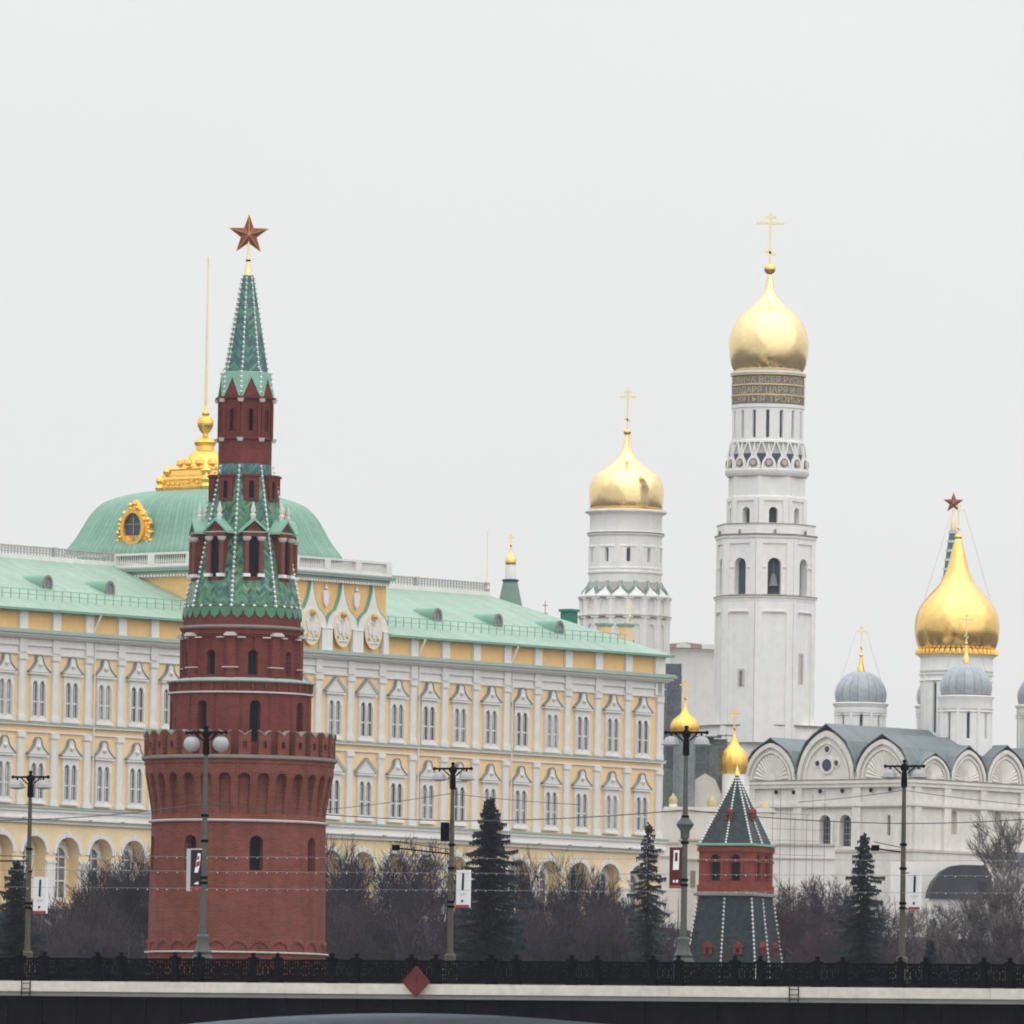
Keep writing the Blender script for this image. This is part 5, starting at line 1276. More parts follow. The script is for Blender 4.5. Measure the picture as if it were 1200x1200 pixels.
def build_scaffolded_church():
    A = Axis(812, 960, 1000, 23.5); k = A.k; z = A.z
    t = thing('scaffolded_church', 'church wrapped in grey scaffold netting with two ribbed gold domes', 'church', A.loc(), math.radians(0))
    X = lambda px: (px - 812) * k
    mb = MB(); mb.box(X(776), X(880), 4, 22, 0, z(945)); mb.box(X(846), X(878), 2, 20, z(945), z(908)); mb.build('wall', 'limewash', t, ang=20)
    mb = MB(); mb.extrude([(X(800), z(958)), (X(846), z(958)), (X(846), z(930)), (X(838), z(912)), (X(826), z(905)), (X(815), z(912)), (X(806), z(935))], 2.2, 4.01); mb.build('gable', 'limewash_warm', t, ang=20)
    # netting on frames
    def net(x0, x1, y0, y1, d, m):
        mb = MB(); n = max(2, int((x1 - x0) * k / .8)); zn = max(3, int((z(y1) - z(y0)) / 1.2)); rnd = random.Random(int(x0 * 7 + y0))
        for b in range(zn + 1):
            for a in range(n + 1):
                mb.v.append((X(x0) + (x1 - x0) * k * a / n, d + rnd.uniform(-.12, .12), z(y0) + (z(y1) - z(y0)) * b / zn))
        for b in range(zn):
            for a in range(n): mb.face((b * (n + 1) + a, b * (n + 1) + a + 1, (b + 1) * (n + 1) + a + 1, (b + 1) * (n + 1) + a))
        return mb.build('netting', m, t)
    net(777, 797, 962, 776, 3.8, 'netting_blue'); net(797, 836, 942, 862, 3.7, 'netting'); net(830, 852, 960, 864, 3.4, 'netting'); net(777, 802, 990, 900, 3.0, 'netting')
    net(800, 815, 962, 930, 3.2, 'netting_blue')
    mb = MB()
    for px in (779, 797, 805, 819, 827, 841, 850): mb.beam((X(px), 2.6, 0), (X(px), 2.6, z(858 if px > 797 else 790)), .05)
    for py in (872, 891, 903, 921, 934, 950): mb.beam((X(797), 2.55, z(py)), (X(852), 2.55, z(py + 1.5)), .05)
    mb.build('scaffold', 'wire_pale', t)
    mb = MB(); mb.box(X(796), X(845), 2.3, 4, z(862.5), z(861)); mb.box(X(840), X(862), 2.2, 3.4, z(860.5), z(859.6)); mb.build('scaffold_deck', 'netting', t)
    def dome(px, pts, ycr, y0, hwc, drum):
        B = Axis(px, pts[0][1], 1003, 23.5); B.P.y = 1003
        mb = MB(); mb.lathe([(drum * B.k, z(960)), (drum * B.k, B.z(pts[0][1]))], 24); d = mb.build('drum', 'netting' if px < 830 else 'limewash', t); d.location = (B.P.x - A.P.x, .8, 0)
        P = [(hw * B.k, B.z(py)) for hw, py in pts]; mb = MB(); n = 64
        for r, zz in P:
            for j in range(n):
                a = 2 * PI * j / n; q = r * (1 - .035 * (abs(math.sin(8 * a)) < .3)); mb.v.append((q * math.sin(a), -q * math.cos(a), zz))
        for i in range(len(P) - 1):
            for j in range(n): mb.face((i * n + j, i * n + (j + 1) % n, (i + 1) * n + (j + 1) % n, (i + 1) * n + j))
        o = mb.build('dome', 'gold_rich', t, ang=50); o.location = d.location
        c = cross(d, B.z(y0), B.z(ycr), hwc * B.k, .15, 'gold_rich')
        mb = MB(); zz = B.z(y0 + 1); mb.lathe([(.02, zz - .2), (.2, zz), (.02, zz + .2)], 10, caps=False); mb.build('orb', 'gold_rich', d)
    dome(801.8, [(14, 862), (16, 859), (17, 854), (16.6, 849.5), (14.6, 845.5), (11, 842), (6.6, 838.6), (3.6, 834.5), (2.2, 829), (1.2, 825)], 798, 827, 6.4, 13)
    dome(859.3, [(13.5, 908), (15.4, 904), (16.5, 897), (16.4, 889), (14.6, 883), (11, 879), (7, 875), (4.2, 870), (2.6, 865), (1.2, 860)], 831, 863, 6.4, 13)
    mb = MB(); mb.box(X(775), X(908), -3.2, 2.0, 0, z(952)); mb.extrude([(X(774.5), z(951.9)), (X(909), z(951.9)), (X(905), z(947)), (X(778), z(947))], -3.4, 2.1); mb.build('aisle', 'limewash_warm', t, ang=20)
    # three dull little domes low on the side aisles
    for px, py, r in ((788.5, 938, 5.5), (834, 941, 6), (895, 948, 7)):
        B = Axis(px, py, 1000, 23.5)
        mb = MB(); q = [(r * .8, py + r * .9), (r, py), (r * .72, py - r * .6), (r * .3, py - r * 1.0), (r * .05, py - r * 1.5)]
        mb.lathe([(a * B.k, B.z(b)) for a, b in q], 20); o = mb.build('aisle_dome', 'gold_dull', t, ang=60); o.location = (B.P.x - A.P.x, -1.6, 0)
        mb = MB(); mb.lathe([(r * .85 * B.k, z(975)), (r * .85 * B.k, B.z(py + r * .9))], 16); mb.build('drum', 'limewash', o)

def build_cathedral():
    Pc = at(1070, 930, 1035); BZ = 22.5; O = Vector((Pc.x, Pc.y, BZ))
    t = thing('cathedral', 'white cathedral with arched gables, one large gold dome and silver side domes', 'church', O, TH)
    zs = lambda px, py: on_plane(px, py, O, EV).z - BZ            # on the long side wall (y = 0)
    us = lambda px, py: (on_plane(px, py, O, EV) - O).dot(EU)
    vw = lambda px, py: (on_plane(px, py, O, EU) - O).dot(EV)     # on the end wall (x = 0)
    zw = lambda px, py: on_plane(px, py, O, EU).z - BZ
    Ls, Lw = 34.0, vw(877, 923)
    zc = zw(1008, 917.5)
    # walls: end wall with a double window, long wall
    mb = MB()
    TW = lambda p: (p[1], -p[0], p[2])              # panel x -> -v ; p[1] depth -> +u
    W2 = lambda px, py: -vw(px, py)
    A0, A1, B0, B1, C0, C1 = W2(877, 900), W2(937, 900), W2(937.5, 900), W2(1006, 900), W2(1006, 900), W2(1069.5, 900)
    cx1, cx2 = W2(968, 971), W2(992, 971); wz0, wz1 = zw(980, 992), zw(980, 955); ww = 13.2 / 11.2 / .755
    mb.poly([TW((-Lw, 0, 0)), TW((B0, 0, 0)), TW((B0, 0, zc)), TW((-Lw, 0, zc))])
    m_ = (cx1 + cx2) / 2
    mb.panel(B0, m_, 0, zc, cx1, ww, wz0, wz1 - ww / 2, .6, T=TW); mb.panel(m_, B1, 0, zc, cx2, ww, wz0, wz1 - ww / 2, .6, T=TW)
    cs = W2(1041.5, 965); mb.panel(B1, 0, 0, zc, cs, .42, zw(1041.5, 979), zw(1041.5, 955) - .2, .5, T=TW)
    TS = lambda p: (p[0], p[1], p[2])
    u1, u2 = us(1115, 960), us(1170, 950); S = [0, us(1108.5, 930), us(1151, 930), us(1197.5, 930), us(1245, 930), Ls]
    mb.poly([(0, 0, 0), (S[1], 0, 0), (S[1], 0, zc), (0, 0, zc)])
    mb.panel(S[1], S[2], 0, zc, us(1118, 960), 1.05, zs(1118, 978), zs(1118, 950) - .5, .45, T=TS)
    mb.panel(S[2], S[3], 0, zc, us(1169.5, 955), 1.15, zs(1169, 972), zs(1169, 949) - .55, .45, T=TS)
    mb.poly([(S[3], 0, 0), (Ls, 0, 0), (Ls, 0, zc), (S[3], 0, zc)]); mb.poly([(Ls, 0, 0), (Ls, Lw, 0), (Ls, Lw, zc), (Ls, 0, zc)]); mb.poly([(Ls, Lw, 0), (0, Lw, 0), (0, Lw, zc), (Ls, Lw, zc)])
    mb.build('wall', 'limewash_warm', t, ang=20)
    for c in (cx1, cx2):
        mb = MB(); q = ww * .52; mb.poly([TW((c - q, .55, wz0 - .1)), TW((c + q, .55, wz0 - .1)), TW((c + q, .55, wz1 + .1)), TW((c - q, .55, wz1 + .1))]); o = mb.build('window', 'pane_blue', t)
        mb = MB()
        for x in (-.5, 0, .5): mb.poly([TW((c + x * ww * .55 - .04, .50, wz0)), TW((c + x * ww * .55 + .04, .50, wz0)), TW((c + x * ww * .55 + .04, .50, wz1)), TW((c + x * ww * .55 - .04, .50, wz1))])
        for h in range(1, 5): zz = wz0 + (wz1 - wz0) * h / 5; mb.poly([TW((c - q, .49, zz - .04)), TW((c + q, .49, zz - .04)), TW((c + q, .49, zz + .04)), TW((c - q, .49, zz + .04))])
        mb.build('glazing_bar', 'stone_grey', o)
        mb = MB(); ring(mb, c, wz1 - ww / 2, ww / 2, ww / 2, .30, -.22, -.005, TW, n=14, a0=0, a1=PI)
        for s in (-1, 1): mb.extrude([(c + s * (ww / 2 + .15) - .15, wz0), (c + s * (ww / 2 + .15) + .15, wz0), (c + s * (ww / 2 + .15) + .15, wz1 - ww / 2), (c + s * (ww / 2 + .15) - .15, wz1 - ww / 2)], -.22, -.005, TW)
        mb.build('frame', 'limewash_warm', o)
    mb = MB(); mb.poly([TW((cs - .25, .42, zw(1041, 980))), TW((cs + .25, .42, zw(1041, 980))), TW((cs + .25, .42, zw(1041, 954))), TW((cs - .25, .42, zw(1041, 954)))]); mb.build('slit_window', 'window_dark', t)
    for px, y0, y1, w, m in ((1118, 979, 949, .6, 'stone_band'), (1169.5, 973, 948, .65, 'banner_grey')):
        mb = MB(); c = us(px, 960); mb.poly([(c - w, .4, zs(px, y0)), (c + w, .4, zs(px, y0)), (c + w, .4, zs(px, y1)), (c - w, .4, zs(px, y1))]); mb.build('niche', m, t)
    # pilasters, cornices
    mb = MB(); pw = .55
    for x in (-Lw + .55, A1, B1, -.55): mb.extrude([(x - pw, 0), (x + pw, 0), (x + pw, zc), (x - pw, zc)], -.32, -.004, TW)
    for x in [.55] + S[1:-1]: mb.extrude([(x - pw, 0), (x + pw, 0), (x + pw, zc), (x - pw, zc)], -.32, -.004, TS)
    mb.build('pilaster', 'limewash_warm', t, ang=20)
    def band(name, m, z0, z1, pr):
        mb = MB(); mb.box(-pr, -.006, -pr, Lw + pr, z0, z1); mb.box(-.006, Ls + pr, -pr, -.006, z0, z1); return mb.build(name, m, t, ang=20)
    band('cornice', 'limewash_warm', zc - .05, zc + .30, .55); band('cornice', 'limewash_warm', zc - .45, zc - .06, .40); band('cornice_edge', 'stone_grey', zc + .304, zc + .40, .60)
    zm = zw(1030, 942); band('string_course', 'limewash_warm', zm - .22, zm + .18, .42); band('string_edge', 'stone_band', zm - .34, zm - .23, .36)
    zp = zw(1000, 999); band('plinth', 'limewash_warm', 0, zp, .75); band('plinth_cap', 'stone_band', zp + .003, zp + .28, .9)
    mb = MB()
    for px, py in ((912, 928.5), (932.5, 928.5), (963.5, 927.5), (989.5, 927), (1023, 926), (1045.5, 925)):
        x = W2(px, py); mb.extrude(circle(x, zw(px, py), .22, .24, 10), -.42, -.325, TW)
    mb.build('vent_hole', 'window_dark', t)
    # arched gables (zakomary)
    def gable(T, x0, x1, zap, kind):
        w = x1 - x0; c = (x0 + x1) / 2; H = zap - zc - .40; z0 = zc + .404
        def arc(f, hh, pk=.12, n=22):
            o = []
            for i in range(n + 1):
                a = PI * i / n; x = math.cos(a); zz = math.sin(a) * (1 - pk) + pk * max(0, 1 - abs(x)) ** 1.2
                o.append((c + w / 2 * f * x, z0 + hh * zz))
            return o
        mb = MB(); mb.extrude(arc(1.0, H), -.30, .5, T); g = mb.build('gable', 'limewash_warm', t, ang=30)
        def band_ring(f0, h0, f1, h1, ya, yb, m):
            A_ = arc(f0, h0); B_ = arc(f1, h1); mb = MB(); i0 = 0
            for p, q in zip(A_, B_): mb.v += [T((p[0], ya, p[1])), T((p[0], yb, p[1])), T((q[0], ya, q[1])), T((q[0], yb, q[1]))]
            for i in range(len(A_) - 1):
                a, b = 4 * i, 4 * i + 4
                mb.face((a, b, b + 2, a + 2)); mb.face((a + 1, b + 1, b, a)); mb.face((a + 2, b + 2, b + 3, a + 3))
            return mb.build('archivolt', m, g, ang=25)
        band_ring(1.0, H, .88, H * .88, -.62, -.301, 'limewash_warm'); band_ring(.80, H * .79, .74, H * .73, -.50, -.301, 'limewash_warm')
        if kind == 'shell':
            n = 17; mb = MB(); R = w * .33; Hh = H * .70
            for i in range(n):
                a0 = PI * i / n; a1 = PI * (i + 1) / n; am = (a0 + a1) / 2
                P = lambda a, r, y: T((c + R * r * math.cos(a), y, z0 + Hh * r * math.sin(a)))
                for ra, rb in ((.28, .98),):
                    mb.poly([P(a0, ra, -.31), P(a0, rb, -.31), P(am, rb, -.48), P(am, ra, -.36)]); mb.poly([P(am, ra, -.36), P(am, rb, -.48), P(a1, rb, -.31), P(a1, ra, -.31)])
                mb.poly([P(a0, .98, -.31), P(am, 1.02, -.31), P(a1, .98, -.31), P(am, .98, -.48)])
            mb.build('shell', 'limewash_warm', g, ang=10)
            mb = MB(); mb.extrude([(c + R * .26 * math.cos(PI * i / 10), z0 + Hh * .26 * math.sin(PI * i / 10)) for i in range(11)], -.48, -.301, T); mb.build('shell_boss', 'limewash_warm', g)
        elif kind == 'oculus':
            for dx, dz, r in ((0, .29, .085), (-.165, .33, .04), (.165, .33, .04), (0, .62, .045)):
                cx, cz, R = c + dx * w, z0 + dz * H, r * w
                mb = MB(); mb.extrude(circle(cx, cz, R, R, 20), -.34, -.301, T); o = mb.build('oculus', 'pane_blue', g)
                mb = MB(); ring(mb, cx, cz, R, R, R * .45, -.44, -.302, T, n=20); mb.build('frame', 'limewash_warm', o)
        a_ = arc(1.10, H * 1.08); o_ = []
        for x, zz in a_:
            q = abs(x - c) / (w * .55); o_.append((x, z0 + max((zz - z0), H * min(1.15 - .56 * q, 2.2 * (1 - q) + .05))))
        return o_
    VR_ = []
    za = lambda px, py: zw(px, py)
    roofm = MB()
    def ridge(outl, T, d):
        n = len(outl); i = len(roofm.v)
        for x, zz in outl: roofm.v.append(tuple(T((x, -.66, zz))))
        for x, zz in outl: roofm.v.append(tuple(T((x, d, zz))))
        for q in range(n - 1): roofm.face((i + q, i + q + 1, i + n + q + 1, i + n + q), [(0, outl[q][0]), (0, outl[q + 1][0]), (d, outl[q + 1][0]), (d, outl[q][0])])
        inn = [(x * .99 + .01 * outl[n // 2][0], zz - .10) for x, zz in outl]; j = len(roofm.v)
        for x, zz in inn: roofm.v.append(tuple(T((x, -.66, zz))))
        for q in range(n - 1): roofm.face((i + q + 1, i + q, j + q, j + q + 1))
    ridge(gable(TW, A0, A1 - .1, za(904.5, 871), 'shell'), TW, 14)
    ridge(gable(TW, B0 + .1, B1 - .1, za(969.5, 856.5), 'oculus'), TW, 17)
    ridge(gable(TW, C0 + .1, C1 - .1, za(1036, 866.5), 'shell'), TW, 14)
    for a, b, px, py in ((.15, S[1], 1093.5, 886), (S[1], S[2], 1129.5, 879), (S[2], S[3], 1174.5, 879), (S[3], S[4], 1221, 882), (S[4], Ls, 1270, 885)):
        ridge(gable(TS, a + .1, b - .1, zs(px, py), 'shell'), TS, 11.5)
    # main pitched roof under the drums
    zr0, zr1 = zc + .45, zw(1000, 862)
    roofm.poly([(.2, .2, zr0), (Ls, .2, zr0), (Ls - 8, Lw * .5, zr1), (9, Lw * .5, zr1)], [(0, 0), (Ls, 0), (Ls, 12), (0, 12)]); roofm.poly([(.2, Lw, zr0), (.2, .2, zr0), (9, Lw * .5, zr1)], [(0, 0), (Lw, 0), (Lw / 2, 12)]); roofm.poly([(Ls, Lw, zr0), (.2, Lw, zr0), (9, Lw * .5, zr1), (Ls - 8, Lw * .5, zr1)], [(0, 0), (Ls, 0), (Ls, 12), (0, 12)])
    roofm.build('roof', 'roof_slate', t, ang=20)
    mb = MB()
    for u, v in ((8.5, 2.6), (12, 8)): mb.box(u - .8, u + .8, v - .3, v + .3, zr1 - 2.8, zr1 - 1.4)
    mb.build('roof_hatch', 'netting', t)
    # drums and domes
    def place(px, Yv):   # point at pixel column and depth, as local coordinates
        P = at(px, 830, Yv) - O; return P.dot(EU), P.dot(EV)
    def drum_dome(px, u, v, base, dr, dome, m, nwin, ph, neck, orbp, crs, hwc, frieze=None):
        Y = O.y + EU.y * u + EV.y * v; A = Axis(px, base, Y, BZ); k = A.k; L_ = (A.P - O); lu, lv = L_.dot(EU), L_.dot(EV)
        r = dr[0][0] * k; y1 = dr[-1][1]
        top = dr[0][1]
        def rf(a, zz):
            p = 2 * PI / nwin; s = (((a - ph) / p + .5) % 1 - .5) * p * r
            if in_arch(s, zz, r * .11, A.z(base - 2), A.z(top + (base - top) * .18)): return r - .3
            if abs(abs(s) - p * r / 2) < .16: return r + .14
            q = (zz - A.z(base)) / (A.z(top) - A.z(base))
            if .86 < q < .90 or q > .96: return r + .16
            return r
        mb = MB(); drum_grid(mb, A.z(base) - 3, A.z(top), 60, 360, rf); d = mb.build('drum', 'limewash', t, ang=25); d.location = (lu, lv, 0); d.rotation_euler = (0, 0, -TH)
        for i in range(nwin): curved_pane(r - .26, ph + 2 * PI * i / nwin, r * .13, A.z(base - 1), A.z(top + (base - top) * .10), 'slit_window', 'arch_dark', d)
        mb = MB(); mb.lathe([(hw * k, A.z(py)) for hw, py in dr], 56, caps=False); mb.build('cornice', 'limewash', d)
        o = onion(A, None, dome, 'dome', m); o.parent = t; o.location = (lu, lv, 0); o.rotation_euler = (0, 0, -TH)
        if neck: onion(A, o, neck, 'finial', 'gold', 20)
        orb(A, o, orbp[0], orbp[1]); cross(o, A.z(orbp[0]), A.z(crs), hwc * k, .13, 'gold_pale')
        mb = MB()
        for s in (-1, 1):
            for e in (-.35, .5): mb.tube([(s * hwc * k * .9, 0, A.z(crs + 6)), (s * dome[4][0] * k * .97, e * dome[4][0] * k * .25, A.z(dome[4][1]))], .008, 3)
        mb.build('stay', 'wire_pale', o)
        return d, A
    silver = lambda b: [(29, b), (30.2, b - 5), (30.4, b - 11), (28.6, b - 18), (24.5, b - 25), (18.5, b - 31), (11, b - 35), (4, b - 36.6)]
    def fin(b): return [(4.6, b - 35.5), (4.2, b - 39), (2.6, b - 45), (1.7, b - 52), (1.2, b - 56)]
    u1, v2, v1, u2 = 13.0, 18.6, 4.0, 27.0
    drum_dome(1008, u1, v2, 858, [(30, 836), (31, 833), (30.4, 830), (32.2, 827), (33.2, 825), (29.5, 823.6)], silver(823), 'roof_grey', 8, math.radians(0), fin(823), (768, 2.2), 733, 6.2)
    drum_dome(1131, u1, v1, 869, [(31, 830), (31.6, 827), (31.6, 821), (33.4, 818), (33.6, 816.6), (30, 815.4)], silver(814.5), 'roof_grey', 8, math.radians(4), fin(812), (754, 2.0), 719, 6.2)
    drum_dome(1222, u2, v1, 868, [(30.5, 838), (31.5, 834), (30.8, 831), (33, 829), (33, 827.5), (29.5, 826)], silver(825.5), 'roof_grey', 8, 0, fin(825.5), (768, 2.2), 735, 6.2)
    drum_dome(1104, u2, v2, 858, [(30, 838), (31.5, 834), (30.8, 831), (33, 829), (33, 827.5), (29.5, 826)], silver(825.5), 'roof_grey', 8, 0, fin(825.5), (790, 2.2), 775, 5)
    d, A = drum_dome(1120, 20, 11.3, 862, [(42, 790), (43.4, 787), (42.6, 784), (42.4, 772), (46, 769), (47, 766.5), (42, 765)], [(42, 765), (43.6, 762), (46.6, 757), (49.2, 747), (50, 736), (49.2, 726), (46.6, 717), (42.4, 709), (36, 700.5), (28.5, 692), (20.6, 683), (15, 672.5), (11, 660), (7.8, 647), (4.6, 634), (2.6, 630)], 'gold', 8, math.radians(-40), None, (629.3, 4.4), 590, 7.5)
    mb = MB(); k = A.k
    for i in range(44):
        a = 2 * PI * i / 44; mb.lathe([(.28, A.z(768)), (.30, A.z(764.5)), (.22, A.z(762.2)), (.02, A.z(761))], 6, c=(46 * k * math.sin(a), -46 * k * math.cos(a)))
    mb.lathe([(46.2 * k, A.z(769)), (47.2 * k, A.z(768)), (46.2 * k, A.z(766))], 56, caps=False); mb.build('gilt_frieze', 'gold_rich', d)

def build_annexes():
    # long white retaining wall below the churches
    Y = 985; P = at(876, 1010, Y); k = Y / F_PX
    t = thing('terrace_wall', 'long pale terrace wall behind the small square tower', 'wall', (P.x, P.y, 14))
    z = lambda py: at(876, py, Y).z - 14
    X = lambda px: (px - 876) * k
    mb = MB(); mb.box(X(771), X(978), 0, 1.5, 0, z(990)); mb.build('wall', 'limewash', t, ang=20)
    mb = MB(); mb.box(X(770.5), X(978.5), -.2, 1.7, z(990) + .002, z(987.5)); mb.box(X(770.5), X(978.5), -.12, -.002, z(1006), z(1004.5)); mb.build('coping', 'stone_band', t, ang=20)
    mb = MB()
    for i in range(17):
        x = X(900) + i * .55 * 1.1 * .85; 
    for px in (904, 913, 925, 930, 944, 951, 965): mb.beam((X(px), -.7, 0), (X(px + .6), -.7, z(921 + (px * 7 % 11) * 4)), .035)
    for py, a_, b_ in ((953, 900, 948), (971, 902, 966), (984, 900, 958), (1001, 906, 968)): mb.beam((X(a_), -.7, z(py)), (X(b_), -.7, z(py + 1)), .03)
    mb.build('scaffold', 'wire', t)
    P2 = at(800, 1020, 975); t2 = thing('gate_house', 'narrow pale house front beside the small square tower', 'building', (P2.x, P2.y, 14)); k2 = 975 / F_PX
    z2 = lambda py: at(800, py, 975).z - 14
    mb = MB(); mb.box(-4 * k2, 24 * k2, 0, 5, 0, z2(985)); mb.build('wall', 'limewash_warm', t2, ang=20)
    mb = MB(); mb.box(-4.5 * k2, 24.5 * k2, -.2, 5, z2(1008), z2(1006)); mb.box(-4.5 * k2, 24.5 * k2, -.25, 5.1, z2(985) + .003, z2(983)); mb.build('cornice', 'stone_band', t2)
    mb = MB(); mb.box(9 * k2, 15 * k2, -.03, -.004, z2(1040), z2(1020)); mb.build('window', 'stone_grey', t2)
    # barrel-roofed shed and the low grey roof at the right
    Y = 985; P = at(1124, 1050, Y); k = Y / F_PX; z = lambda py: at(1124, py, Y).z - 14
    t = thing('barrel_roof_shed', 'white shed under dark rounded barrel roof below the cathedral', 'building', (P.x, P.y, 14), math.radians(4))
    x0, x1 = -36 * k, 38 * k; R = (z(1013.5) - z(1053)); zb = z(1053)
    mb = MB(); mb.box(x0 - 3.5, x1, 3.0, 9, 0, z(1010)); mb.box(x0, x1, .3, 7, 0, zb); mb.build('wall', 'limewash', t, ang=20)
    prof = [(x0, zb), (x0 + .1, zb + R * .22), (x0 + .5, zb + R * .50), (x0 + 1.3, zb + R * .80), (x0 + 2.2, zb + R * .96), (x0 + 3.2, zb + R), (x1 - .8, zb + R), (x1, zb + R * .7), (x1, zb)]
    mb = MB(); mb.extrude(prof[::-1], -.2, 6.5); mb.build('roof', 'shed_roof', t, ang=40)
    P = at(1183, 1010, 990); t = thing('low_grey_roof_building', 'low building with flat grey pitched roof at the cathedral foot', 'building', (P.x, P.y, 14)); k = 990 / F_PX
    z = lambda py: at(1183, py, 990).z - 14
    mb = MB(); mb.box(-14 * k, 40 * k, 1, 9, 0, z(1012)); mb.build('wall', 'limewash_warm', t, ang=20)
    mb = MB(); mb.extrude([(-8 * k, z(1014.5)), (44 * k, z(1014.5)), (44 * k, z(999)), (-21 * k, z(998.5))], 0.2, 9.5); mb.build('roof', 'roof_slate', t, ang=20)
build_great_bell_tower(); build_belfry_tower(); build_far_tower(); build_terem(); build_belfry_block(); build_scaffolded_church(); build_cathedral(); build_annexes()
# ------------------------------------------------------------------ bridge, railing, lamps
BR = math.radians(-25.0); BD = Vector((math.cos(BR), math.sin(BR), 0)); BN = Vector((-BD.y, BD.x, 0))
BO = at(600, 1154, 408); DZ = BO.z; BO.z = 0
def on_bridge(px, py, off=0.0):
    P = on_plane(px, py, BO + BN * off, BN) - BO; return P.dot(BD), P.z
def build_bridge():
    t = thing('bridge', 'wide low bridge with pale stone cornice and dark girders over the river', 'bridge', (BO.x, BO.y, 0), BR)
    x0, x1, W = -85, 85, 37.0
    mb = MB(); mb.box(x0, x1, .62, W - .62, DZ - .9, DZ - .02); mb.build('deck', 'bridge_grey', t)
    for y0, y1, s in ((0, .62, -1), (W - .62, W, 1)):
        mb = MB(); yo = y0 if s < 0 else y1
        pr = [(yo, DZ), (yo, DZ - .40), (yo - s * .12, DZ - .46), (y1 if s < 0 else y0, DZ - .46), (y1 if s < 0 else y0, DZ)]
        n = 24
        for i in range(n):
            a = x0 + (x1 - x0) * i / n; b = x0 + (x1 - x0) * (i + 1) / n - .012
            mb.box(a, b, y0, y1, DZ - .43, DZ)
        mb.build('cornice', 'bridge_pale', t)
        mb = MB(); mb.box(x0, x1, y0 + .15, y1 - .15, DZ - .62, DZ - .434); mb.build('under_moulding', 'bridge_grey', t)
    # arch barrel: soffit crown at the point measured in the picture
    ux, uz = on_bridge(480, 1187.2, .5); R = 107.0
    arc = [(ux + R * math.sin(a), uz - R * (1 - math.cos(a))) for a in [(-.36 + .72 * i / 60) for i in range(61)]]
    for y0, y1 in ((.45, 1.2), (W - 1.2, W - .45)):
        mb = MB(); i0 = len(mb.v)
        for x, zz in arc: mb.v += [(x, y0, zz), (x, y1, zz), (x, y0, DZ - .623), (x, y1, DZ - .623)]
        for i in range(60):
            a, b = 4 * i, 4 * i + 4
            mb.face((a, b, b + 2, a + 2)); mb.face((b + 1, a + 1, a + 3, b + 3)); mb.face((a + 1, b + 1, b, a))
        mb.build('girder', 'bridge_dark', t)
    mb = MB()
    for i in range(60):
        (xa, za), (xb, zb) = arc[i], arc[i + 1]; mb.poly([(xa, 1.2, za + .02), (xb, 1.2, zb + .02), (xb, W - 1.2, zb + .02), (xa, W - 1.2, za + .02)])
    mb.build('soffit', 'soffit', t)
    for i in range(46):
        mb = MB(); x = arc[0][0] + (arc[-1][0] - arc[0][0]) * (i + .5) / 46; zz = uz - (R - math.sqrt(R * R - (x - ux) ** 2)); 
        mb.box(x - .06, x + .06, .36, .449, zz + .05, DZ - .64)
        mb.build('girder_rib', 'bridge_dark', t)
    mb = MB()
    for s in (-1, 1): xx = ux + s * R * math.sin(.36); mb.box(xx - 4 if s < 0 else xx - .5, xx + .5 if s < 0 else xx + 4, 1.0, W - 1.0, -2, DZ - 1)
    mb.build('pier', 'bridge_grey', t)
    mb = MB()
    for px in (31, 931):
        u = on_bridge(px, 1160)[0]
        for d in (-.2, .2): mb.beam((u + d, -.06, DZ + .02), (u + d, -.06, DZ - .62), .035)
        for h in (.1, .32, .52): mb.beam((u - .2, -.06, DZ - h), (u + .2, -.06, DZ - h), .03)
    mb.build('rung_bracket', 'iron_black', t)
    r = MB(); r.box(x0, x1, 3.6, W - 3.6, DZ - .2, DZ + .004); o = struct(r.build('road', 'asphalt')); o.location = (BO.x, BO.y, 0); o.rotation_euler = (0, 0, BR)
    for y0, y1 in ((.63, 3.6), (W - 3.6, W - .63)):
        r = MB(); r.box(x0, x1, y0, y1 - .002, DZ - .2, DZ + .13); o = struct(r.build('pavement', 'pavement')); o.location = (BO.x, BO.y, 0); o.rotation_euler = (0, 0, BR)
    # centre line dashes
    r = MB()
    for i in range(28): r.poly([(x0 + 6 * i, W / 2 - .08, DZ + .008), (x0 + 6 * i + 3, W / 2 - .08, DZ + .008), (x0 + 6 * i + 3, W / 2 + .08, DZ + .008), (x0 + 6 * i, W / 2 + .08, DZ + .008)])
    o = struct(r.build('road_marking', 'banner_white')); o.location = (BO.x, BO.y, 0); o.rotation_euler = (0, 0, BR)

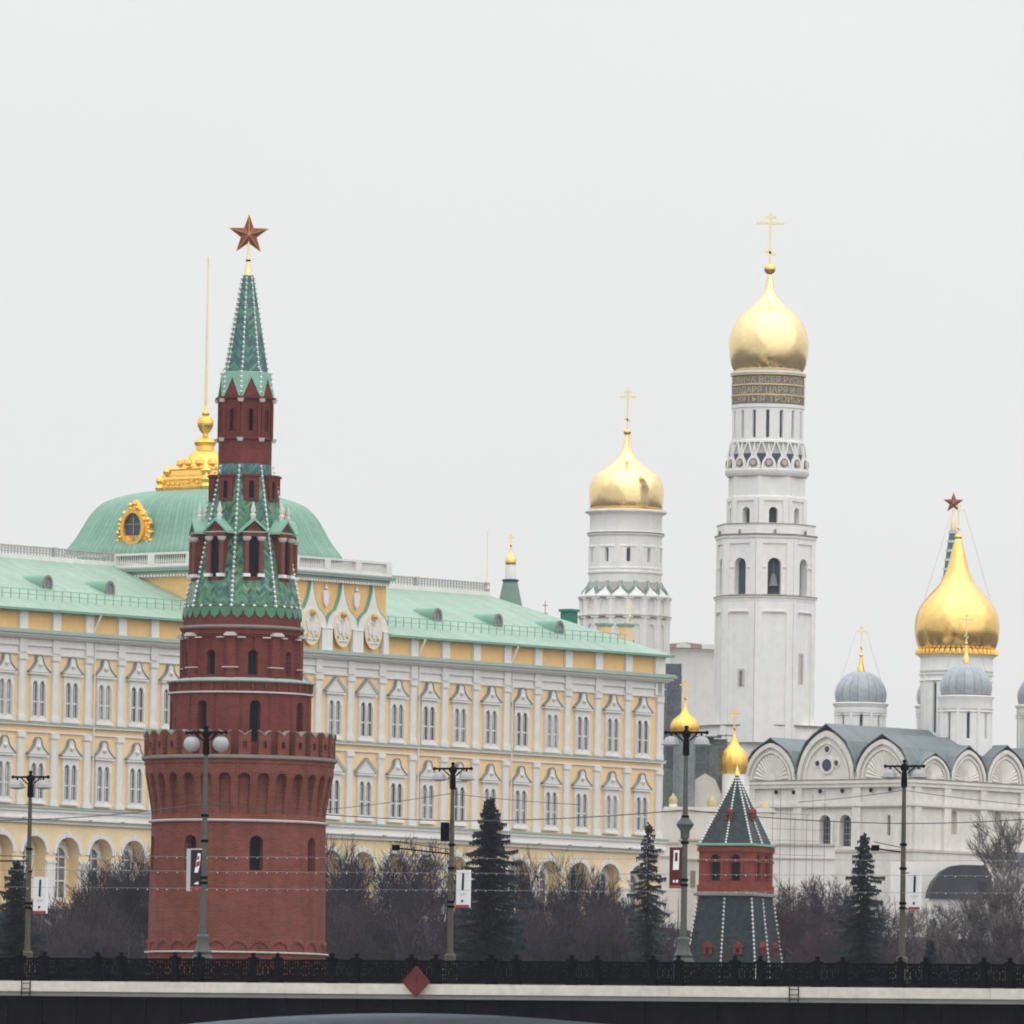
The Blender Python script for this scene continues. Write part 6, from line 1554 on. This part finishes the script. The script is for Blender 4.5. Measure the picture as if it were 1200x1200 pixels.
def build_railing(off, label, full):
    t = thing('railing', label, 'railing', (BO.x, BO.y, 0) if not off else tuple(Vector((BO.x, BO.y, 0)) + BN * off), BR)
    z0, z1 = DZ + .003, on_bridge(600, 1125.5)[1]
    H = z1 - z0; P = 3.655; pw = 1.13
    u48 = on_bridge(20, 1140)[0]
    def post():
        mb = MB(); mb.box(-.13, .13, -.13, .13, z0, z1 + .02); mb.box(-.19, .19, -.19, .19, z0, z0 + .22); mb.box(-.18, .18, -.18, .18, z1 - .10, z1 + .06)
        mb.lathe([(.10, z1 + .06), (.14, z1 + .10), (.05, z1 + .13), (.12, z1 + .18), (.12, z1 + .22), (.02, z1 + .27)], 8)
        mb.box(-.05, .05, -.15, -.13, z0 + .25, z1 - .12)
        return mb.build('post', 'iron_black', t)
    def panel(w):
        mb = MB(); a, b = .13, w - .13
        mb.box(a, b, -.05, .05, z1 - .09, z1 - .01); mb.box(a, b, -.04, .04, z1 - .24, z1 - .20); mb.box(a, b, -.06, .06, z0 + .04, z0 + .16); mb.box(a, b, -.04, .04, z0 + .27, z0 + .31)
        n = int((b - a) / .12)
        for i in range(1, n): x = a + (b - a) * i / n; mb.box(x - .026, x + .026, -.026, .026, z0 + .16, z1 - .09)
        for i in range(int((b - a) / .2)):
            x = a + .1 + .2 * i; ring(mb, x, z1 - .145, .04, .04, .04, -.02, .02, n=8); ring(mb, x, z0 + .215, .035, .035, .035, -.02, .02, n=8)
        # cast scroll work
        zc = (z0 + z1) / 2 + .02
        if w > 1.6:
            c = w / 2; ring(mb, c, zc, .26, .22, .09, -.05, .05, n=16); mb.extrude(circle(c, zc, .20, .17, 12), -.05, .05)
            for s in (-1, 1):
                for dx, r in ((.52, .20), (.90, .17)):
                    ring(mb, c + s * dx, zc - .02, r, r, .085, -.045, .045, n=14, a0=.4, a1=5.6); mb.extrude(circle(c + s * dx, zc - .02, r * .6, r * .6, 8), -.04, .04)
                mb.beam((c + s * .28, 0, zc + .05), (c + s * .75, 0, zc + .24), .05); mb.beam((c + s * .28, 0, zc - .1), (c + s * .8, 0, zc - .22), .05)
        else:
            c = w / 2; ring(mb, c, zc, .20, .24, .06, -.05, .05, n=14); mb.extrude([(c, zc + .18), (c - .12, zc), (c, zc - .18), (c + .12, zc)], -.05, .05)
        return mb.build('panel', 'iron_black', t)
    p0 = post(); pn = panel(pw); pw2 = panel(P - pw); first = [1, 1, 1]
    lo, hi = (-12, 13)
    k0 = round(u48 / P) if False else 0
    base = u48
    def put(o, x, idx):
        if first[idx]: first[idx] = 0; q = o
        else: q = copy_tree(o, t)
        q.location = (x, .30 if not off else 0, 0)
    n0, n1 = -9, 24
    for i in range(n0, n1):
        x = base + P * i
        put(p0, x, 0); put(p0, x + pw, 0); put(pn, x, 1); put(pw2, x + pw, 2)
    return t

LAMPZ = None
def build_lamp(px, py_top, off, label, near, bowl=False, box=False):
    u, z1 = on_bridge(px, py_top, off); P = BO + BD * u + BN * off
    t = thing('street_lamp', label, 'street lamp', (P.x, P.y, DZ + .13), BR, 'street lamps along the bridge')
    m = 'lamp_grey' if near else 'lamp_olive'; H = z1 - DZ - .13
    mb = MB(); mb.lathe([(.16, 1.3), (.13, 2.6), (.115, H * .6), (.085, H - 1.15)], 14); mb.build('pole', m, t)
    mb = MB(); mb.lathe([(.50, 0), (.50, .35), (.44, .42), (.46, .9), (.36, 1.05), (.40, 1.15), (.30, 1.28), (.24, 1.6), (.27, 1.72), (.27, 1.82), (.18, 1.9)], 8, PI / 8); mb.build('base', m, t, ang=30)
    mb = MB(); mb.lathe([(.09, H - 1.25), (.14, H - 1.2), (.13, H - .62), (.10, H - .55), (.16, H - .45), (.20, H - .36), (.16, H - .25), (.08, H - .2), (.06, H - .14), (.10, H - .09), (.08, H - .03), (.02, H)], 12); mb.build('finial', 'iron_black', t)
    mb = MB(); mb.beam((-.92, 0, H - .30), (.92, 0, H - .30), .09); 
    for s in (-1, 1):
        mb.lathe([(.03, H - .38), (.08, H - .33), (.08, H - .27), (.03, H - .22)], 8, c=(s * .92, 0)); mb.tube([(s * .68, 0, H - .30), (s * .68, 0, H - .44)], .045, 6)
        mb.beam((s * .16, 0, H - .62), (s * .5, 0, H - .33), .05)
    mb.build('crossarm', 'iron_black', t)
    for s in (-1, 1):
        x = s * .68
        zt = H - .44
        if near and not bowl:
            mb = MB(); R = .34; mb.lathe([(max(.01, R * math.sin(PI * i / 14)), zt - R + .0 - R * math.cos(PI * i / 14)) for i in range(15)], 20, c=(x, 0), caps=False); g = mb.build('globe', 'globe', t, ang=70)
            mb = MB(); mb.lathe([(.20, zt - .13), (.22, zt - .08), (.10, zt), (.05, zt + .05)], 14, c=(x, 0)); mb.build('cap', 'lamp_grey', g)
        else:
            mb = MB(); mb.lathe([(.33, zt - .34), (.32, zt - .22), (.24, zt - .08), (.10, zt)], 20, c=(x, 0), caps=False); g = mb.build('globe', 'globe', t, ang=70)
            mb = MB(); mb.lathe([(.36, zt - .37), (.42, zt - .355), (.42, zt - .33), (.34, zt - .32)], 20, c=(x, 0)); mb.lathe([(.02, zt - .44), (.2, zt - .42), (.35, zt - .372)], 20, c=(x, 0), caps=False); mb.build('rim', 'banner_grey', g)
    mb = MB()
    for h in (H * .645, H * .40, H * .38, H * .545): mb.lathe([(.11, h - .06), (.165, h - .05), (.165, h + .05), (.11, h + .06)], 12)
    mb.build('clamp', 'iron_black', t)
    if bowl:
        h = H * .61; mb = MB(); mb.lathe([(.12, h - .55), (.18, h - .5), (.19, h - .22), (.34, h), (.37, h + .06), (.30, h + .16), (.15, h + .34), (.12, h + .5)], 16); mb.build('floodlight_bowl', 'lamp_grey', t)
    if box:
        h = H * .70; mb = MB(); mb.box(-.50, -.20, -.16, .16, h - .42, h + .44); mb.build('junction_box', 'iron_black', t)
    return t, P, H

def build_banner(px0, px1, y0, y1, off, label, dark, pole, kind=0):
    (u0, za), (u1, zb) = on_bridge(px0, y0, off), on_bridge(px1, y1, off); P = BO + BD * ((u0 + u1) / 2) + BN * (off - .02)
    w, h = u1 - u0, za - zb
    t = thing('banner', label, 'banner', (P.x, P.y, zb), BR, 'advertising banners on the lamp posts')
    mb = MB(); mb.box(-w / 2, w / 2, -.08, .08, 0, h); mb.build('panel', ('banner_wine' if kind else 'banner_dark') if dark else 'banner_white', t)
    mb = MB(); mb.box(-w / 2 - .0, w / 2, -.09, -.081, 0, h * .07); mb.build('red_strip', 'banner_red', t)
    lw = w
    if dark:
        mb = MB()
        if kind: # pale framed upright mark
            mb.extrude([(-.13, h * .45), (.13, h * .45), (.15, h * .93), (-.10, h * .93)], -.095, -.081)
            mb.build('print', 'banner_white', t); mb = MB(); mb.extrude([(-.05, h * .66), (.07, h * .66), (.08, h * .87), (-.04, h * .87)], -.102, -.096); mb.build('print', 'banner_wine', t); mb = MB()
            mb.extrude(circle(.06, h * .17, .06, .07, 8), -.095, -.081); mb.extrude([(-.12, h * .14), (-.04, h * .14), (-.04, h * .20), (-.12, h * .20)], -.095, -.081); mb.build('print', 'banner_white', t)
        else:
            mb.extrude([(-.10, h * .42), (.06, h * .42), (.15, h * .62), (.18, h * .90), (.05, h * .92), (-.02, h * .70)], -.095, -.081); mb.build('print', 'banner_white', t)
            mb = MB(); mb.extrude([(-.06, h * .55), (.14, h * .60), (.15, h * .72), (.0, h * .70)], -.102, -.096); mb.extrude([(.0, h * .74), (.12, h * .76), (.12, h * .84), (.04, h * .84)], -.102, -.096); mb.build('print', 'banner_red', t)
            mb = MB(); mb.extrude([(-.12, h * .13), (.08, h * .11), (.10, h * .19), (-.02, h * .17)], -.095, -.081); mb.build('print', 'banner_white', t)
            mb = MB(); mb.box(-w / 2 - .19, -w / 2 - .002, -.09, .09, -.08, h + .05); mb.box(-w / 2, w / 2, -.09, .09, h + .001, h + .06); mb.build('frame', 'banner_grey', t)
    else:
        mb = MB(); mb.extrude([(-.06, h * .46), (.05, h * .46), (.07, h * .92), (-.03, h * .92)], -.095, -.081); mb.build('print', 'banner_dark', t)
        mb = MB()
        for i, q in enumerate((.36, .33)): mb.box(-.17 + .03 * i, .18 - .05 * i, -.09, -.081, h * q, h * q + .018)
        mb.build('print', 'banner_grey', t)
        mb = MB(); mb.extrude(circle(-.02, h * .17, .055, .07, 10), -.095, -.081); mb.build('print', 'sign_red', t)
    mb = MB()
    pu = (on_bridge(pole, y0, off)[0]) - (u0 + u1) / 2
    for zz in (.04, h - .04): mb.beam((0, .1, zz), (pu, .1, zz), .05)
    mb.build('bracket', 'banner_red' if not dark else 'iron_black', t)

def wire(pts, r, label, m='wire', sag=0.0, group='overhead wires above the bridge'):
    mb = MB(); out = []
    for a, b in zip(pts, pts[1:]):
        for i in range(14):
            q = i / 14; p = a.lerp(b, q); p = Vector((p.x, p.y, p.z - sag * 4 * q * (1 - q))); out.append(p)
    out.append(pts[-1]); mb.tube(out, r, 5); o = mb.build('overhead_wire', m); return tag(o, label, 'wire', group)

def build_bridge_things():
    build_bridge()
    build_railing(0, 'black cast iron railing along the near side of the bridge', True)
    build_railing(36.7, 'black cast iron railing along the far side of the bridge', False)
    FAR = 36.0; NEAR = .9
    L1 = build_lamp(36, 903, FAR, 'grey street lamp at the far left, in front of the palace arcade', False)
    L2 = build_lamp(242, 850, NEAR, 'street lamp with two round white globes in front of the round brick tower', True)
    L3 = build_lamp(531, 893, FAR, 'street lamp with a black box on its pole, left of the dark spruce', False, box=True)
    L4 = build_lamp(804.5, 850, NEAR, 'street lamp with flat shades and a bowl on its pole beside the small square tower', True, bowl=True)
    L5 = build_lamp(1060, 890, FAR, 'street lamp in front of the white cathedral', False)
    build_banner(40.5, 55, 1027.5, 1070.5, FAR, 'white banner with black stroke on the lamp post left of the brick tower', False, 35)
    build_banner(225, 238.5, 996, 1042, NEAR, 'dark banner in a grey frame hanging before the round brick tower', True, 241, 0)
    build_banner(536, 550.8, 1019.5, 1063.5, FAR, 'white banner with black stroke on the lamp post beside the spruce', False, 530)
    build_banner(786, 800.5, 993, 1041, NEAR, 'dark wine red banner with pale mark beside the small square tower', True, 804, 1)
    build_banner(1066.5, 1078.8, 1022, 1066, FAR, 'white banner with black stroke on the lamp post before the cathedral', False, 1059)
    # red diamond navigation sign on the parapet
    (u, zc) = on_bridge(488, 1150.5, -.22); P = BO + BD * u + BN * (-.22)
    t = thing('navigation_sign', 'red diamond navigation sign hung on the bridge parapet', 'sign', (P.x, P.y, zc), BR)
    mb = MB(); r = 17.3 * 410 / F_PX; mb.extrude([(0, -r), (r, 0), (0, r), (-r, 0)], -.05, .05); mb.build('plate', 'sign_red', t)
    mb = MB()
    for a, b in (((0, -r), (r, 0)), ((r, 0), (0, r)), ((0, r), (-r, 0)), ((-r, 0), (0, -r))): mb.beam((a[0], -.07, a[1]), (b[0], -.07, b[1]), .05)
    mb.beam((0, -.065, r * .5), (0, -.065, -r * .1), .05); mb.beam((0, .1, .1), (0, .3, .1), .06); mb.build('frame', 'sign_red', t)
    # small ladder of iron below it
    # overhead wires: span wires zigzag between the two rows of lamps
    def q(px, py, off): u, z_ = on_bridge(px, py, off); p = BO + BD * u + BN * off; return Vector((p.x, p.y, z_))
    f, n = FAR, NEAR
    A1, A2, A3, A4, A5 = q(33, 960.5, f), q(241, 941.5, n), q(530, 962, f), q(803.5, 949, n), q(1059, 965, f)
    wire([q(-90, 955, n), A1, A2, A3], .022, 'thick black span wire from the far left lamp to the lamp beside the spruce', sag=.12)
    wire([A3, A4, A5, q(1290, 952, n)], .022, 'thick black span wire from the spruce lamp to the cathedral lamp and beyond', sag=.12)
    wire([q(380, 949, f), q(528, 930, f), q(680, 943, f)], .014, 'thin wire drooping from the lamp post beside the spruce', sag=.05)
    wire([q(936, 940, f), q(1059, 926, f), q(1210, 944, f)], .014, 'thin wire drooping from the lamp post before the cathedral', sag=.05)
    wire([q(-40, 938, f), q(36, 943, f), q(172, 950, f)], .014, 'thin wire drooping from the far left lamp post', sag=.05)
    for i, (py0, py1) in enumerate(((1003, 1009), (1020, 1027), (1040, 1047))):
        wire([q(-60, py0 - 1, n + 4 + 4 * i), q(590, (py0 + py1) / 2, n + 4 + 4 * i), q(1260, py1, n + 4 + 4 * i)], .009, ('upper', 'middle', 'lower')[i] + ' thin trolley wire with pale droplets low across the brick tower', 'wire_pale')
    mbs = []
    for i, (py0, py1) in enumerate(((1003, 1009), (1020, 1027), (1040, 1047))):
        mb = MB(); rnd = random.Random(i)
        for j in range(110):
            x = -50 + 11.7 * j + rnd.uniform(-1, 1); off = n + 4 + 4 * i; p = q(x, py0 + (py1 - py0) * (x + 60) / 1320 + 1, off); bead_mesh(mb, p, rnd.uniform(.012, .032))
        o = mb.build('droplet_row', 'bead_white', [x for x in bpy.data.objects if x.name.startswith('overhead_wire')][-3 + i] if False else None); mbs.append(o)
    ws = sorted([x for x in bpy.data.objects if x.name.startswith('overhead_wire') and 'trolley' in x['label']], key=lambda x: x.name)
    for o, wq in zip(mbs, ws): o.parent = wq
    # bracket arms carrying the trolley wires
    for lamp, px0, py0, px1, py1 in ((L3[0], 462, 993.5, 530, 1001), (L5[0], 1024, 994, 1059, 999), (L1[0], -40, 1009, 34, 1009)):
        a = q(px0, py0, f - .3) ; b = q(px1, py1, f); inv = Matrix.Rotation(-BR, 4, 'Z'); la = inv @ (a - lamp.location); lb = inv @ (b - lamp.location)
        mb = MB(); mb.tube([la, lb], .035, 6); mb.tube([la + Vector((0, 0, .28)), lb + Vector((0, 0, .20))], .018, 5); mb.box(la.x - .1, la.x + .25, la.y - .05, la.y + .05, la.z - .12, la.z + .14); mb.build('bracket_arm', 'iron_black', lamp)
build_bridge_things()
# ------------------------------------------------------------------ trees
def bare_tree_meshes(seed, H, spread=.55, levels=6):
    rnd = random.Random(seed); tr = MB(); cr = MB(); rmin = .0115
    def branch(p, d, L, r, lev):
        n = 3 if lev < 3 else 2; pts = [p]; dd = d.copy()
        for i in range(n):
            dd = (dd + Vector((rnd.uniform(-1, 1), rnd.uniform(-1, 1), rnd.uniform(-.3, .6))) * .17).normalized(); pts.append(pts[-1] + dd * L / n)
        rad = [max(rmin, r * (1 - .38 * i / n)) for i in range(n + 1)]
        if lev >= levels: rad[-1] = .006
        (tr if lev < 2 else cr).tube(pts, rad, 6 if lev < 2 else 3, caps=False)
        if lev >= levels: return
        k = 4 if lev == 0 else rnd.choice((3, 3, 4)) if lev < levels - 1 else rnd.choice((3, 4))
        for i in range(k):
            q = rnd.uniform(.30, 1) if i else 1.0; s = q * n; b = min(n - 1, int(s)); st = pts[b].lerp(pts[b + 1], s - b)
            ax = Vector((rnd.gauss(0, 1), rnd.gauss(0, 1), rnd.gauss(0, .5))); ax = (ax - dd * ax.dot(dd)).normalized()
            nd = (dd + ax * rnd.uniform(.4, 1.0) * spread * 1.5 + Vector((0, 0, .16))).normalized()
            branch(st, nd, L * rnd.uniform(.58, .82), rad[min(n, b + 1)] * rnd.uniform(.5, .72), lev + 1)
    branch(Vector((0, 0, -.3)), Vector((rnd.uniform(-.06, .06), rnd.uniform(-.06, .06), 1)).normalized(), H * .27, H * .0165, 0)
    top = max(v[2] for v in cr.v); s = H / top
    tr.v = [tuple(c * s for c in v) for v in tr.v]; cr.v = [tuple(c * s for c in v) for v in cr.v]
    return tr, cr
PROTO = []
def make_protos():
    for i, (H, sp, m) in enumerate(((12, .50, 'twig'), (11, .62, 'twig_brown'), (13, .38, 'twig'), (10, .72, 'twig_brown'), (12, .55, 'twig_red'), (11, .55, 'twig_pale'), (12, .45, 'twig_brown'))):
        tr, cr = bare_tree_meshes(11 + i, H, sp, 6)
        def me(mb, n, mt):
            x = bpy.data.meshes.new(n); x.from_pydata(mb.v, [], mb.f); x.materials.append(MATS[mt]); return x
        PROTO.append((me(tr, 'trunk', 'bark'), me(cr, 'crown', m), H))
make_protos()
def tree(px, Y, ytop, proto, label, group):
    P = at(px, 1060, Y); g = ground_z(P.x, P.y); H = at(px, ytop, Y).z - g
    t = thing('bare_tree', label, 'tree', (P.x, P.y, g), random.uniform(0, 6.28), group)
    s = H / PROTO[proto][2]; w = .5 * s + .5 * 1.0; t.scale = (w * random.uniform(.85, 1.1), w * random.uniform(.85, 1.1), s)
    for k, n in ((0, 'trunk'), (1, 'crown')):
        o = bpy.data.objects.new(n, PROTO[proto][k]); COL.objects.link(o); o.parent = t
def spruce(px, ytop, ywide, hw, Y, label, seed, m='needles', dens=1.0):
    rnd = random.Random(seed); P = at(px, ywide, Y); g = ground_z(P.x, P.y); k = Y / F_PX
    zt = at(px, ytop, Y).z - g; zw = max(1.0, at(px, ywide, Y).z - g); zb = zw * .4; R = hw * k * 1.22
    t = thing('spruce', label, 'spruce', (P.x, P.y, g), rnd.uniform(0, 6), 'evergreens on the slope')
    mb = MB(); mb.tube([(0, 0, -.3), (0, 0, zt * .5), (0, 0, zt - .1)], [.24, .14, .03], 7); mb.build('trunk', 'bark', t)
    mb = MB(); nb = int(210 * dens * (zt - zb) / 10)
    big = [rnd.uniform(.50, 1.15) for _ in range(17)]
    for i in range(nb):
        f0 = (i + rnd.random()) / nb; z = zb + (zt - .25 - zb) * (1 - (1 - f0) ** 1.15)
        q = (zt - z) / (zt - zw); a = 2.39996 * i + rnd.uniform(-.4, .4)
        L = R * min(1.12, q ** .80) * big[int((z * 1.3 + a * 1.1) % 17)] * rnd.uniform(.62, 1.15) + .10
        d = Vector((math.sin(a), math.cos(a), 0)); s = Vector((d.y, -d.x, 0)); droop = rnd.uniform(.10, .55); lift = rnd.uniform(.15, .45)
        m_ = max(3, int(L / .13)); ph = rnd.uniform(0, 6)
        prev = Vector((0, 0, z))
        for j in range(1, m_ + 1):
            f = j / m_; c = d * (L * f) + s * (.12 * L * math.sin(3 * f + ph)) + Vector((0, 0, z - droop * L * f + lift * L * f * f * .6))
            mb.poly([prev + Vector((0, 0, .04)), c + Vector((0, 0, .03)), c - Vector((0, 0, .05)), prev - Vector((0, 0, .06))]); prev = c
            w = (.50 * (1 - f) + .17) * min(1.1, L) * rnd.uniform(.6, 1.25)
            for e in (-1, 1):
                tip = c + s * e * w + d * w * rnd.uniform(.1, .6) + Vector((0, 0, rnd.uniform(-.38, .08)))
                mb.poly([c - d * .11, c + d * .11 + Vector((0, 0, .04)), tip])
                tip2 = c + s * e * w * rnd.uniform(.2, .7) + d * w * .2 + Vector((0, 0, -rnd.uniform(.18, .45))); mb.poly([c - d * .09 + Vector((0, 0, .05)), c + d * .10, tip2])
    for i in range(9):
        a = 1.3 * i; h = zt - .9 + .09 * i; mb.poly([(0, 0, h - .12), (.22 * math.sin(a), .22 * math.cos(a), h + .02), (0, 0, h + .12)])
    mb.build('foliage', m, t, smooth=False)
spruce(573, 932, 1056, 40, 772, 'full dark spruce standing in front of the palace arcade', 1, 'needles', 1.0)
spruce(759, 962, 1050, 21, 776, 'narrow thin spruce at the right end of the palace', 2, 'needles_green', .42)
spruce(1011, 974, 1085, 30, 815, 'tall shaggy spruce below the double window of the cathedral', 3, 'needles', .66)
spruce(19, 1006, 1090, 30, 770, 'dark spruce at the left edge behind the first lamp', 4, 'needles', 1.0)
spruce(1090, 1098, 1150, 14, 800, 'small young spruce above the railing right of the cathedral lamp', 5, 'needles', .9)
# bare trees on the slope, row by row: (pixel column, depth, crown top row in the photograph, kind)
def grove(spec, label, group):
    for px, Y, yt, pr in spec: tree(px, Y, yt, pr, label, group)
grove([(60, 815, 1040, 1), (95, 800, 1056, 3), (118, 840, 1008, 0), (148, 835, 985, 2), (165, 815, 1003, 0), (30, 800, 1072, 1), (130, 800, 1050, 3), (-8, 800, 1040, 0), (80, 780, 1075, 1), (160, 785, 1058, 1), (45, 790, 1078, 6), (110, 780, 1076, 6), (8, 785, 1066, 3), (104, 842, 1000, 0), (138, 838, 992, 0), (158, 840, 984, 2), (128, 825, 1018, 6), (152, 815, 1015, 0), (172, 835, 990, 0), (85, 820, 1035, 6)],
      'bare leafless tree on the slope between the left edge and the brick tower', 'bare trees left of the brick tower')
grove([(392, 840, 965, 2), (405, 815, 1000, 0), (428, 840, 1005, 1), (448, 830, 985, 0), (470, 850, 978, 2), (488, 840, 975, 0), (505, 830, 985, 2), (520, 845, 980, 1), (415, 800, 1040, 3), (455, 800, 1035, 1), (495, 800, 1032, 3), (440, 785, 1062, 1), (480, 785, 1058, 3), (545, 838, 1020, 0), (550, 800, 1052, 1), (400, 785, 1058, 3), (382, 810, 1020, 6), (470, 805, 1028, 6), (520, 790, 1050, 6), (398, 830, 985, 0), (388, 822, 978, 2)],
      'bare leafless tree on the slope between the brick tower and the full spruce', 'bare trees right of the brick tower')
grove([(612, 840, 1003, 0), (630, 845, 996, 2), (652, 840, 988, 2), (672, 848, 993, 0), (690, 850, 1005, 2), (708, 848, 1012, 0), (728, 852, 1008, 2), (622, 805, 1045, 3), (660, 802, 1040, 1), (698, 805, 1042, 3), (735, 808, 1035, 1), (590, 795, 1056, 1), (640, 785, 1062, 3), (680, 785, 1060, 1), (720, 788, 1058, 3), (765, 800, 1050, 0), (770, 815, 1045, 2), (755, 788, 1064, 1), (742, 790, 1060, 3), (610, 785, 1066, 6), (650, 800, 1048, 6), (712, 800, 1052, 6)],
      'bare leafless tree on the slope between the full spruce and the small square tower', 'bare trees below the palace arcade')
grove([(925, 900, 1030, 3), (940, 890, 1022, 4), (955, 890, 1026, 0), (972, 890, 1020, 3), (990, 885, 1022, 0), (945, 905, 1044, 4), (985, 868, 1045, 1), (985, 850, 1050, 0), (930, 905, 1040, 1), (975, 850, 1066, 4), (1000, 840, 1066, 3), (1030, 870, 1042, 0), (925, 910, 1048, 6), (975, 830, 1072, 6), (1020, 850, 1062, 1)],
      'bare leafless tree between the small square tower and the cathedral lamp', 'bare trees below the terrace wall')
grove([(1050, 890, 1062, 5), (1082, 895, 1056, 5), (1105, 890, 1056, 0), (1125, 895, 1054, 5), (1148, 895, 1035, 5), (1165, 900, 1020, 0), (1180, 895, 1018, 5), (1195, 898, 1028, 0), (1110, 860, 1074, 5), (1150, 865, 1066, 0), (1185, 860, 1062, 5), (1070, 850, 1088, 3), (1212, 890, 1010, 2), (1130, 850, 1082, 3), (1172, 850, 1074, 6), (1200, 855, 1066, 3)],
      'bare leafless tree at the right, below the barrel roofed shed', 'bare trees below the barrel roofed shed')
tree(1187, 940, 948, 5, 'pale bare tree standing against the white cathedral wall at the right edge', 'bare trees below the barrel roofed shed')
def thicket():
    rnd = random.Random(21); mb = MB(); MI = []
    for i in range(3600):
        px = rnd.uniform(-40, 1240); x_ = (px - 600) / F_PX * 830; yt = hill_top(x_); Y = yt - 8 - rnd.random() ** 1.3 * 95
        P = at(px, 1080, Y); g = ground_z(P.x, P.y)
        if px > 1030 and rnd.random() < .5: continue
        if 790 < px < 932 and Y < 893: continue
        h = rnd.uniform(1.2, 3.4); f0 = len(mb.f)
        for s in range(10):
            a = rnd.uniform(0, 6.28); b = rnd.uniform(.08, .5); p0 = Vector((P.x + rnd.uniform(-.6, .6), P.y + rnd.uniform(-.6, .6), g - .1)); p1 = p0 + Vector((math.sin(a) * b * h, math.cos(a) * b * h, h * rnd.uniform(.55, 1)))
            pm = p0.lerp(p1, .55) + Vector((0, 0, h * .08)); w = rnd.uniform(.025, .055); sx = Vector((w, rnd.uniform(-w, w), 0))
            mb.poly([p0 - sx, p0 + sx, pm + sx * .7, pm - sx * .7]); mb.poly([pm - sx * .7, pm + sx * .7, p1])
            for e in range(2):
                q = p0.lerp(pm, rnd.uniform(.4, 1)); t_ = q + Vector((rnd.uniform(-.7, .7), rnd.uniform(-.7, .7), h * rnd.uniform(.15, .4))); mb.poly([q - sx * .5, q + sx * .5, t_])
        if rnd.random() < .12:
            hh = rnd.uniform(4, 8); mb.tube([(P.x, P.y, g - .1), (P.x + rnd.uniform(-.3, .3), P.y, g + hh * .5), (P.x + rnd.uniform(-.6, .6), P.y, g + hh)], [.09, .06, .015], 4, caps=False)
        MI.append((f0, len(mb.f), rnd.choice((0, 0, 0, 1, 1, 2)) if px < 1030 else rnd.choice((0, 1, 2, 2))))
    o = mb.build('undergrowth', 'bark', smooth=False); o.data.materials.append(MATS['twig_brown']); o.data.materials.append(MATS['twig_pale'])
    for a, b, m in MI:
        for k in range(a, b): o.data.polygons[k].material_index = m
    o['kind'] = 'stuff'; o['label'] = 'bare purple brown undergrowth covering the slope'
thicket()
